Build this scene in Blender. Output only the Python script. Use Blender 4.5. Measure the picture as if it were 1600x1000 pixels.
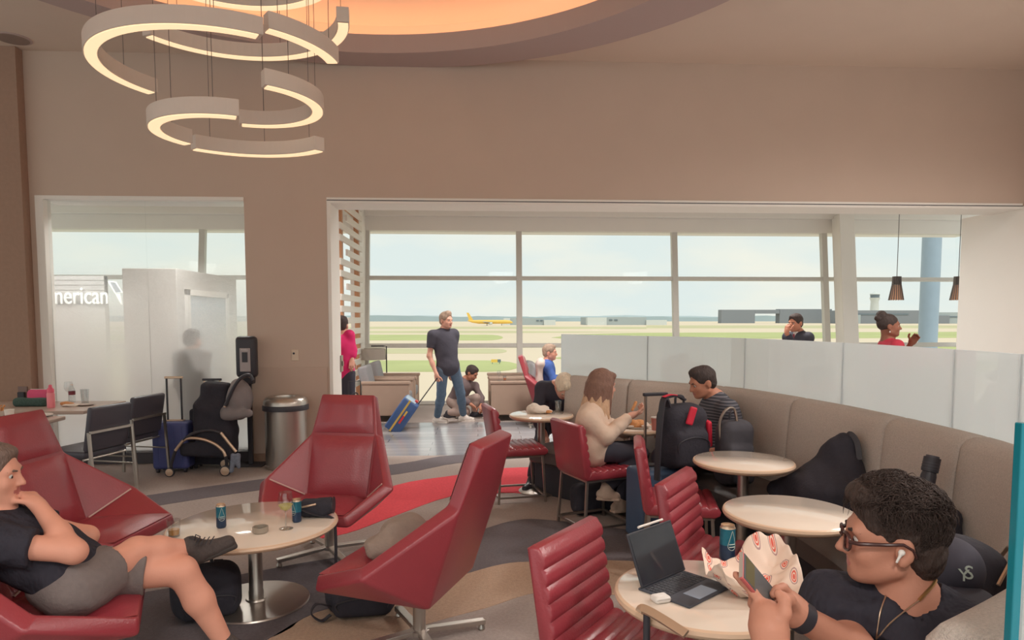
import bpy, bmesh, math, random
import numpy as np
from mathutils import Vector, Matrix, Euler
random.seed(7)
RNG = np.random.default_rng(5)
scene = bpy.context.scene
for o in list(bpy.data.objects):
    bpy.data.objects.remove(o)
COL = scene.collection

# ------------------------------------------------------------------ camera
F = 1060.0
CY = 571.0
CAMH = 1.65
YAW = math.radians(2.9)
PIT = math.radians(4.0)
cam_d = bpy.data.cameras.new('camera')
cam_d.sensor_width = 36.0
cam_d.lens = F / 1600 * 36
cam_d.shift_y = 71 / 1600
cam_d.clip_start = 0.05
cam_d.clip_end = 9000
cam = bpy.data.objects.new('camera', cam_d)
cam.location = (0, 0, CAMH)
cam.rotation_euler = (math.pi / 2 - PIT, 0, -YAW)
COL.objects.link(cam)
scene.camera = cam

# ------------------------------------------------------------------ view
vs = scene.view_settings
vs.view_transform = 'Standard'
vs.look = 'None'
vs.gamma = 1.0
vs.use_curve_mapping = False
vs.exposure = 0.34

# ------------------------------------------------------------------ sky
world = bpy.data.worlds.new('sky')
scene.world = world
world.use_nodes = True
wn = world.node_tree
wn.nodes.clear()
w_out = wn.nodes.new('ShaderNodeOutputWorld')
w_bg = wn.nodes.new('ShaderNodeBackground')
w_tc = wn.nodes.new('ShaderNodeTexCoord')
w_map = wn.nodes.new('ShaderNodeMapping')
w_map.inputs['Scale'].default_value = (1.0, 1.0, 3.2)
w_noise = wn.nodes.new('ShaderNodeTexNoise')
w_noise.inputs['Scale'].default_value = 3.0
w_noise.inputs['Detail'].default_value = 6
w_noise.inputs['Roughness'].default_value = 0.55
w_ramp = wn.nodes.new('ShaderNodeValToRGB')
w_ramp.color_ramp.elements[0].position = 0.42
w_ramp.color_ramp.elements[0].color = (0.60, 0.655, 0.64, 1)
w_ramp.color_ramp.elements[1].position = 0.66
w_ramp.color_ramp.elements[1].color = (0.72, 0.70, 0.62, 1)
wn.links.new(w_tc.outputs['Generated'], w_map.inputs['Vector'])
wn.links.new(w_map.outputs['Vector'], w_noise.inputs['Vector'])
wn.links.new(w_noise.outputs['Fac'], w_ramp.inputs['Fac'])
wn.links.new(w_ramp.outputs['Color'], w_bg.inputs['Color'])
wn.links.new(w_bg.outputs['Background'], w_out.inputs['Surface'])
w_bg.inputs['Strength'].default_value = 1.06

sun_d = bpy.data.lights.new('sun', 'SUN')
sun_d.energy = 1.4
sun_d.angle = math.radians(12)
sun_d.color = (1.0, 0.95, 0.85)
sun = bpy.data.objects.new('sun', sun_d)
sun.rotation_euler = (math.radians(28), math.radians(12), 0)
COL.objects.link(sun)


def area_light(name, loc, size, power, color, rot=(0, 0, 0)):
    d = bpy.data.lights.new(name, 'AREA')
    d.shape = 'DISK'
    d.size = size
    d.energy = power
    d.color = color
    o = bpy.data.objects.new(name, d)
    o.location = loc
    o.rotation_euler = rot
    COL.objects.link(o)
    return o


def spot_lamp(loc, power, color):  # spot for the added, unseen fill lamps
    d = bpy.data.lights.new('fill_spot', 'SPOT')
    d.energy = power
    d.color = color
    d.spot_size = math.radians(160)
    d.spot_blend = 1.0
    d.shadow_soft_size = 0.30
    o = bpy.data.objects.new('fill_spot', d)
    o.location = loc
    COL.objects.link(o)
    return o


# ------------------------------------------------------------------ pixel -> place helpers (1600x1000 frame)
_cy, _sy, _cp, _sp = math.cos(YAW), math.sin(YAW), math.cos(PIT), math.sin(PIT)
_R = np.array([_cy, -_sy, 0]); _F = np.array([_sy * _cp, _cy * _cp, -_sp]); _U = np.array([_sy * _sp, _cy * _sp, _cp])
_C = np.array([0, 0, CAMH])


def P(px, py, z=0.0):
    d = _F + _R * (px - 800) / F - _U * (py - CY) / F
    return Vector(_C + d * ((z - CAMH) / d[2]))


def PY(px, py, y):
    d = _F + _R * (px - 800) / F - _U * (py - CY) / F
    return Vector(_C + d * (y / d[1]))


# ------------------------------------------------------------------ materials
def lin(c):
    c = c / 255.0
    return c / 12.92 if c <= 0.04045 else ((c + 0.055) / 1.055) ** 2.4


def rgb(r, g, b, e=1.0):
    return tuple(min(0.9, lin(v) / e) for v in (r, g, b)) + (1,)


MATS = {}


def mat(name, color, rough=0.6, metal=0.0, spec=0.5, noise=0.0, nscale=8.0, bump=0.0, bscale=60.0, coat=0.0,
        emit=None, estr=0.0, trans=0.0, ior=1.45, alpha=1.0, stretch=None, sheen=0.0, bdist=0.01):
    if name in MATS:
        return MATS[name]
    m = bpy.data.materials.new(name)
    m.use_nodes = True
    nt = m.node_tree
    b = nt.nodes['Principled BSDF']
    b.inputs['Base Color'].default_value = color
    b.inputs['Roughness'].default_value = rough
    b.inputs['Metallic'].default_value = metal
    b.inputs['Specular IOR Level'].default_value = spec
    b.inputs['Coat Weight'].default_value = coat
    b.inputs['Transmission Weight'].default_value = trans
    b.inputs['IOR'].default_value = ior
    b.inputs['Alpha'].default_value = alpha
    if sheen:
        b.inputs['Sheen Weight'].default_value = sheen
    if emit:
        b.inputs['Emission Color'].default_value = emit
        b.inputs['Emission Strength'].default_value = estr
    if noise or bump:
        tc = nt.nodes.new('ShaderNodeTexCoord')
        src = tc.outputs['Object']
        if stretch:
            mp = nt.nodes.new('ShaderNodeMapping')
            mp.inputs['Scale'].default_value = stretch
            nt.links.new(src, mp.inputs['Vector'])
            src = mp.outputs['Vector']
    if noise:
        n = nt.nodes.new('ShaderNodeTexNoise')
        n.inputs['Scale'].default_value = nscale
        n.inputs['Detail'].default_value = 5
        nt.links.new(src, n.inputs['Vector'])
        mx = nt.nodes.new('ShaderNodeMix')
        mx.data_type = 'RGBA'
        mx.inputs[6].default_value = tuple(max(0, c * (1 - noise)) for c in color[:3]) + (1,)
        mx.inputs[7].default_value = tuple(min(1, c * (1 + noise)) for c in color[:3]) + (1,)
        nt.links.new(n.outputs['Fac'], mx.inputs[0])
        nt.links.new(mx.outputs[2], b.inputs['Base Color'])
    if bump:
        n2 = nt.nodes.new('ShaderNodeTexNoise')
        n2.inputs['Scale'].default_value = bscale
        n2.inputs['Detail'].default_value = 3
        nt.links.new(src, n2.inputs['Vector'])
        bp = nt.nodes.new('ShaderNodeBump')
        bp.inputs['Strength'].default_value = bump
        bp.inputs['Distance'].default_value = bdist
        nt.links.new(n2.outputs['Fac'], bp.inputs['Height'])
        nt.links.new(bp.outputs['Normal'], b.inputs['Normal'])
    MATS[name] = m
    return m


def glass_mat(name, tint=(1, 1, 1, 1), gloss=0.08, rough=0.02):
    """thin clear pane: mostly see-through with a little mirror"""
    if name in MATS:
        return MATS[name]
    m = bpy.data.materials.new(name)
    m.use_nodes = True
    nt = m.node_tree
    nt.nodes.clear()
    out = nt.nodes.new('ShaderNodeOutputMaterial')
    tr = nt.nodes.new('ShaderNodeBsdfTransparent')
    tr.inputs['Color'].default_value = tint
    gl = nt.nodes.new('ShaderNodeBsdfGlossy')
    gl.inputs['Roughness'].default_value = rough
    mx = nt.nodes.new('ShaderNodeMixShader')
    mx.inputs[0].default_value = gloss
    nt.links.new(tr.outputs[0], mx.inputs[1])
    nt.links.new(gl.outputs[0], mx.inputs[2])
    nt.links.new(mx.outputs[0], out.inputs[0])
    MATS[name] = m
    return m


# ------------------------------------------------------------------ tags
def tag(o, label=None, cat=None, group=None, kind=None):
    if label:
        o['label'] = label
    if cat:
        o['category'] = cat
    if group:
        o['group'] = group
    if kind:
        o['kind'] = kind
    return o


def thing(name, label, cat, loc=(0, 0, 0), rz=0.0, group=None):
    o = bpy.data.objects.new(name, None)
    o.empty_display_size = 0.1
    o.location = loc
    o.rotation_euler = (0, 0, rz)
    COL.objects.link(o)
    return tag(o, label, cat, group)


def obj_from(name, me, m, parent=None):
    o = bpy.data.objects.new(name, me)
    if m is not None:
        for mm in (m if isinstance(m, (list, tuple)) else [m]):
            me.materials.append(mm)
    COL.objects.link(o)
    if parent is not None:
        o.parent = parent
    return o


def copy_tree(o, parent=None):
    c = o.copy()
    COL.objects.link(c)
    if parent is not None:
        c.parent = parent
    for ch in list(o.children):
        copy_tree(ch, c)
    return c


# ------------------------------------------------------------------ mesh builder
def basis(d):
    d = Vector(d).normalized()
    up = Vector((0, 0, 1)) if abs(d.z) < 0.95 else Vector((1, 0, 0))
    u = d.cross(up).normalized()
    v = u.cross(d).normalized()
    return u, v, d


class MB:
    def __init__(self):
        self.v = []
        self.f = []
        self.mi = []
        self.cur = 0

    def add(self, vs, fs):
        n = len(self.v)
        self.v += [tuple(p) for p in vs]
        self.f += [tuple(i + n for i in f) for f in fs]
        self.mi += [self.cur] * len(fs)
        return self

    def box(self, c, s, rz=0.0, M=None, taper=(1, 1)):
        vs = []
        for sz in (-1, 1):
            tx, ty = (taper if sz > 0 else (1, 1))
            for sx, sy in ((-1, -1), (1, -1), (1, 1), (-1, 1)):
                vs.append(Vector((sx * s[0] / 2 * tx, sy * s[1] / 2 * ty, sz * s[2] / 2)))
        if M is None:
            M = Matrix.Rotation(rz, 3, 'Z')
        vs = [M @ p + Vector(c) for p in vs]
        return self.add(vs, [(3, 2, 1, 0), (4, 5, 6, 7), (0, 1, 5, 4), (1, 2, 6, 5), (2, 3, 7, 6), (3, 0, 4, 7)])

    def box2(self, a, b):
        a, b = Vector(a), Vector(b)
        return self.box((a + b) / 2, (abs(b.x - a.x), abs(b.y - a.y), abs(b.z - a.z)))

    def tube(self, pts, r, n=10, closed=False, cap=True, sq=None):
        """round tube along a polyline; r number or list; sq=(w,h) makes a rectangular section"""
        pts = [Vector(p) for p in pts]
        m = len(pts)
        rs = r if isinstance(r, (list, tuple)) else [r] * m
        prev_u = None
        rings = []
        for i, p in enumerate(pts):
            if closed:
                d = (pts[(i + 1) % m] - pts[i - 1])
            else:
                d = pts[min(i + 1, m - 1)] - pts[max(i - 1, 0)]
            if d.length < 1e-9:
                d = Vector((0, 0, 1))
            u, v, d = basis(d)
            if prev_u is not None:
                u = (prev_u - d * prev_u.dot(d))
                if u.length < 1e-6:
                    u = basis(d)[0]
                u.normalize()
                v = d.cross(u) * -1
                v = u.cross(d)
            prev_u = u
            if sq:
                cs = [(-sq[0] / 2, -sq[1] / 2), (sq[0] / 2, -sq[1] / 2), (sq[0] / 2, sq[1] / 2), (-sq[0] / 2, sq[1] / 2)]
            else:
                cs = [(math.cos(2 * math.pi * k / n) * rs[i], math.sin(2 * math.pi * k / n) * rs[i]) for k in range(n)]
            rings.append([p + u * a + v * b for a, b in cs])
        k = len(rings[0])
        vs = [q for rg in rings for q in rg]
        fs = []
        for i in range(m if closed else m - 1):
            j = (i + 1) % m
            for a in range(k):
                b = (a + 1) % k
                fs.append((i * k + a, i * k + b, j * k + b, j * k + a))
        if cap and not closed:
            fs.append(tuple(range(k))[::-1])
            fs.append(tuple((m - 1) * k + a for a in range(k)))
        return self.add(vs, fs)

    def lathe(self, prof, c=(0, 0, 0), n=32, sx=1.0, sy=1.0, M=None):
        """prof: list of (r, z) from bottom to top"""
        vs, fs = [], []
        c = Vector(c)
        m = len(prof)
        for r, z in prof:
            for k in range(n):
                a = 2 * math.pi * k / n
                p = Vector((r * math.cos(a) * sx, r * math.sin(a) * sy, z))
                if M is not None:
                    p = M @ p
                vs.append(p + c)
        for i in range(m - 1):
            for k in range(n):
                b = (k + 1) % n
                fs.append((i * n + k, i * n + b, (i + 1) * n + b, (i + 1) * n + k))
        if prof[0][0] > 1e-5:
            fs.append(tuple(range(n))[::-1])
        if prof[-1][0] > 1e-5:
            fs.append(tuple((m - 1) * n + k for k in range(n)))
        return self.add(vs, fs)

    def prism(self, poly, z0, z1):
        """vertical prism over a plan polygon (ccw)"""
        n = len(poly)
        vs = [(p[0], p[1], z0) for p in poly] + [(p[0], p[1], z1) for p in poly]
        fs = [tuple(range(n))[::-1], tuple(range(n, 2 * n))]
        for i in range(n):
            j = (i + 1) % n
            fs.append((i, j, n + j, n + i))
        return self.add(vs, fs)

    def slab(self, quad, t):
        """thin solid on a planar polygon of 3-D points, thickness t along its normal"""
        q = [Vector(p) for p in quad]
        nrm = (q[1] - q[0]).cross(q[2] - q[0]).normalized() * t
        n = len(q)
        vs = q + [p + nrm for p in q]
        fs = [tuple(range(n))[::-1], tuple(range(n, 2 * n))]
        for i in range(n):
            j = (i + 1) % n
            fs.append((i, j, n + j, n + i))
        return self.add(vs, fs)

    def sphere(self, c, r, n=16, m=10):
        r = r if isinstance(r, (tuple, list)) else (r, r, r)
        prof = [(math.sin(math.pi * i / m), -math.cos(math.pi * i / m)) for i in range(m + 1)]
        vs, fs = [], []
        for a, z in prof:
            for k in range(n):
                t = 2 * math.pi * k / n
                vs.append((c[0] + a * math.cos(t) * r[0], c[1] + a * math.sin(t) * r[1], c[2] + z * r[2]))
        for i in range(m):
            for k in range(n):
                b = (k + 1) % n
                fs.append((i * n + k, i * n + b, (i + 1) * n + b, (i + 1) * n + k))
        return self.add(vs, fs)

    def mesh(self, name='m', smooth=False, bevel=0.0, seg=2, sub=0, solid=0.0, angle=35):
        me = bpy.data.meshes.new(name)
        me.from_pydata(self.v, [], self.f)
        me.polygons.foreach_set('material_index', self.mi)
        bm = bmesh.new()
        bm.from_mesh(me)
        bmesh.ops.remove_doubles(bm, verts=bm.verts, dist=1e-6)
        bmesh.ops.recalc_face_normals(bm, faces=bm.faces)
        if solid:
            bmesh.ops.solidify(bm, geom=bm.faces[:], thickness=solid)
            bmesh.ops.recalc_face_normals(bm, faces=bm.faces)
        if bevel:
            es = [e for e in bm.edges if len(e.link_faces) == 2 and e.calc_face_angle(0) > math.radians(angle)]
            bmesh.ops.bevel(bm, geom=es, offset=bevel, segments=seg, affect='EDGES', profile=0.5, clamp_overlap=True)
        bm.to_mesh(me)
        bm.free()
        if smooth:
            me.polygons.foreach_set('use_smooth', [True] * len(me.polygons))
            try:
                me.set_sharp_from_angle(angle=math.radians(40))
            except Exception:
                pass
        me.update()
        return me

    def build(self, name, m, parent=None, **kw):
        return obj_from(name, self.mesh(name, **kw), m, parent)


# ------------------------------------------------------------------ rounded solids by signed distance + surface nets
def rot_to(d, up=(0, 0, 1)):
    """3x3 whose columns are right, forward(d), up"""
    f = np.array(d, float); f /= np.linalg.norm(f)
    u = np.array(up, float)
    r = np.cross(f, u)
    if np.linalg.norm(r) < 1e-6:
        r = np.cross(f, np.array([1.0, 0, 0]))
    r /= np.linalg.norm(r)
    u = np.cross(r, f)
    return np.stack([r, f, u], 1)


def cap(a, b, ra, rb=None, k=0.02, op='u', tag_=0):
    return dict(t='cap', a=np.array(a, float), b=np.array(b, float), ra=ra, rb=ra if rb is None else rb, k=k, op=op, tag=tag_)


def cyl(a, b, ra, rb=None, k=0.012, op='u', flat=(1.0, 1.0), axis=None):
    """flat ended tapered cylinder"""
    return dict(t='cyl', a=np.array(a, float), b=np.array(b, float), ra=ra, rb=ra if rb is None else rb, k=k, op=op)


def ell(c, r, R=None, k=0.02, op='u'):
    return dict(t='ell', c=np.array(c, float), r=np.array(r, float), R=np.eye(3) if R is None else np.array(R, float), k=k, op=op)


def rbox(c, h, rd=0.02, R=None, k=0.015, op='u'):
    return dict(t='box', c=np.array(c, float), h=np.array(h, float), rd=rd, R=np.eye(3) if R is None else np.array(R, float), k=k, op=op)


def half(c, n, k=0.004):
    """keep only the side of the plane opposite to n"""
    n = np.array(n, float)
    return dict(t='half', c=np.array(c, float), n=n / np.linalg.norm(n), k=k, op='i')


def _bb(p):
    if p['t'] in ('cap', 'cyl'):
        r = max(p['ra'], p['rb'])
        return np.minimum(p['a'], p['b']) - r, np.maximum(p['a'], p['b']) + r
    if p['t'] == 'ell':
        r = p['r'].max()
        return p['c'] - r, p['c'] + r
    if p['t'] == 'box':
        e = np.abs(p['R']) @ p['h']
        return p['c'] - e, p['c'] + e
    return None


def _dist(p, X):
    if p['t'] == 'cap':
        ba = p['b'] - p['a']
        pa = X - p['a'].astype(np.float32)
        h = np.clip(pa @ ba.astype(np.float32) / max(1e-9, ba @ ba), 0, 1)
        return np.linalg.norm(pa - h[..., None] * ba.astype(np.float32), axis=-1) - (p['ra'] + (p['rb'] - p['ra']) * h)
    if p['t'] == 'cyl':
        ba = p['b'] - p['a']
        L = np.linalg.norm(ba); u = (ba / L).astype(np.float32)
        pa = X - p['a'].astype(np.float32)
        s = pa @ u
        rad = np.linalg.norm(pa - s[..., None] * u, axis=-1)
        h = np.clip(s / L, 0, 1)
        dr = rad - (p['ra'] + (p['rb'] - p['ra']) * h)
        da = np.abs(s - L / 2) - L / 2
        return np.minimum(np.maximum(dr, da), 0) + np.sqrt(np.maximum(dr, 0) ** 2 + np.maximum(da, 0) ** 2)
    if p['t'] == 'ell':
        q = (X - p['c'].astype(np.float32)) @ p['R'].astype(np.float32)
        r = p['r'].astype(np.float32)
        k0 = np.linalg.norm(q / r, axis=-1)
        k1 = np.linalg.norm(q / (r * r), axis=-1)
        return np.where(k1 > 1e-6, k0 * (k0 - 1) / np.maximum(k1, 1e-6), -r.min())
    if p['t'] == 'box':
        q = np.abs((X - p['c'].astype(np.float32)) @ p['R'].astype(np.float32)) - (p['h'] - p['rd']).astype(np.float32)
        return np.linalg.norm(np.maximum(q, 0), axis=-1) + np.minimum(q.max(-1), 0) - p['rd']
    if p['t'] == 'half':
        return (X - p['c'].astype(np.float32)) @ p['n'].astype(np.float32)


def wob(X, amp, freq, seed=0):
    """cheap smooth 3-D noise"""
    r = np.random.default_rng(seed)
    o = np.zeros(X.shape[:-1], np.float32)
    for i in range(5):
        k = r.normal(size=3); k = k / np.linalg.norm(k) * freq * (0.7 + 0.35 * i)
        o += np.sin(X @ k.astype(np.float32) + r.uniform(0, 6.28)) / (1 + 0.4 * i)
    return o * amp / 2.2


def sdf_mesh(prims, h=0.01, noise=None, regions=None, name='m'):
    """prims in order -> quad mesh. noise: (amp, freq, seed) or list. regions: [(centre, radii, R, index)] material by place"""
    los, his = [], []
    for p in prims:
        if p['op'] == 'u':
            b = _bb(p)
            los.append(b[0]); his.append(b[1])
    lo = np.min(los, 0) - 3 * h - 0.01
    hi = np.max(his, 0) + 3 * h + 0.01
    n = np.ceil((hi - lo) / h).astype(int) + 1
    ax = [(lo[i] + h * np.arange(n[i])).astype(np.float32) for i in range(3)]
    D = np.full(n, 0.25, np.float32)
    for p in prims:
        b = _bb(p)
        if b is None:
            sl = [slice(0, n[i]) for i in range(3)]
        else:
            mg = max(0.03, 2 * p['k'] + 2 * h)
            i0 = np.clip(np.floor((b[0] - mg - lo) / h).astype(int), 0, n)
            i1 = np.clip(np.ceil((b[1] + mg - lo) / h).astype(int) + 1, 0, n)
            if (i1 <= i0).any():
                continue
            sl = [slice(i0[i], i1[i]) for i in range(3)]
        X = np.stack(np.meshgrid(ax[0][sl[0]], ax[1][sl[1]], ax[2][sl[2]], indexing='ij'), -1)
        d = _dist(p, X).astype(np.float32)
        cur = D[sl[0], sl[1], sl[2]]
        k = max(p['k'], 1e-4)
        if p['op'] == 'u':
            t = np.maximum(k - np.abs(cur - d), 0) / k
            D[sl[0], sl[1], sl[2]] = np.minimum(cur, d) - t * t * k * 0.25
        elif p['op'] == 's':
            t = np.maximum(k - np.abs(cur + d), 0) / k
            D[sl[0], sl[1], sl[2]] = np.maximum(cur, -d) + t * t * k * 0.25
        else:
            t = np.maximum(k - np.abs(cur - d), 0) / k
            D[sl[0], sl[1], sl[2]] = np.maximum(cur, d) + t * t * k * 0.25
    if noise:
        X = np.stack(np.meshgrid(*ax, indexing='ij'), -1)
        for a, f, s in (noise if isinstance(noise, list) else [noise]):
            D += wob(X, a, f, s)
        del X
    S = D < 0
    c = np.zeros(np.array(n) - 1, np.int8)
    for dx in (0, 1):
        for dy in (0, 1):
            for dz in (0, 1):
                c += S[dx:n[0] - 1 + dx, dy:n[1] - 1 + dy, dz:n[2] - 1 + dz]
    act = (c > 0) & (c < 8)
    idx = np.full(act.shape, -1, np.int32)
    I = np.argwhere(act)
    idx[act] = np.arange(len(I))
    acc = np.zeros((len(I), 3)); cnt = np.zeros(len(I))
    corners = [(x, y, z) for x in (0, 1) for y in (0, 1) for z in (0, 1)]
    val = {q: D[I[:, 0] + q[0], I[:, 1] + q[1], I[:, 2] + q[2]] for q in corners}
    for q in corners:
        for a in range(3):
            if q[a] == 0:
                r = list(q); r[a] = 1; r = tuple(r)
                v0, v1 = val[q], val[r]
                m = (v0 < 0) != (v1 < 0)
                t = np.where(m, v0 / np.where(m, v0 - v1, 1), 0)
                pt = np.tile(np.array(q, float), (len(I), 1))
                pt[:, a] = t
                acc[m] += pt[m]; cnt[m] += 1
    V = lo + h * (I + acc / np.maximum(cnt, 1)[:, None])
    quads = []
    for a in range(3):
        b, cc = (a + 1) % 3, (a + 2) % 3
        s0 = [slice(0, n[i]) for i in range(3)]; s1 = list(s0)
        s0[a] = slice(0, n[a] - 1); s1[a] = slice(1, n[a])
        E0, E1 = S[tuple(s0)], S[tuple(s1)]
        e = np.argwhere(E0 != E1)
        e = e[(e[:, b] > 0) & (e[:, cc] > 0) & (e[:, b] < n[b] - 1) & (e[:, cc] < n[cc] - 1)]
        fl = E0[e[:, 0], e[:, 1], e[:, 2]]
        def at(db, dc):
            j = e.copy(); j[:, b] += db; j[:, cc] += dc
            return idx[j[:, 0], j[:, 1], j[:, 2]]
        q = np.stack([at(-1, -1), at(0, -1), at(0, 0), at(-1, 0)], 1)
        q[~fl] = q[~fl][:, ::-1]
        quads.append(q)
    Q = np.concatenate(quads)
    Q = Q[(Q >= 0).all(1)]
    me = bpy.data.meshes.new(name)
    me.vertices.add(len(V)); me.vertices.foreach_set('co', V.astype(np.float32).ravel())
    me.loops.add(len(Q) * 4); me.loops.foreach_set('vertex_index', Q.astype(np.int32).ravel())
    me.polygons.add(len(Q))
    me.polygons.foreach_set('loop_start', np.arange(0, len(Q) * 4, 4, dtype=np.int32))
    me.polygons.foreach_set('loop_total', np.full(len(Q), 4, np.int32))
    me.polygons.foreach_set('use_smooth', np.ones(len(Q), bool))
    if regions:
        ctr = V[Q].mean(1)
        mi = np.zeros(len(Q), np.int32)
        for cen, rad, R, ix in regions:
            q = (ctr - np.array(cen)) @ (np.eye(3) if R is None else np.array(R)) / np.array(rad)
            mi[(q * q).sum(1) < 1] = ix
        me.polygons.foreach_set('material_index', mi)
    me.update(calc_edges=True)
    me.validate()
    return me


def blob(name, prims, m, parent=None, h=0.01, noise=None, regions=None):
    return obj_from(name, sdf_mesh(prims, h, noise, regions, name), m, parent)


def smooth_path(pts, n=8, closed=False):
    """Catmull-Rom through points"""
    pts = [Vector(p) for p in pts]
    out = []
    m = len(pts)
    for i in range(m if closed else m - 1):
        p0 = pts[(i - 1) % m] if (closed or i > 0) else pts[0] * 2 - pts[1]
        p1, p2 = pts[i], pts[(i + 1) % m]
        p3 = pts[(i + 2) % m] if (closed or i + 2 < m) else p2 * 2 - p1
        for k in range(n):
            t = k / n
            out.append(0.5 * ((2 * p1) + (p2 - p0) * t + (2 * p0 - 5 * p1 + 4 * p2 - p3) * t * t + (3 * p1 - p0 - 3 * p2 + p3) * t ** 3))
    if not closed:
        out.append(pts[-1])
    return out


def text_mesh(name, body, size, m, parent=None, extrude=0.002, loc=(0, 0, 0), rot=(0, 0, 0), align='CENTER', shear=0.0):
    cu = bpy.data.curves.new(name, 'FONT')
    cu.body = body
    cu.size = size
    cu.extrude = extrude
    cu.align_x = align
    cu.align_y = 'CENTER'
    cu.shear = shear
    cu.resolution_u = 3
    tmp = bpy.data.objects.new(name + '_tmp', cu)
    COL.objects.link(tmp)
    dg = bpy.context.evaluated_depsgraph_get()
    me = bpy.data.meshes.new_from_object(tmp.evaluated_get(dg))
    bpy.data.objects.remove(tmp)
    bpy.data.curves.remove(cu)
    me.name = name
    me.materials.clear()
    o = obj_from(name, me, m, parent)
    o.location = loc
    o.rotation_euler = rot
    return o
# ================================================================== materials of the setting
E0 = 0.62
M_carpet = mat('carpet_grey', rgb(132, 122, 117, 0.55), 0.95, spec=0.1, noise=0.22, nscale=55, bump=0.6, bscale=260)
M_carpet_dark = mat('carpet_charcoal', rgb(88, 83, 86, 0.55), 0.95, spec=0.1, noise=0.25, nscale=60, bump=0.6, bscale=260)
M_carpet_tan = mat('carpet_tan', rgb(146, 125, 109, 0.55), 0.95, spec=0.1, noise=0.22, nscale=60, bump=0.6, bscale=260)
M_carpet_red = mat('carpet_red', rgb(196, 74, 82, 0.6), 0.95, spec=0.1, noise=0.22, nscale=45, bump=0.6, bscale=260)
M_wall = mat('wall_paint_taupe', rgb(164, 147, 135, E0), 0.75, spec=0.2, noise=0.04, nscale=2.5)
M_wall_low = mat('wall_panel_rose_taupe', rgb(160, 142, 130, E0), 0.6, spec=0.25, noise=0.04, nscale=3)
M_wall_left = mat('wall_covering_brown', rgb(132, 108, 94, E0), 0.8, spec=0.2, noise=0.10, nscale=26, bump=0.15, bscale=90)
M_white = mat('white_paint', rgb(216, 212, 206, 0.8), 0.5, noise=0.02, nscale=3)
M_ceil = mat('ceiling_paint', rgb(176, 162, 150, E0), 0.8, spec=0.1, noise=0.03, nscale=2)
M_ring = mat('ceiling_ring_paint', rgb(150, 134, 130, E0), 0.7, spec=0.2)
M_dome = mat('dome_paint', rgb(214, 184, 160, E0), 0.8, spec=0.1)
M_alu = mat('window_aluminium', rgb(190, 187, 181, 0.8), 0.45)
M_plinth = mat('black_plinth', rgb(62, 58, 62, E0), 0.5)
M_pane = glass_mat('clear_pane', (0.97, 0.985, 0.98, 1), 0.004, 0.01)
M_glow = mat('cove_led_warm', (1, 0.5, 0.22, 1), 0.5, emit=(1.0, 0.46, 0.29, 1), estr=4.2)
M_lampglow = mat('lamp_diffuser_warm', (0.9, 0.75, 0.5, 1), 0.5, emit=(1.0, 0.70, 0.42, 1), estr=0.72)


def tile_mat():
    m = bpy.data.materials.new('walkway_plank_tile')
    m.use_nodes = True
    nt = m.node_tree
    b = nt.nodes['Principled BSDF']
    tc = nt.nodes.new('ShaderNodeTexCoord')
    br = nt.nodes.new('ShaderNodeTexBrick')
    br.inputs['Color1'].default_value = rgb(140, 138, 140, 0.7)
    br.inputs['Color2'].default_value = rgb(120, 120, 124, 0.7)
    br.inputs['Mortar'].default_value = rgb(92, 90, 92, 0.7)
    br.inputs['Scale'].default_value = 1.0
    br.inputs['Mortar Size'].default_value = 0.004
    br.inputs['Brick Width'].default_value = 1.2
    br.inputs['Row Height'].default_value = 0.2
    nt.links.new(tc.outputs['Object'], br.inputs['Vector'])
    nt.links.new(br.outputs['Color'], b.inputs['Base Color'])
    b.inputs['Roughness'].default_value = 0.16
    b.inputs['Specular IOR Level'].default_value = 0.7
    return m


M_tile = tile_mat()


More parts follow.
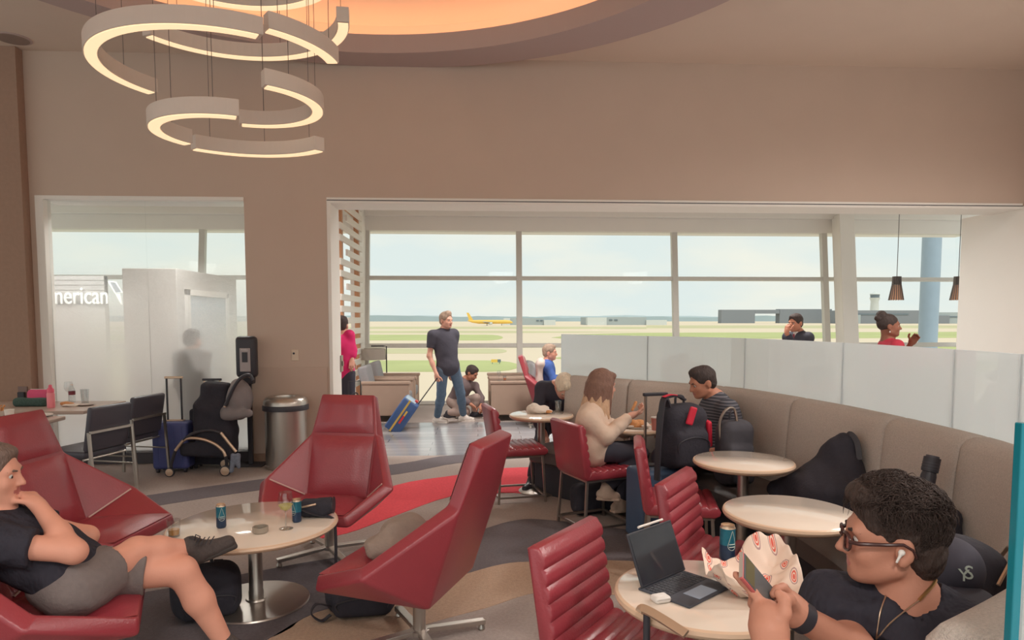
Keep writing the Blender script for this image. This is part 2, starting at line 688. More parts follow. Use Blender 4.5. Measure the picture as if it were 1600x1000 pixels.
def frosted(name, z0, z1, tint, diff=0.45, gloss=0.06, clear_top=True):
    """white film printed on glass: clear above z1, fully frosted below z0"""
    m = bpy.data.materials.new(name)
    m.use_nodes = True
    nt = m.node_tree
    nt.nodes.clear()
    N = nt.nodes.new
    out = N('ShaderNodeOutputMaterial')
    geo = N('ShaderNodeNewGeometry')
    sep = N('ShaderNodeSeparateXYZ')
    nt.links.new(geo.outputs['Position'], sep.inputs[0])
    mr = N('ShaderNodeMapRange')
    mr.inputs['From Min'].default_value = z0
    mr.inputs['From Max'].default_value = z1
    mr.inputs['To Min'].default_value = 1.0 if clear_top else 1.0
    mr.inputs['To Max'].default_value = 0.0 if clear_top else 1.0
    nt.links.new(sep.outputs['Z'], mr.inputs['Value'])
    tr = N('ShaderNodeBsdfTransparent')
    tr.inputs['Color'].default_value = (0.95, 0.97, 0.97, 1)
    rf = N('ShaderNodeBsdfRefraction')
    rf.inputs['Roughness'].default_value = 0.34
    rf.inputs['IOR'].default_value = 1.22
    rf.inputs['Color'].default_value = (0.97, 0.97, 0.96, 1)
    df = N('ShaderNodeBsdfDiffuse')
    df.inputs['Color'].default_value = tint
    tl = N('ShaderNodeBsdfTranslucent')
    tl.inputs['Color'].default_value = tint
    dm = N('ShaderNodeMixShader')
    dm.inputs[0].default_value = 0.62
    nt.links.new(df.outputs[0], dm.inputs[1])
    nt.links.new(tl.outputs[0], dm.inputs[2])
    fm = N('ShaderNodeMixShader')
    fm.inputs[0].default_value = diff
    nt.links.new(rf.outputs[0], fm.inputs[1])
    nt.links.new(dm.outputs[0], fm.inputs[2])
    mx = N('ShaderNodeMixShader')
    # the film is printed as fine dots: each spot is either clear or frosted, denser downwards
    sc_ = N('ShaderNodeVectorMath'); sc_.operation = 'MULTIPLY'; sc_.inputs[1].default_value = (1500, 0, 1500)
    fl_ = N('ShaderNodeVectorMath'); fl_.operation = 'FLOOR'
    wn_ = N('ShaderNodeTexWhiteNoise'); wn_.noise_dimensions = '3D'
    lt_ = N('ShaderNodeMath'); lt_.operation = 'LESS_THAN'
    nt.links.new(geo.outputs['Position'], sc_.inputs[0])
    nt.links.new(sc_.outputs[0], fl_.inputs[0])
    nt.links.new(fl_.outputs[0], wn_.inputs['Vector'])
    nt.links.new(wn_.outputs['Value'], lt_.inputs[0])
    nt.links.new(mr.outputs[0], lt_.inputs[1])
    nt.links.new(lt_.outputs[0], mx.inputs[0])
    nt.links.new(tr.outputs[0], mx.inputs[1])
    nt.links.new(fm.outputs[0], mx.inputs[2])
    gl = N('ShaderNodeBsdfGlossy')
    gl.inputs['Roughness'].default_value = 0.03
    g = N('ShaderNodeMixShader')
    g.inputs[0].default_value = gloss
    nt.links.new(mx.outputs[0], g.inputs[1])
    nt.links.new(gl.outputs[0], g.inputs[2])
    nt.links.new(g.outputs[0], out.inputs[0])
    return m


M_frost = frosted('frosted_gradient_film', 1.0, 2.3, (0.88, 0.87, 0.85, 1), 0.45, 0.02)
M_frost_panel = frosted('frosted_screen_film', 0, 1, (0.84, 0.90, 0.92, 1), 0.72, 0.07, False)


def struct(name, mb, m, parent=None, **kw):
    o = mb.build(name, m, parent, **kw)
    if parent is None:
        o['kind'] = 'structure'
    return o


WY = 7.85          # face of the wall between lounge and window bay
WT = 0.42          # its thickness
CEIL = 4.55
# ------------------------------------------------------------------ floor
floor = struct('floor', MB().box2((-10, -3.5, -0.3), (10, 8.1, 0)), M_carpet)


def band(pts, m, lift):
    mb = MB()
    poly = smooth_path([P(x, y, 0) for x, y in pts], 4, closed=True)
    mb.prism([(p.x, p.y) for p in poly][::-1], 0.0, lift)
    return mb.build('carpet_band', m, floor)


band([(-60, 822), (100, 797), (206, 778), (431, 746), (622, 725), (712, 711), (860, 712), (720, 723), (622, 741), (420, 764), (223, 794), (100, 815), (-60, 850)], M_carpet_dark, 0.003)
band([(470, 842), (520, 806), (617, 759), (712, 743), (785, 732), (900, 731), (1000, 742), (1060, 764), (1000, 772), (909, 771), (853, 773), (785, 770), (704, 776), (617, 806), (540, 834)], M_carpet_red, 0.004)
band([(150, 950), (318, 910), (414, 891), (510, 874), (640, 858), (740, 832), (797, 815), (847, 812), (965, 826), (1100, 850), (1250, 900), (1250, 930), (1100, 895), (982, 877), (842, 878), (785, 882), (712, 902), (645, 922), (493, 958), (440, 990), (300, 1040), (100, 1080)], M_carpet_dark, 0.003)
band([(380, 1040), (493, 958), (645, 922), (712, 902), (785, 882), (842, 878), (982, 877), (1100, 895), (1250, 930), (1250, 990), (1100, 950), (982, 932), (850, 925), (760, 950), (640, 985), (520, 1050)], M_carpet_tan, 0.003)
floor_w = struct('floor_walkway', MB().box2((-10, 8.1, -0.3), (10, 10.7, 0.0)), M_tile)
floor_b = struct('floor_window_bay', MB().box2((-10, 10.7, -0.3), (10, 13.05, 0.0)), M_carpet)

# ------------------------------------------------------------------ wall with its two openings
GX0, GX1, OX0, OX1, HZ = -4.84, -2.61, -1.69, 6.46, 2.97
w = MB()
w.box2((-10, WY, 0), (GX0, WY + 0.12, CEIL))
w.box2((GX1, WY, 0), (OX0, WY + WT, HZ))
w.box2((GX0, WY, HZ), (OX1, WY + WT, CEIL))
w.box2((OX1, WY, HZ), (10, WY + WT, CEIL))
struct('wall_back', w, M_wall)
struct('wall_back_panel', MB().box2((GX1 + 0.05, WY - 0.015, 0.0), (OX0 - 0.03, WY - 0.001, 1.09)), M_wall_low, bevel=0.004)
struct('wall_left', MB().box2((-10, WY - 0.12, 0), (-4.93, WY - 0.002, CEIL - 0.002)), M_wall_left)
struct('wall_right', MB().box2((OX1, 1.6, 0), (OX1 + 0.3, 8.85, HZ)), M_white)
struct('wall_right_upper', MB().box2((OX1 + 0.02, 1.6, HZ + 0.002), (OX1 + 0.3, WY - 0.002, CEIL)), M_wall)
# white linings and thin trims of the openings
t = MB()
t.box2((OX0 - 0.004, WY - 0.012, 0), (OX0 + 0.035, WY + WT + 0.05, HZ))
struct('trim_1', t, M_white, bevel=0.004)
t = MB()
t.box2((OX0 - 0.004, WY - 0.014, HZ - 0.03), (OX1, WY + WT + 0.05, HZ + 0.035))
struct('trim_2', t, M_white, bevel=0.004)
struct('trim_3', MB().box2((OX0, WY - 0.016, HZ - 0.002), (OX1, WY - 0.0145, HZ + 0.008)), M_plinth)
t = MB()
t.box2((GX0 - 0.03, WY - 0.014, 0.0), (GX0 + 0.06, WY + 0.125, HZ))
struct('trim_4', t, M_white, bevel=0.004)
t = MB()
t.box2((GX0 - 0.03, WY - 0.014, HZ - 0.012), (GX1, WY + WT, HZ + 0.03))
struct('trim_5', t, M_white, bevel=0.004)
struct('trim_6', MB().box2((GX1 - 0.002, WY + 0.001, 0), (GX1 + 0.002, WY + WT, HZ)), M_white)
struct('baseboard_back', MB().box2((GX1, WY - 0.03, 0.0), (OX0, WY - 0.0155, 0.1)), M_wall_left, bevel=0.004)
struct('baseboard_glass', MB().box2((GX0 + 0.06, WY - 0.05, 0.0), (GX1, WY + 0.2, 0.13)), M_plinth, bevel=0.004)
win = thing('window_1', None, None, (0, 0, 0))
win['kind'] = 'structure'
MB().box2((GX0 + 0.061, WY + 0.06, 0.131), (-3.725, WY + 0.075, HZ - 0.013)).build('frosted_pane', M_frost, win)
MB().box2((-3.721, WY + 0.06, 0.131), (GX1 - 0.003, WY + 0.075, HZ - 0.013)).build('frosted_pane', M_frost, win)

# ------------------------------------------------------------------ ceiling with round lit recess
RC = Vector((-0.92, 4.17)); RR = 3.62
n = 96
mb = MB()
cc = [(RC.x + RR * math.cos(2 * math.pi * k / n), RC.y + RR * math.sin(2 * math.pi * k / n)) for k in range(n)]
def sq(a):
    c, s = math.cos(a), math.sin(a)
    x = 10.0 if c > 0 else -10.0
    tx = (x - RC.x) / c if abs(c) > 1e-6 else 1e9
    y = WY if s > 0 else -3.5
    ty = (y - RC.y) / s if abs(s) > 1e-6 else 1e9
    t_ = min(tx, ty)
    return (RC.x + c * t_, RC.y + s * t_)
oo = [sq(2 * math.pi * k / n) for k in range(n)]
vs_ = [(p[0], p[1], CEIL) for p in cc] + [(p[0], p[1], CEIL) for p in oo]
mb.add(vs_, [(k, (k + 1) % n, n + (k + 1) % n, n + k) for k in range(n)])
vs2 = [(p[0], p[1], CEIL + 0.25) for p in cc] + [(p[0], p[1], CEIL + 0.25) for p in oo]
struct('ceiling', mb, M_ceil, solid=-0.02)
IC = Vector((-1.07, 4.26)); IR = 3.20          # inner lip is set off-centre, so the soffit tapers to the left


def loft(rings, n=96):
    mb = MB()
    vs_, fs_ = [], []
    for (c, r, z) in rings:
        for k in range(n):
            a_ = 2 * math.pi * k / n
            vs_.append((c.x + r * math.cos(a_), c.y + r * math.sin(a_), z))
    for i in range(len(rings) - 1):
        for k in range(n):
            j = (k + 1) % n
            fs_.append((i * n + k, i * n + j, (i + 1) * n + j, (i + 1) * n + k))
    return mb.add(vs_, fs_)


zr = CEIL - 0.10
struct('ceiling_ring', loft([(RC, 3.62, CEIL + 0.01), (RC, 3.70, CEIL - 0.001), (RC, 3.70, zr), (IC, IR, zr), (IC, IR, zr + 0.19), (IC, IR + 0.04, zr + 0.19), (IC, IR + 0.04, zr + 0.12)]), M_ring)
led_o = loft([(IC, IR + 0.055, zr + 0.13), (IC, IR + 0.13, zr + 0.13), (IC, IR + 0.13, zr + 0.16), (IC, IR + 0.055, zr + 0.16), (IC, IR + 0.055, zr + 0.13)]).build('cove_light_strip', M_glow)
tag(led_o, 'warm orange light strip hidden in the round ceiling cove', 'cove light')
struct('ceiling_dome', loft([(RC, 3.62, CEIL + 0.01), (IC, IR + 0.30, CEIL + 0.30), (IC, IR + 0.12, CEIL + 0.40), (IC, IR - 0.45, CEIL + 0.44), (IC, IR - 0.5, CEIL + 0.52), (IC, 1.2, CEIL + 0.60), (IC, 0.01, CEIL + 0.62)]), M_dome, smooth=True)
sp_p = P(20, 60, CEIL)
spk = thing('ceiling_speaker', 'round ceiling speaker grille at the upper left corner of the ceiling', 'ceiling speaker', (sp_p.x, sp_p.y, CEIL))
MB().lathe([(0.15, -0.012), (0.17, -0.008), (0.17, 0.0)], n=28).build('rim', M_ring, spk, smooth=True)
MB().lathe([(0.001, -0.016), (0.14, -0.014), (0.148, -0.0125)], n=28).build('grille', mat('grille_grey', rgb(120, 104, 96, E0), 0.7, bump=0.5, bscale=300), spk, smooth=True)

# ------------------------------------------------------------------ window bay: ceiling, sloping glazed wall
struct('ceiling_bay', MB().box2((-10, WY + WT + 0.002, 3.8), (10, 14.6, 3.95)), M_white)
TAU = math.atan(0.13)
WB = 12.95


def wp(x, s, nrm=0.0):
    return Vector((x, WB + math.sin(TAU) * s + math.cos(TAU) * nrm, math.cos(TAU) * s - math.sin(TAU) * nrm))


M_TILT = Matrix.Rotation(-TAU, 3, 'X')


def wbar(mb, x0, x1, s0, s1, d=0.09):
    c = wp((x0 + x1) / 2, (s0 + s1) / 2)
    mb.box(c, (x1 - x0, d, s1 - s0), M=M_TILT)


STOP = 3.42
xs = [-11.6, -8.5, PY(316, 440, 13.27).x, PY(573, 440, 13.27).x, PY(811, 440, 13.27).x, PY(1054, 441, 13.27).x, PY(1288, 442, 13.27).x, PY(1510, 443, 13.27).x + 0.3, 9.7]
for i in range(len(xs) - 1):
    a, b = xs[i], xs[i + 1]
    wd = thing('window_%d' % (i + 2), None, None, (0, 0, 0))
    wd['kind'] = 'structure'
    m_ = MB(); wbar(m_, a - 0.055, a + 0.055, 0, STOP, 0.12); m_.build('mullion', M_alu, wd, bevel=0.006)
    for nm, s0, s1 in (('sill_bar', 0.0, 0.07), ('transom', 1.09, 1.17), ('transom', 2.405, 2.475), ('head_bar', 3.36, 3.42)):
        m_ = MB(); wbar(m_, a + 0.056, b - 0.056, s0, s1, 0.10); m_.build(nm, M_alu, wd, bevel=0.005)
    for s0, s1 in ((0.07, 1.09), (1.17, 2.405), (2.475, 3.36)):
        m_ = MB(); wbar(m_, a + 0.056, b - 0.056, s0, s1, 0.012); m_.build('pane', M_pane, wd)
# fascia with the roller-blind box above the glass
struct('trim_7', MB().box2((-10, 13.32, 3.335), (10, 13.9, 3.8)), M_white)
struct('trim_8', MB().box2((-10, 13.20, 3.60), (10, 13.319, 3.80)), M_white, bevel=0.01)
# leaning structural column inside the glass
m_ = MB(); xc = PY(1306, 442, 13.3).x
m_.box(wp(xc, 1.8, -0.30), (0.30, 0.30, 3.7), M=M_TILT)
struct('trim_9', m_, M_white, bevel=0.01)
m_ = MB(); xc = PY(566, 442, 13.3).x
m_.box2((xc - 0.1, 12.6, 0), (xc + 0.08, 13.4, 3.8))
struct('trim_10', m_, M_white, bevel=0.01)
# round outside pillar
pil = MB().lathe([(0.235, -6.0), (0.235, 9.0)], (PY(1453, 450, 18).x, 18, 0), 32)
po = pil.build('outdoor_pillar', mat('pillar_blue_grey', rgb(150, 166, 180, 0.9), 0.55, noise=0.08, nscale=4), smooth=True)
tag(po, 'tall round blue-grey pillar standing outside the right window', 'pillar')

# ------------------------------------------------------------------ airfield outside
GZ = -6.0
M_conc = mat('apron_concrete', rgb(232, 214, 190, 1.15), 0.9, noise=0.05, nscale=0.02)
M_grass = mat('airfield_grass', rgb(190, 196, 136, 1.15), 0.95, noise=0.22, nscale=0.06)
M_grass2 = mat('airfield_dry_grass', rgb(206, 200, 160, 1.15), 0.95, noise=0.2, nscale=0.03)
ground = MB().box2((-2600, 14.8, GZ - 1), (2600, 3200, GZ))
go = struct('floor_airfield', ground, M_conc)


def patch(pts, m, lift=0.05):
    poly = [P(x, y, GZ) for x, y in pts]
    mb = MB().prism([(p.x, p.y) for p in poly][::-1], GZ, GZ + lift)
    o = mb.build('grass_patch', m, go)
    return o


def tipped(x0, x1, yt, yb, m, n=8):
    """strip with a rounded right-hand end"""
    pts = [(x0, yt), (x1 - (yb - yt) * 3.0, yt)]
    for k in range(1, n):
        a = math.pi * k / n
        pts.append((x1 - (yb - yt) * 3.0 + math.sin(a) * (yb - yt) * 3.0, (yt + yb) / 2 - math.cos(a) * (yb - yt) / 2))
    pts += [(x1 - (yb - yt) * 3.0, yb), (x0, yb)]
    return patch(pts, m)


tipped(-300, 812, 563.5, 581, M_grass)
tipped(-300, 792, 545, 552.5, M_grass2)
tipped(-300, 786, 523, 532, M_grass)
patch([(-400, 510.5), (1010, 510.5), (1010, 514), (-400, 514)], M_grass2)
patch([(-400, 517.5), (800, 517), (1000, 519), (800, 520.5), (-400, 520.5)], M_grass2)
patch([(862, 527.5), (900, 522.5), (1000, 520), (1700, 518), (1700, 527), (1000, 530), (900, 531)], M_grass)
patch([(1010, 508.5), (1900, 508.5), (1900, 513), (1010, 513)], M_grass2)
patch([(862, 560), (960, 546), (1700, 538), (1700, 552), (960, 566)], M_grass)
# tree line and low hills, blue-grey distance haze mixed into their colours
M_trees = mat('haze_tinted_trees', rgb(150, 164, 168, 1.0), 0.95, noise=0.18, nscale=0.01)
M_hills = mat('haze_tinted_hills', rgb(172, 188, 196, 1.0), 0.95, noise=0.06, nscale=0.003)
for nm, yy, z_lo, z_hi, mm, sd, lb in (('tree_line', 1500, 2.0, 7.5, M_trees, 3, 'low band of trees along the far edge of the airfield'), ('hill_ridge', 3000, 6, 14, M_hills, 4, 'low hills on the horizon, tinted pale blue as haze')):
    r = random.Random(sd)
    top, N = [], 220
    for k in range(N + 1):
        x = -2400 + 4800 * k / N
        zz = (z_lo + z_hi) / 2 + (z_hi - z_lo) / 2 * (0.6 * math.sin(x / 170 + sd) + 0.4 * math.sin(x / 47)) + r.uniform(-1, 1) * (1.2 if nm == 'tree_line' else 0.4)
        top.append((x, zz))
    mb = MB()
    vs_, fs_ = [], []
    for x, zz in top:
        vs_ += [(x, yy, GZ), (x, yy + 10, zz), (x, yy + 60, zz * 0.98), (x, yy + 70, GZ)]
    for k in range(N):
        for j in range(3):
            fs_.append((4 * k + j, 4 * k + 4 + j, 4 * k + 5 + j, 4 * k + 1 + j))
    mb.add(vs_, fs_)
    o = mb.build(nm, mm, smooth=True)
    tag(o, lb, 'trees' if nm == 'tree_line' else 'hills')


def far_box(x0, x1, yt, yb, Y, depth, m, name='block', parent=None):
    a, b = PY(x0, yb, Y), PY(x1, yt, Y)
    return MB().box2((a.x, Y, GZ), (b.x, Y + depth, b.z)).build(name, m, parent)


M_bw = mat('hangar_white', rgb(206, 212, 212, 1.0), 0.8, noise=0.04, nscale=0.02)
M_bg = mat('hangar_grey', rgb(168, 178, 182, 1.0), 0.8, noise=0.04, nscale=0.02)
M_bd = mat('hangar_dark', rgb(134, 140, 148, 1.0), 0.8)
M_bwin = mat('far_window_strip', rgb(110, 124, 134, 1.0), 0.4)


def building(name, label, x0, x1, yt, yb, Y, m, wins=(), extra=()):
    r = thing(name, label, 'building', (0, 0, 0))
    far_box(x0, x1, yt, yb, Y, 50, m, 'hall', r)
    for (a, b, t_, bb) in wins:
        p, q = PY(a, bb, Y - 1), PY(b, t_, Y - 1)
        MB().box2((p.x, Y - 0.6, p.z), (q.x, Y + 0.2, q.z)).build('window_strip', M_bwin, r)
    for (a, b, t_, bb, mm) in extra:
        p, q = PY(a, bb, Y - 3), PY(b, t_, Y - 3)
        MB().box2((p.x, Y - 3, GZ), (q.x, Y + 8, q.z)).build('annex', mm, r)
    return r


building('airport_hangar', 'long grey hangar with white annexes behind the yellow aircraft', 797, 850, 497, 508, 735, M_bg, [(838, 842, 500, 502), (844, 848, 500, 502)], [(787, 797, 497, 508, M_bw), (850, 868, 500, 508, M_bw)])
building('airport_hangar', 'white and grey hangar just right of the middle of the horizon', 918, 1010, 495.5, 508, 735, M_bg, [(952, 957, 499, 501), (960, 965, 499, 501), (935, 940, 502, 504)], [(918, 948, 496, 508, M_bw), (1010, 1042, 500, 507, M_bw)])
hg = thing('aircraft_hangar', 'huge dark grey hangar with an open bright doorway', 'building', (0, 0, 0))
for a, b, t_ in ((1127, 1180, 484), (1218, 1300, 483)):
    far_box(a, b, t_, 505, 980, 14, M_bd, 'hall', hg)
p, q = PY(1180, 490, 980), PY(1218, 484, 980)
MB().box2((p.x, 980, p.z), (q.x, 994, q.z)).build('door_header', M_bd, hg)
p, q = PY(1180, 505, 1069), PY(1218, 490, 1069)
hg2 = building('terminal_block', 'grey terminal block below the control tower', 1318, 1442, 485, 506, 900, M_bd, [(1340, 1420, 490, 492)], [(1318, 1345, 492, 506, M_bg)])
building('terminal_block', 'low grey terminal block right of the outdoor pillar', 1462, 1530, 488, 506, 900, M_bg, [(1470, 1500, 494, 496)], [(1462, 1484, 493, 506, M_bd)])
# control tower
tw = PY(1366, 490, 1100)
twr = thing('control_tower', 'white airport control tower with a flared cab on the horizon', 'control tower', (tw.x, 1100, GZ))
sc = 1100 / 1060
MB().lathe([(6.5 * sc, 0), (6.5 * sc, (497 - 485) * sc + 7), (5.8 * sc, (497 - 470) * sc + 7), (7.8 * sc, (497 - 464) * sc + 7)], n=16).build('shaft', M_bw, twr, smooth=True)
MB().lathe([(6.6 * sc, (497 - 463.9) * sc + 7), (7.0 * sc, (497 - 459) * sc + 7)], n=16).build('cab_glass', M_bwin, twr, smooth=True)
MB().lathe([(7.6 * sc, (497 - 459) * sc + 7), (7.2 * sc, (497 - 457.6) * sc + 7), (3 * sc, (497 - 456) * sc + 7), (1 * sc, (497 - 454) * sc + 7)], n=16).build('cab_roof', M_bw, twr, smooth=True)
# yellow cargo aircraft
M_yel = mat('aircraft_yellow', rgb(236, 196, 96, 1.0), 0.5)
ac0 = PY(764, 508, 690)
ac = thing('cargo_aircraft', 'yellow cargo aircraft parked on the far apron', 'aircraft', (ac0.x, 690, GZ))
s = 690 / 1060
MB().tube([(-33 * s, 0, 5.2), (-26 * s, 0, 4.2), (-16 * s, 0, 3.8), (26 * s, 0, 3.8), (33 * s, 0, 3.6), (37 * s, 0, 3.0)], [0.4, 1.3, 2.0, 2.0, 1.7, 0.4], 14).build('fuselage', M_yel, ac, smooth=True)
MB().slab([(-35 * s, 0.2, 13.0), (-31.5 * s, 0.2, 13.0), (-24 * s, 0.2, 5.2), (-31 * s, 0.2, 5.4)], 0.5).build('tail_fin', M_yel, ac)
MB().slab([(-6 * s, -1.5, 3.2), (6 * s, -1.5, 3.2), (-6 * s, -19, 4.2), (-10 * s, -19, 4.2)], 0.4).build('wing', mat('aircraft_grey', rgb(190, 190, 186), 0.5), ac)
MB().tube([(-1 * s, -7, 2.2), (5 * s, -7, 2.2)], 1.1, 12).build('engine', M_bw, ac, smooth=True)
MB().tube([(20 * s, 0, 0.0), (20 * s, 0, 2.4)], 0.3, 8).build('landing_gear', M_bwin, ac)
MB().tube([(-3 * s, 0, 0.0), (-3 * s, 0, 2.4)], 0.4, 8).build('landing_gear', M_bwin, ac)

# ------------------------------------------------------------------ reception wall and portal seen through the frosted glass
M_rec = mat('reception_wall_grey', rgb(176, 172, 168, 0.8), 0.6, noise=0.03, nscale=2)
M_rec2 = mat('reception_board_grey', rgb(160, 158, 156, 0.8), 0.6)
yy = 11.2
a = PY(40, 430, yy)
zt = a.z
rw = thing('reception_wall', 'pale reception wall carrying the backlit airline lettering behind frosted glass', 'sign wall', (0, 0, 0))
MB().box2((-8.6, yy, 0), (-5.95, yy + 0.12, zt - 0.40)).build('wall_board', M_rec, rw)
zz = zt
k = 0
while zz > zt - 0.39:
    MB().box2((-8.6, yy, zz - 0.075), (-5.95, yy + 0.12, zz - 0.006)).build('board', M_rec2, rw)
    zz -= 0.078
MB().box2((-8.6, yy + 0.02, zt - 0.40), (-5.95, yy + 0.1, zt - 0.005)).build('backing', M_rec, rw)
M_sign = mat('sign_letters_white', (0.85, 0.85, 0.82, 1), 0.5, emit=(1, 0.97, 0.9, 1), estr=0.55)
lx, rx = PY(82, 463, yy).x, PY(170, 463, yy).x
zc = PY(130, 463, yy).z
sg = thing('sign_lettering', 'backlit white airline lettering reading American on the reception wall', 'sign', (0, 0, 0))
tx = text_mesh('letters', 'American', 0.40, M_sign, sg, 0.012, align='RIGHT')
xsv = [v.co.x for v in tx.data.vertices]
wd_ = max(xsv) - min(xsv)
tgt = (rx - lx) * 8.0 / 6.35
tx.scale = (tgt / wd_, 1, 1)
tx.location = (rx - max(xsv) * tgt / wd_, yy - 0.03, zc)
tx.rotation_euler = (math.pi / 2, 0, 0)
M_logo = mat('sign_emblem_grey', rgb(150, 160, 170, 0.8), 0.4)
def sgp(px, py):
    return PY(px, py, yy - 0.05)
MB().slab([sgp(170, 440), sgp(181, 441), sgp(190, 457), sgp(180, 457)], 0.02).build('emblem', M_logo, sg)
MB().tube([sgp(170, 440), sgp(181, 441), sgp(191, 457), sgp(180, 458), sgp(170, 440)], 0.012, 6).build('emblem_edge', M_sign, sg)
MB().slab([sgp(180, 459), sgp(187, 459), sgp(191, 476), sgp(189, 476)], 0.02).build('emblem_tail', M_sign, sg)
# portal box
pt = thing('entry_portal', 'grey box portal with glazed doors standing behind the frosted glass', 'portal', (0, 0, 0))
y0, y1 = 9.9, 12.3
x0 = PY(190, 420, y0).x; x1 = PY(275, 420, y0).x
zt = PY(190, 419, y0).z
MB().box2((x0, y0, 0), (x1, y1, zt)).build('body', M_rec, pt, bevel=0.01)
fr = MB()
for (ya, yb, za, zb) in ((y0 + 0.25, y0 + 0.34, 0, zt - 0.28), (y1 - 0.6, y1 - 0.51, 0, zt - 0.28), (y0 + 0.25, y1 - 0.51, zt - 0.37, zt - 0.28)):
    fr.box2((x1, ya, za), (x1 + 0.05, yb, zb))
fr.build('door_frame', M_white, pt, bevel=0.005)
M_dglass = mat('door_blue_grey_glass', rgb(158, 172, 182, 0.8), 0.2)
for k in range(3):
    ya = y0 + 0.345 + k * 0.486
    MB().box2((x1 + 0.002, ya, 0), (x1 + 0.02, ya + 0.478, zt - 0.375)).build('door_panel', M_dglass, pt)

# ------------------------------------------------------------------ fill lamps, unseen, added to brighten lounge and window bay
for i, (x, y, w_) in enumerate([(-3.6, -1.5, 'behind the camera at the left'), (0.0, -1.8, 'directly behind the camera'), (3.6, -1.2, 'behind the camera at the right'), (4.4, 1.6, 'beside the middle of the right wall'), (4.6, 4.7, 'near the far right ceiling corner')]):
    dl = thing('fill_lamp', 'added unseen ceiling downlight ' + w_, 'fill_lamp', (x, y, CEIL), group='added ceiling fill lamps')
    MB().lathe([(0.10, -0.012), (0.13, -0.008), (0.13, -0.001)], n=24).build('trim_ring', M_white, dl, smooth=True)
    lo_ = spot_lamp((0, 0, -0.02), 680, (1.0, 0.94, 0.88))
    lo_.parent = dl

for i, (x, y, w_) in enumerate([(-6.5, 10.2, 'above the lettered reception wall'), (-3.4, 9.3, 'behind the frosted glass'), (0.6, 9.6, 'above the walkway'), (4.0, 9.6, 'above the man in the suit')]):  # unseen lamps added over the bay to lift its brightness
    dl = thing('fill_lamp', 'added unseen bay ceiling downlight ' + w_, 'fill_lamp', (x, y, 3.8), group='added bay fill lamps')
    MB().lathe([(0.10, -0.012), (0.13, -0.008), (0.13, -0.001)], n=24).build('trim_ring', M_white, dl, smooth=True)
    lo_ = spot_lamp((0, 0, -0.02), 560, (1.0, 0.96, 0.91))
    lo_.parent = dl
# ================================================================== furniture materials
M_red = mat('red_leather', rgb(136, 48, 57, 0.8), 0.32, spec=0.8, noise=0.10, nscale=9, bump=0.12, bscale=120)
M_red2 = mat('red_leather_pad', rgb(140, 52, 61, 0.8), 0.30, spec=0.8, noise=0.12, nscale=7, bump=0.12, bscale=100)
M_steel = mat('brushed_steel', rgb(186, 178, 170), 0.32, metal=0.9, noise=0.08, nscale=12, stretch=(1, 1, 0.05))
M_steel_d = mat('satin_steel_legs', rgb(160, 148, 140), 0.35, metal=0.85)
M_top = mat('cream_laminate', rgb(222, 208, 194, 0.85), 0.10, spec=1.0, coat=0.6, noise=0.02, nscale=6)
M_rim = mat('beige_table_rim', rgb(206, 176, 150, 0.85), 0.3)
M_pipe = mat('pale_piping', rgb(190, 160, 150, 0.8), 0.5)
M_black = mat('black_plastic', rgb(50, 48, 54, 0.8), 0.45)
M_blackl = mat('black_leather', rgb(64, 62, 70, 0.8), 0.42, bump=0.1, bscale=140)
M_bfab = mat('black_nylon', rgb(44, 42, 50, 0.8), 0.85, noise=0.2, nscale=30, bump=0.5, bscale=70, bdist=0.006)
M_gold = mat('champagne_metal', rgb(212, 184, 160), 0.35, metal=0.7)
M_tweed = mat('grey_tweed', rgb(176, 165, 157, 0.7), 0.95, spec=0.1, noise=0.28, nscale=150, bump=0.7, bscale=330)
M_bench = mat('dark_bench_leather', rgb(84, 78, 76, 0.8), 0.45, bump=0.1, bscale=50)
M_dark = mat('dark_plinth', rgb(48, 45, 50, 0.8), 0.7)


def rz_of(fx, fy):
    """rotation that turns local +Y to (fx, fy)"""
    return math.atan2(-fx, fy)


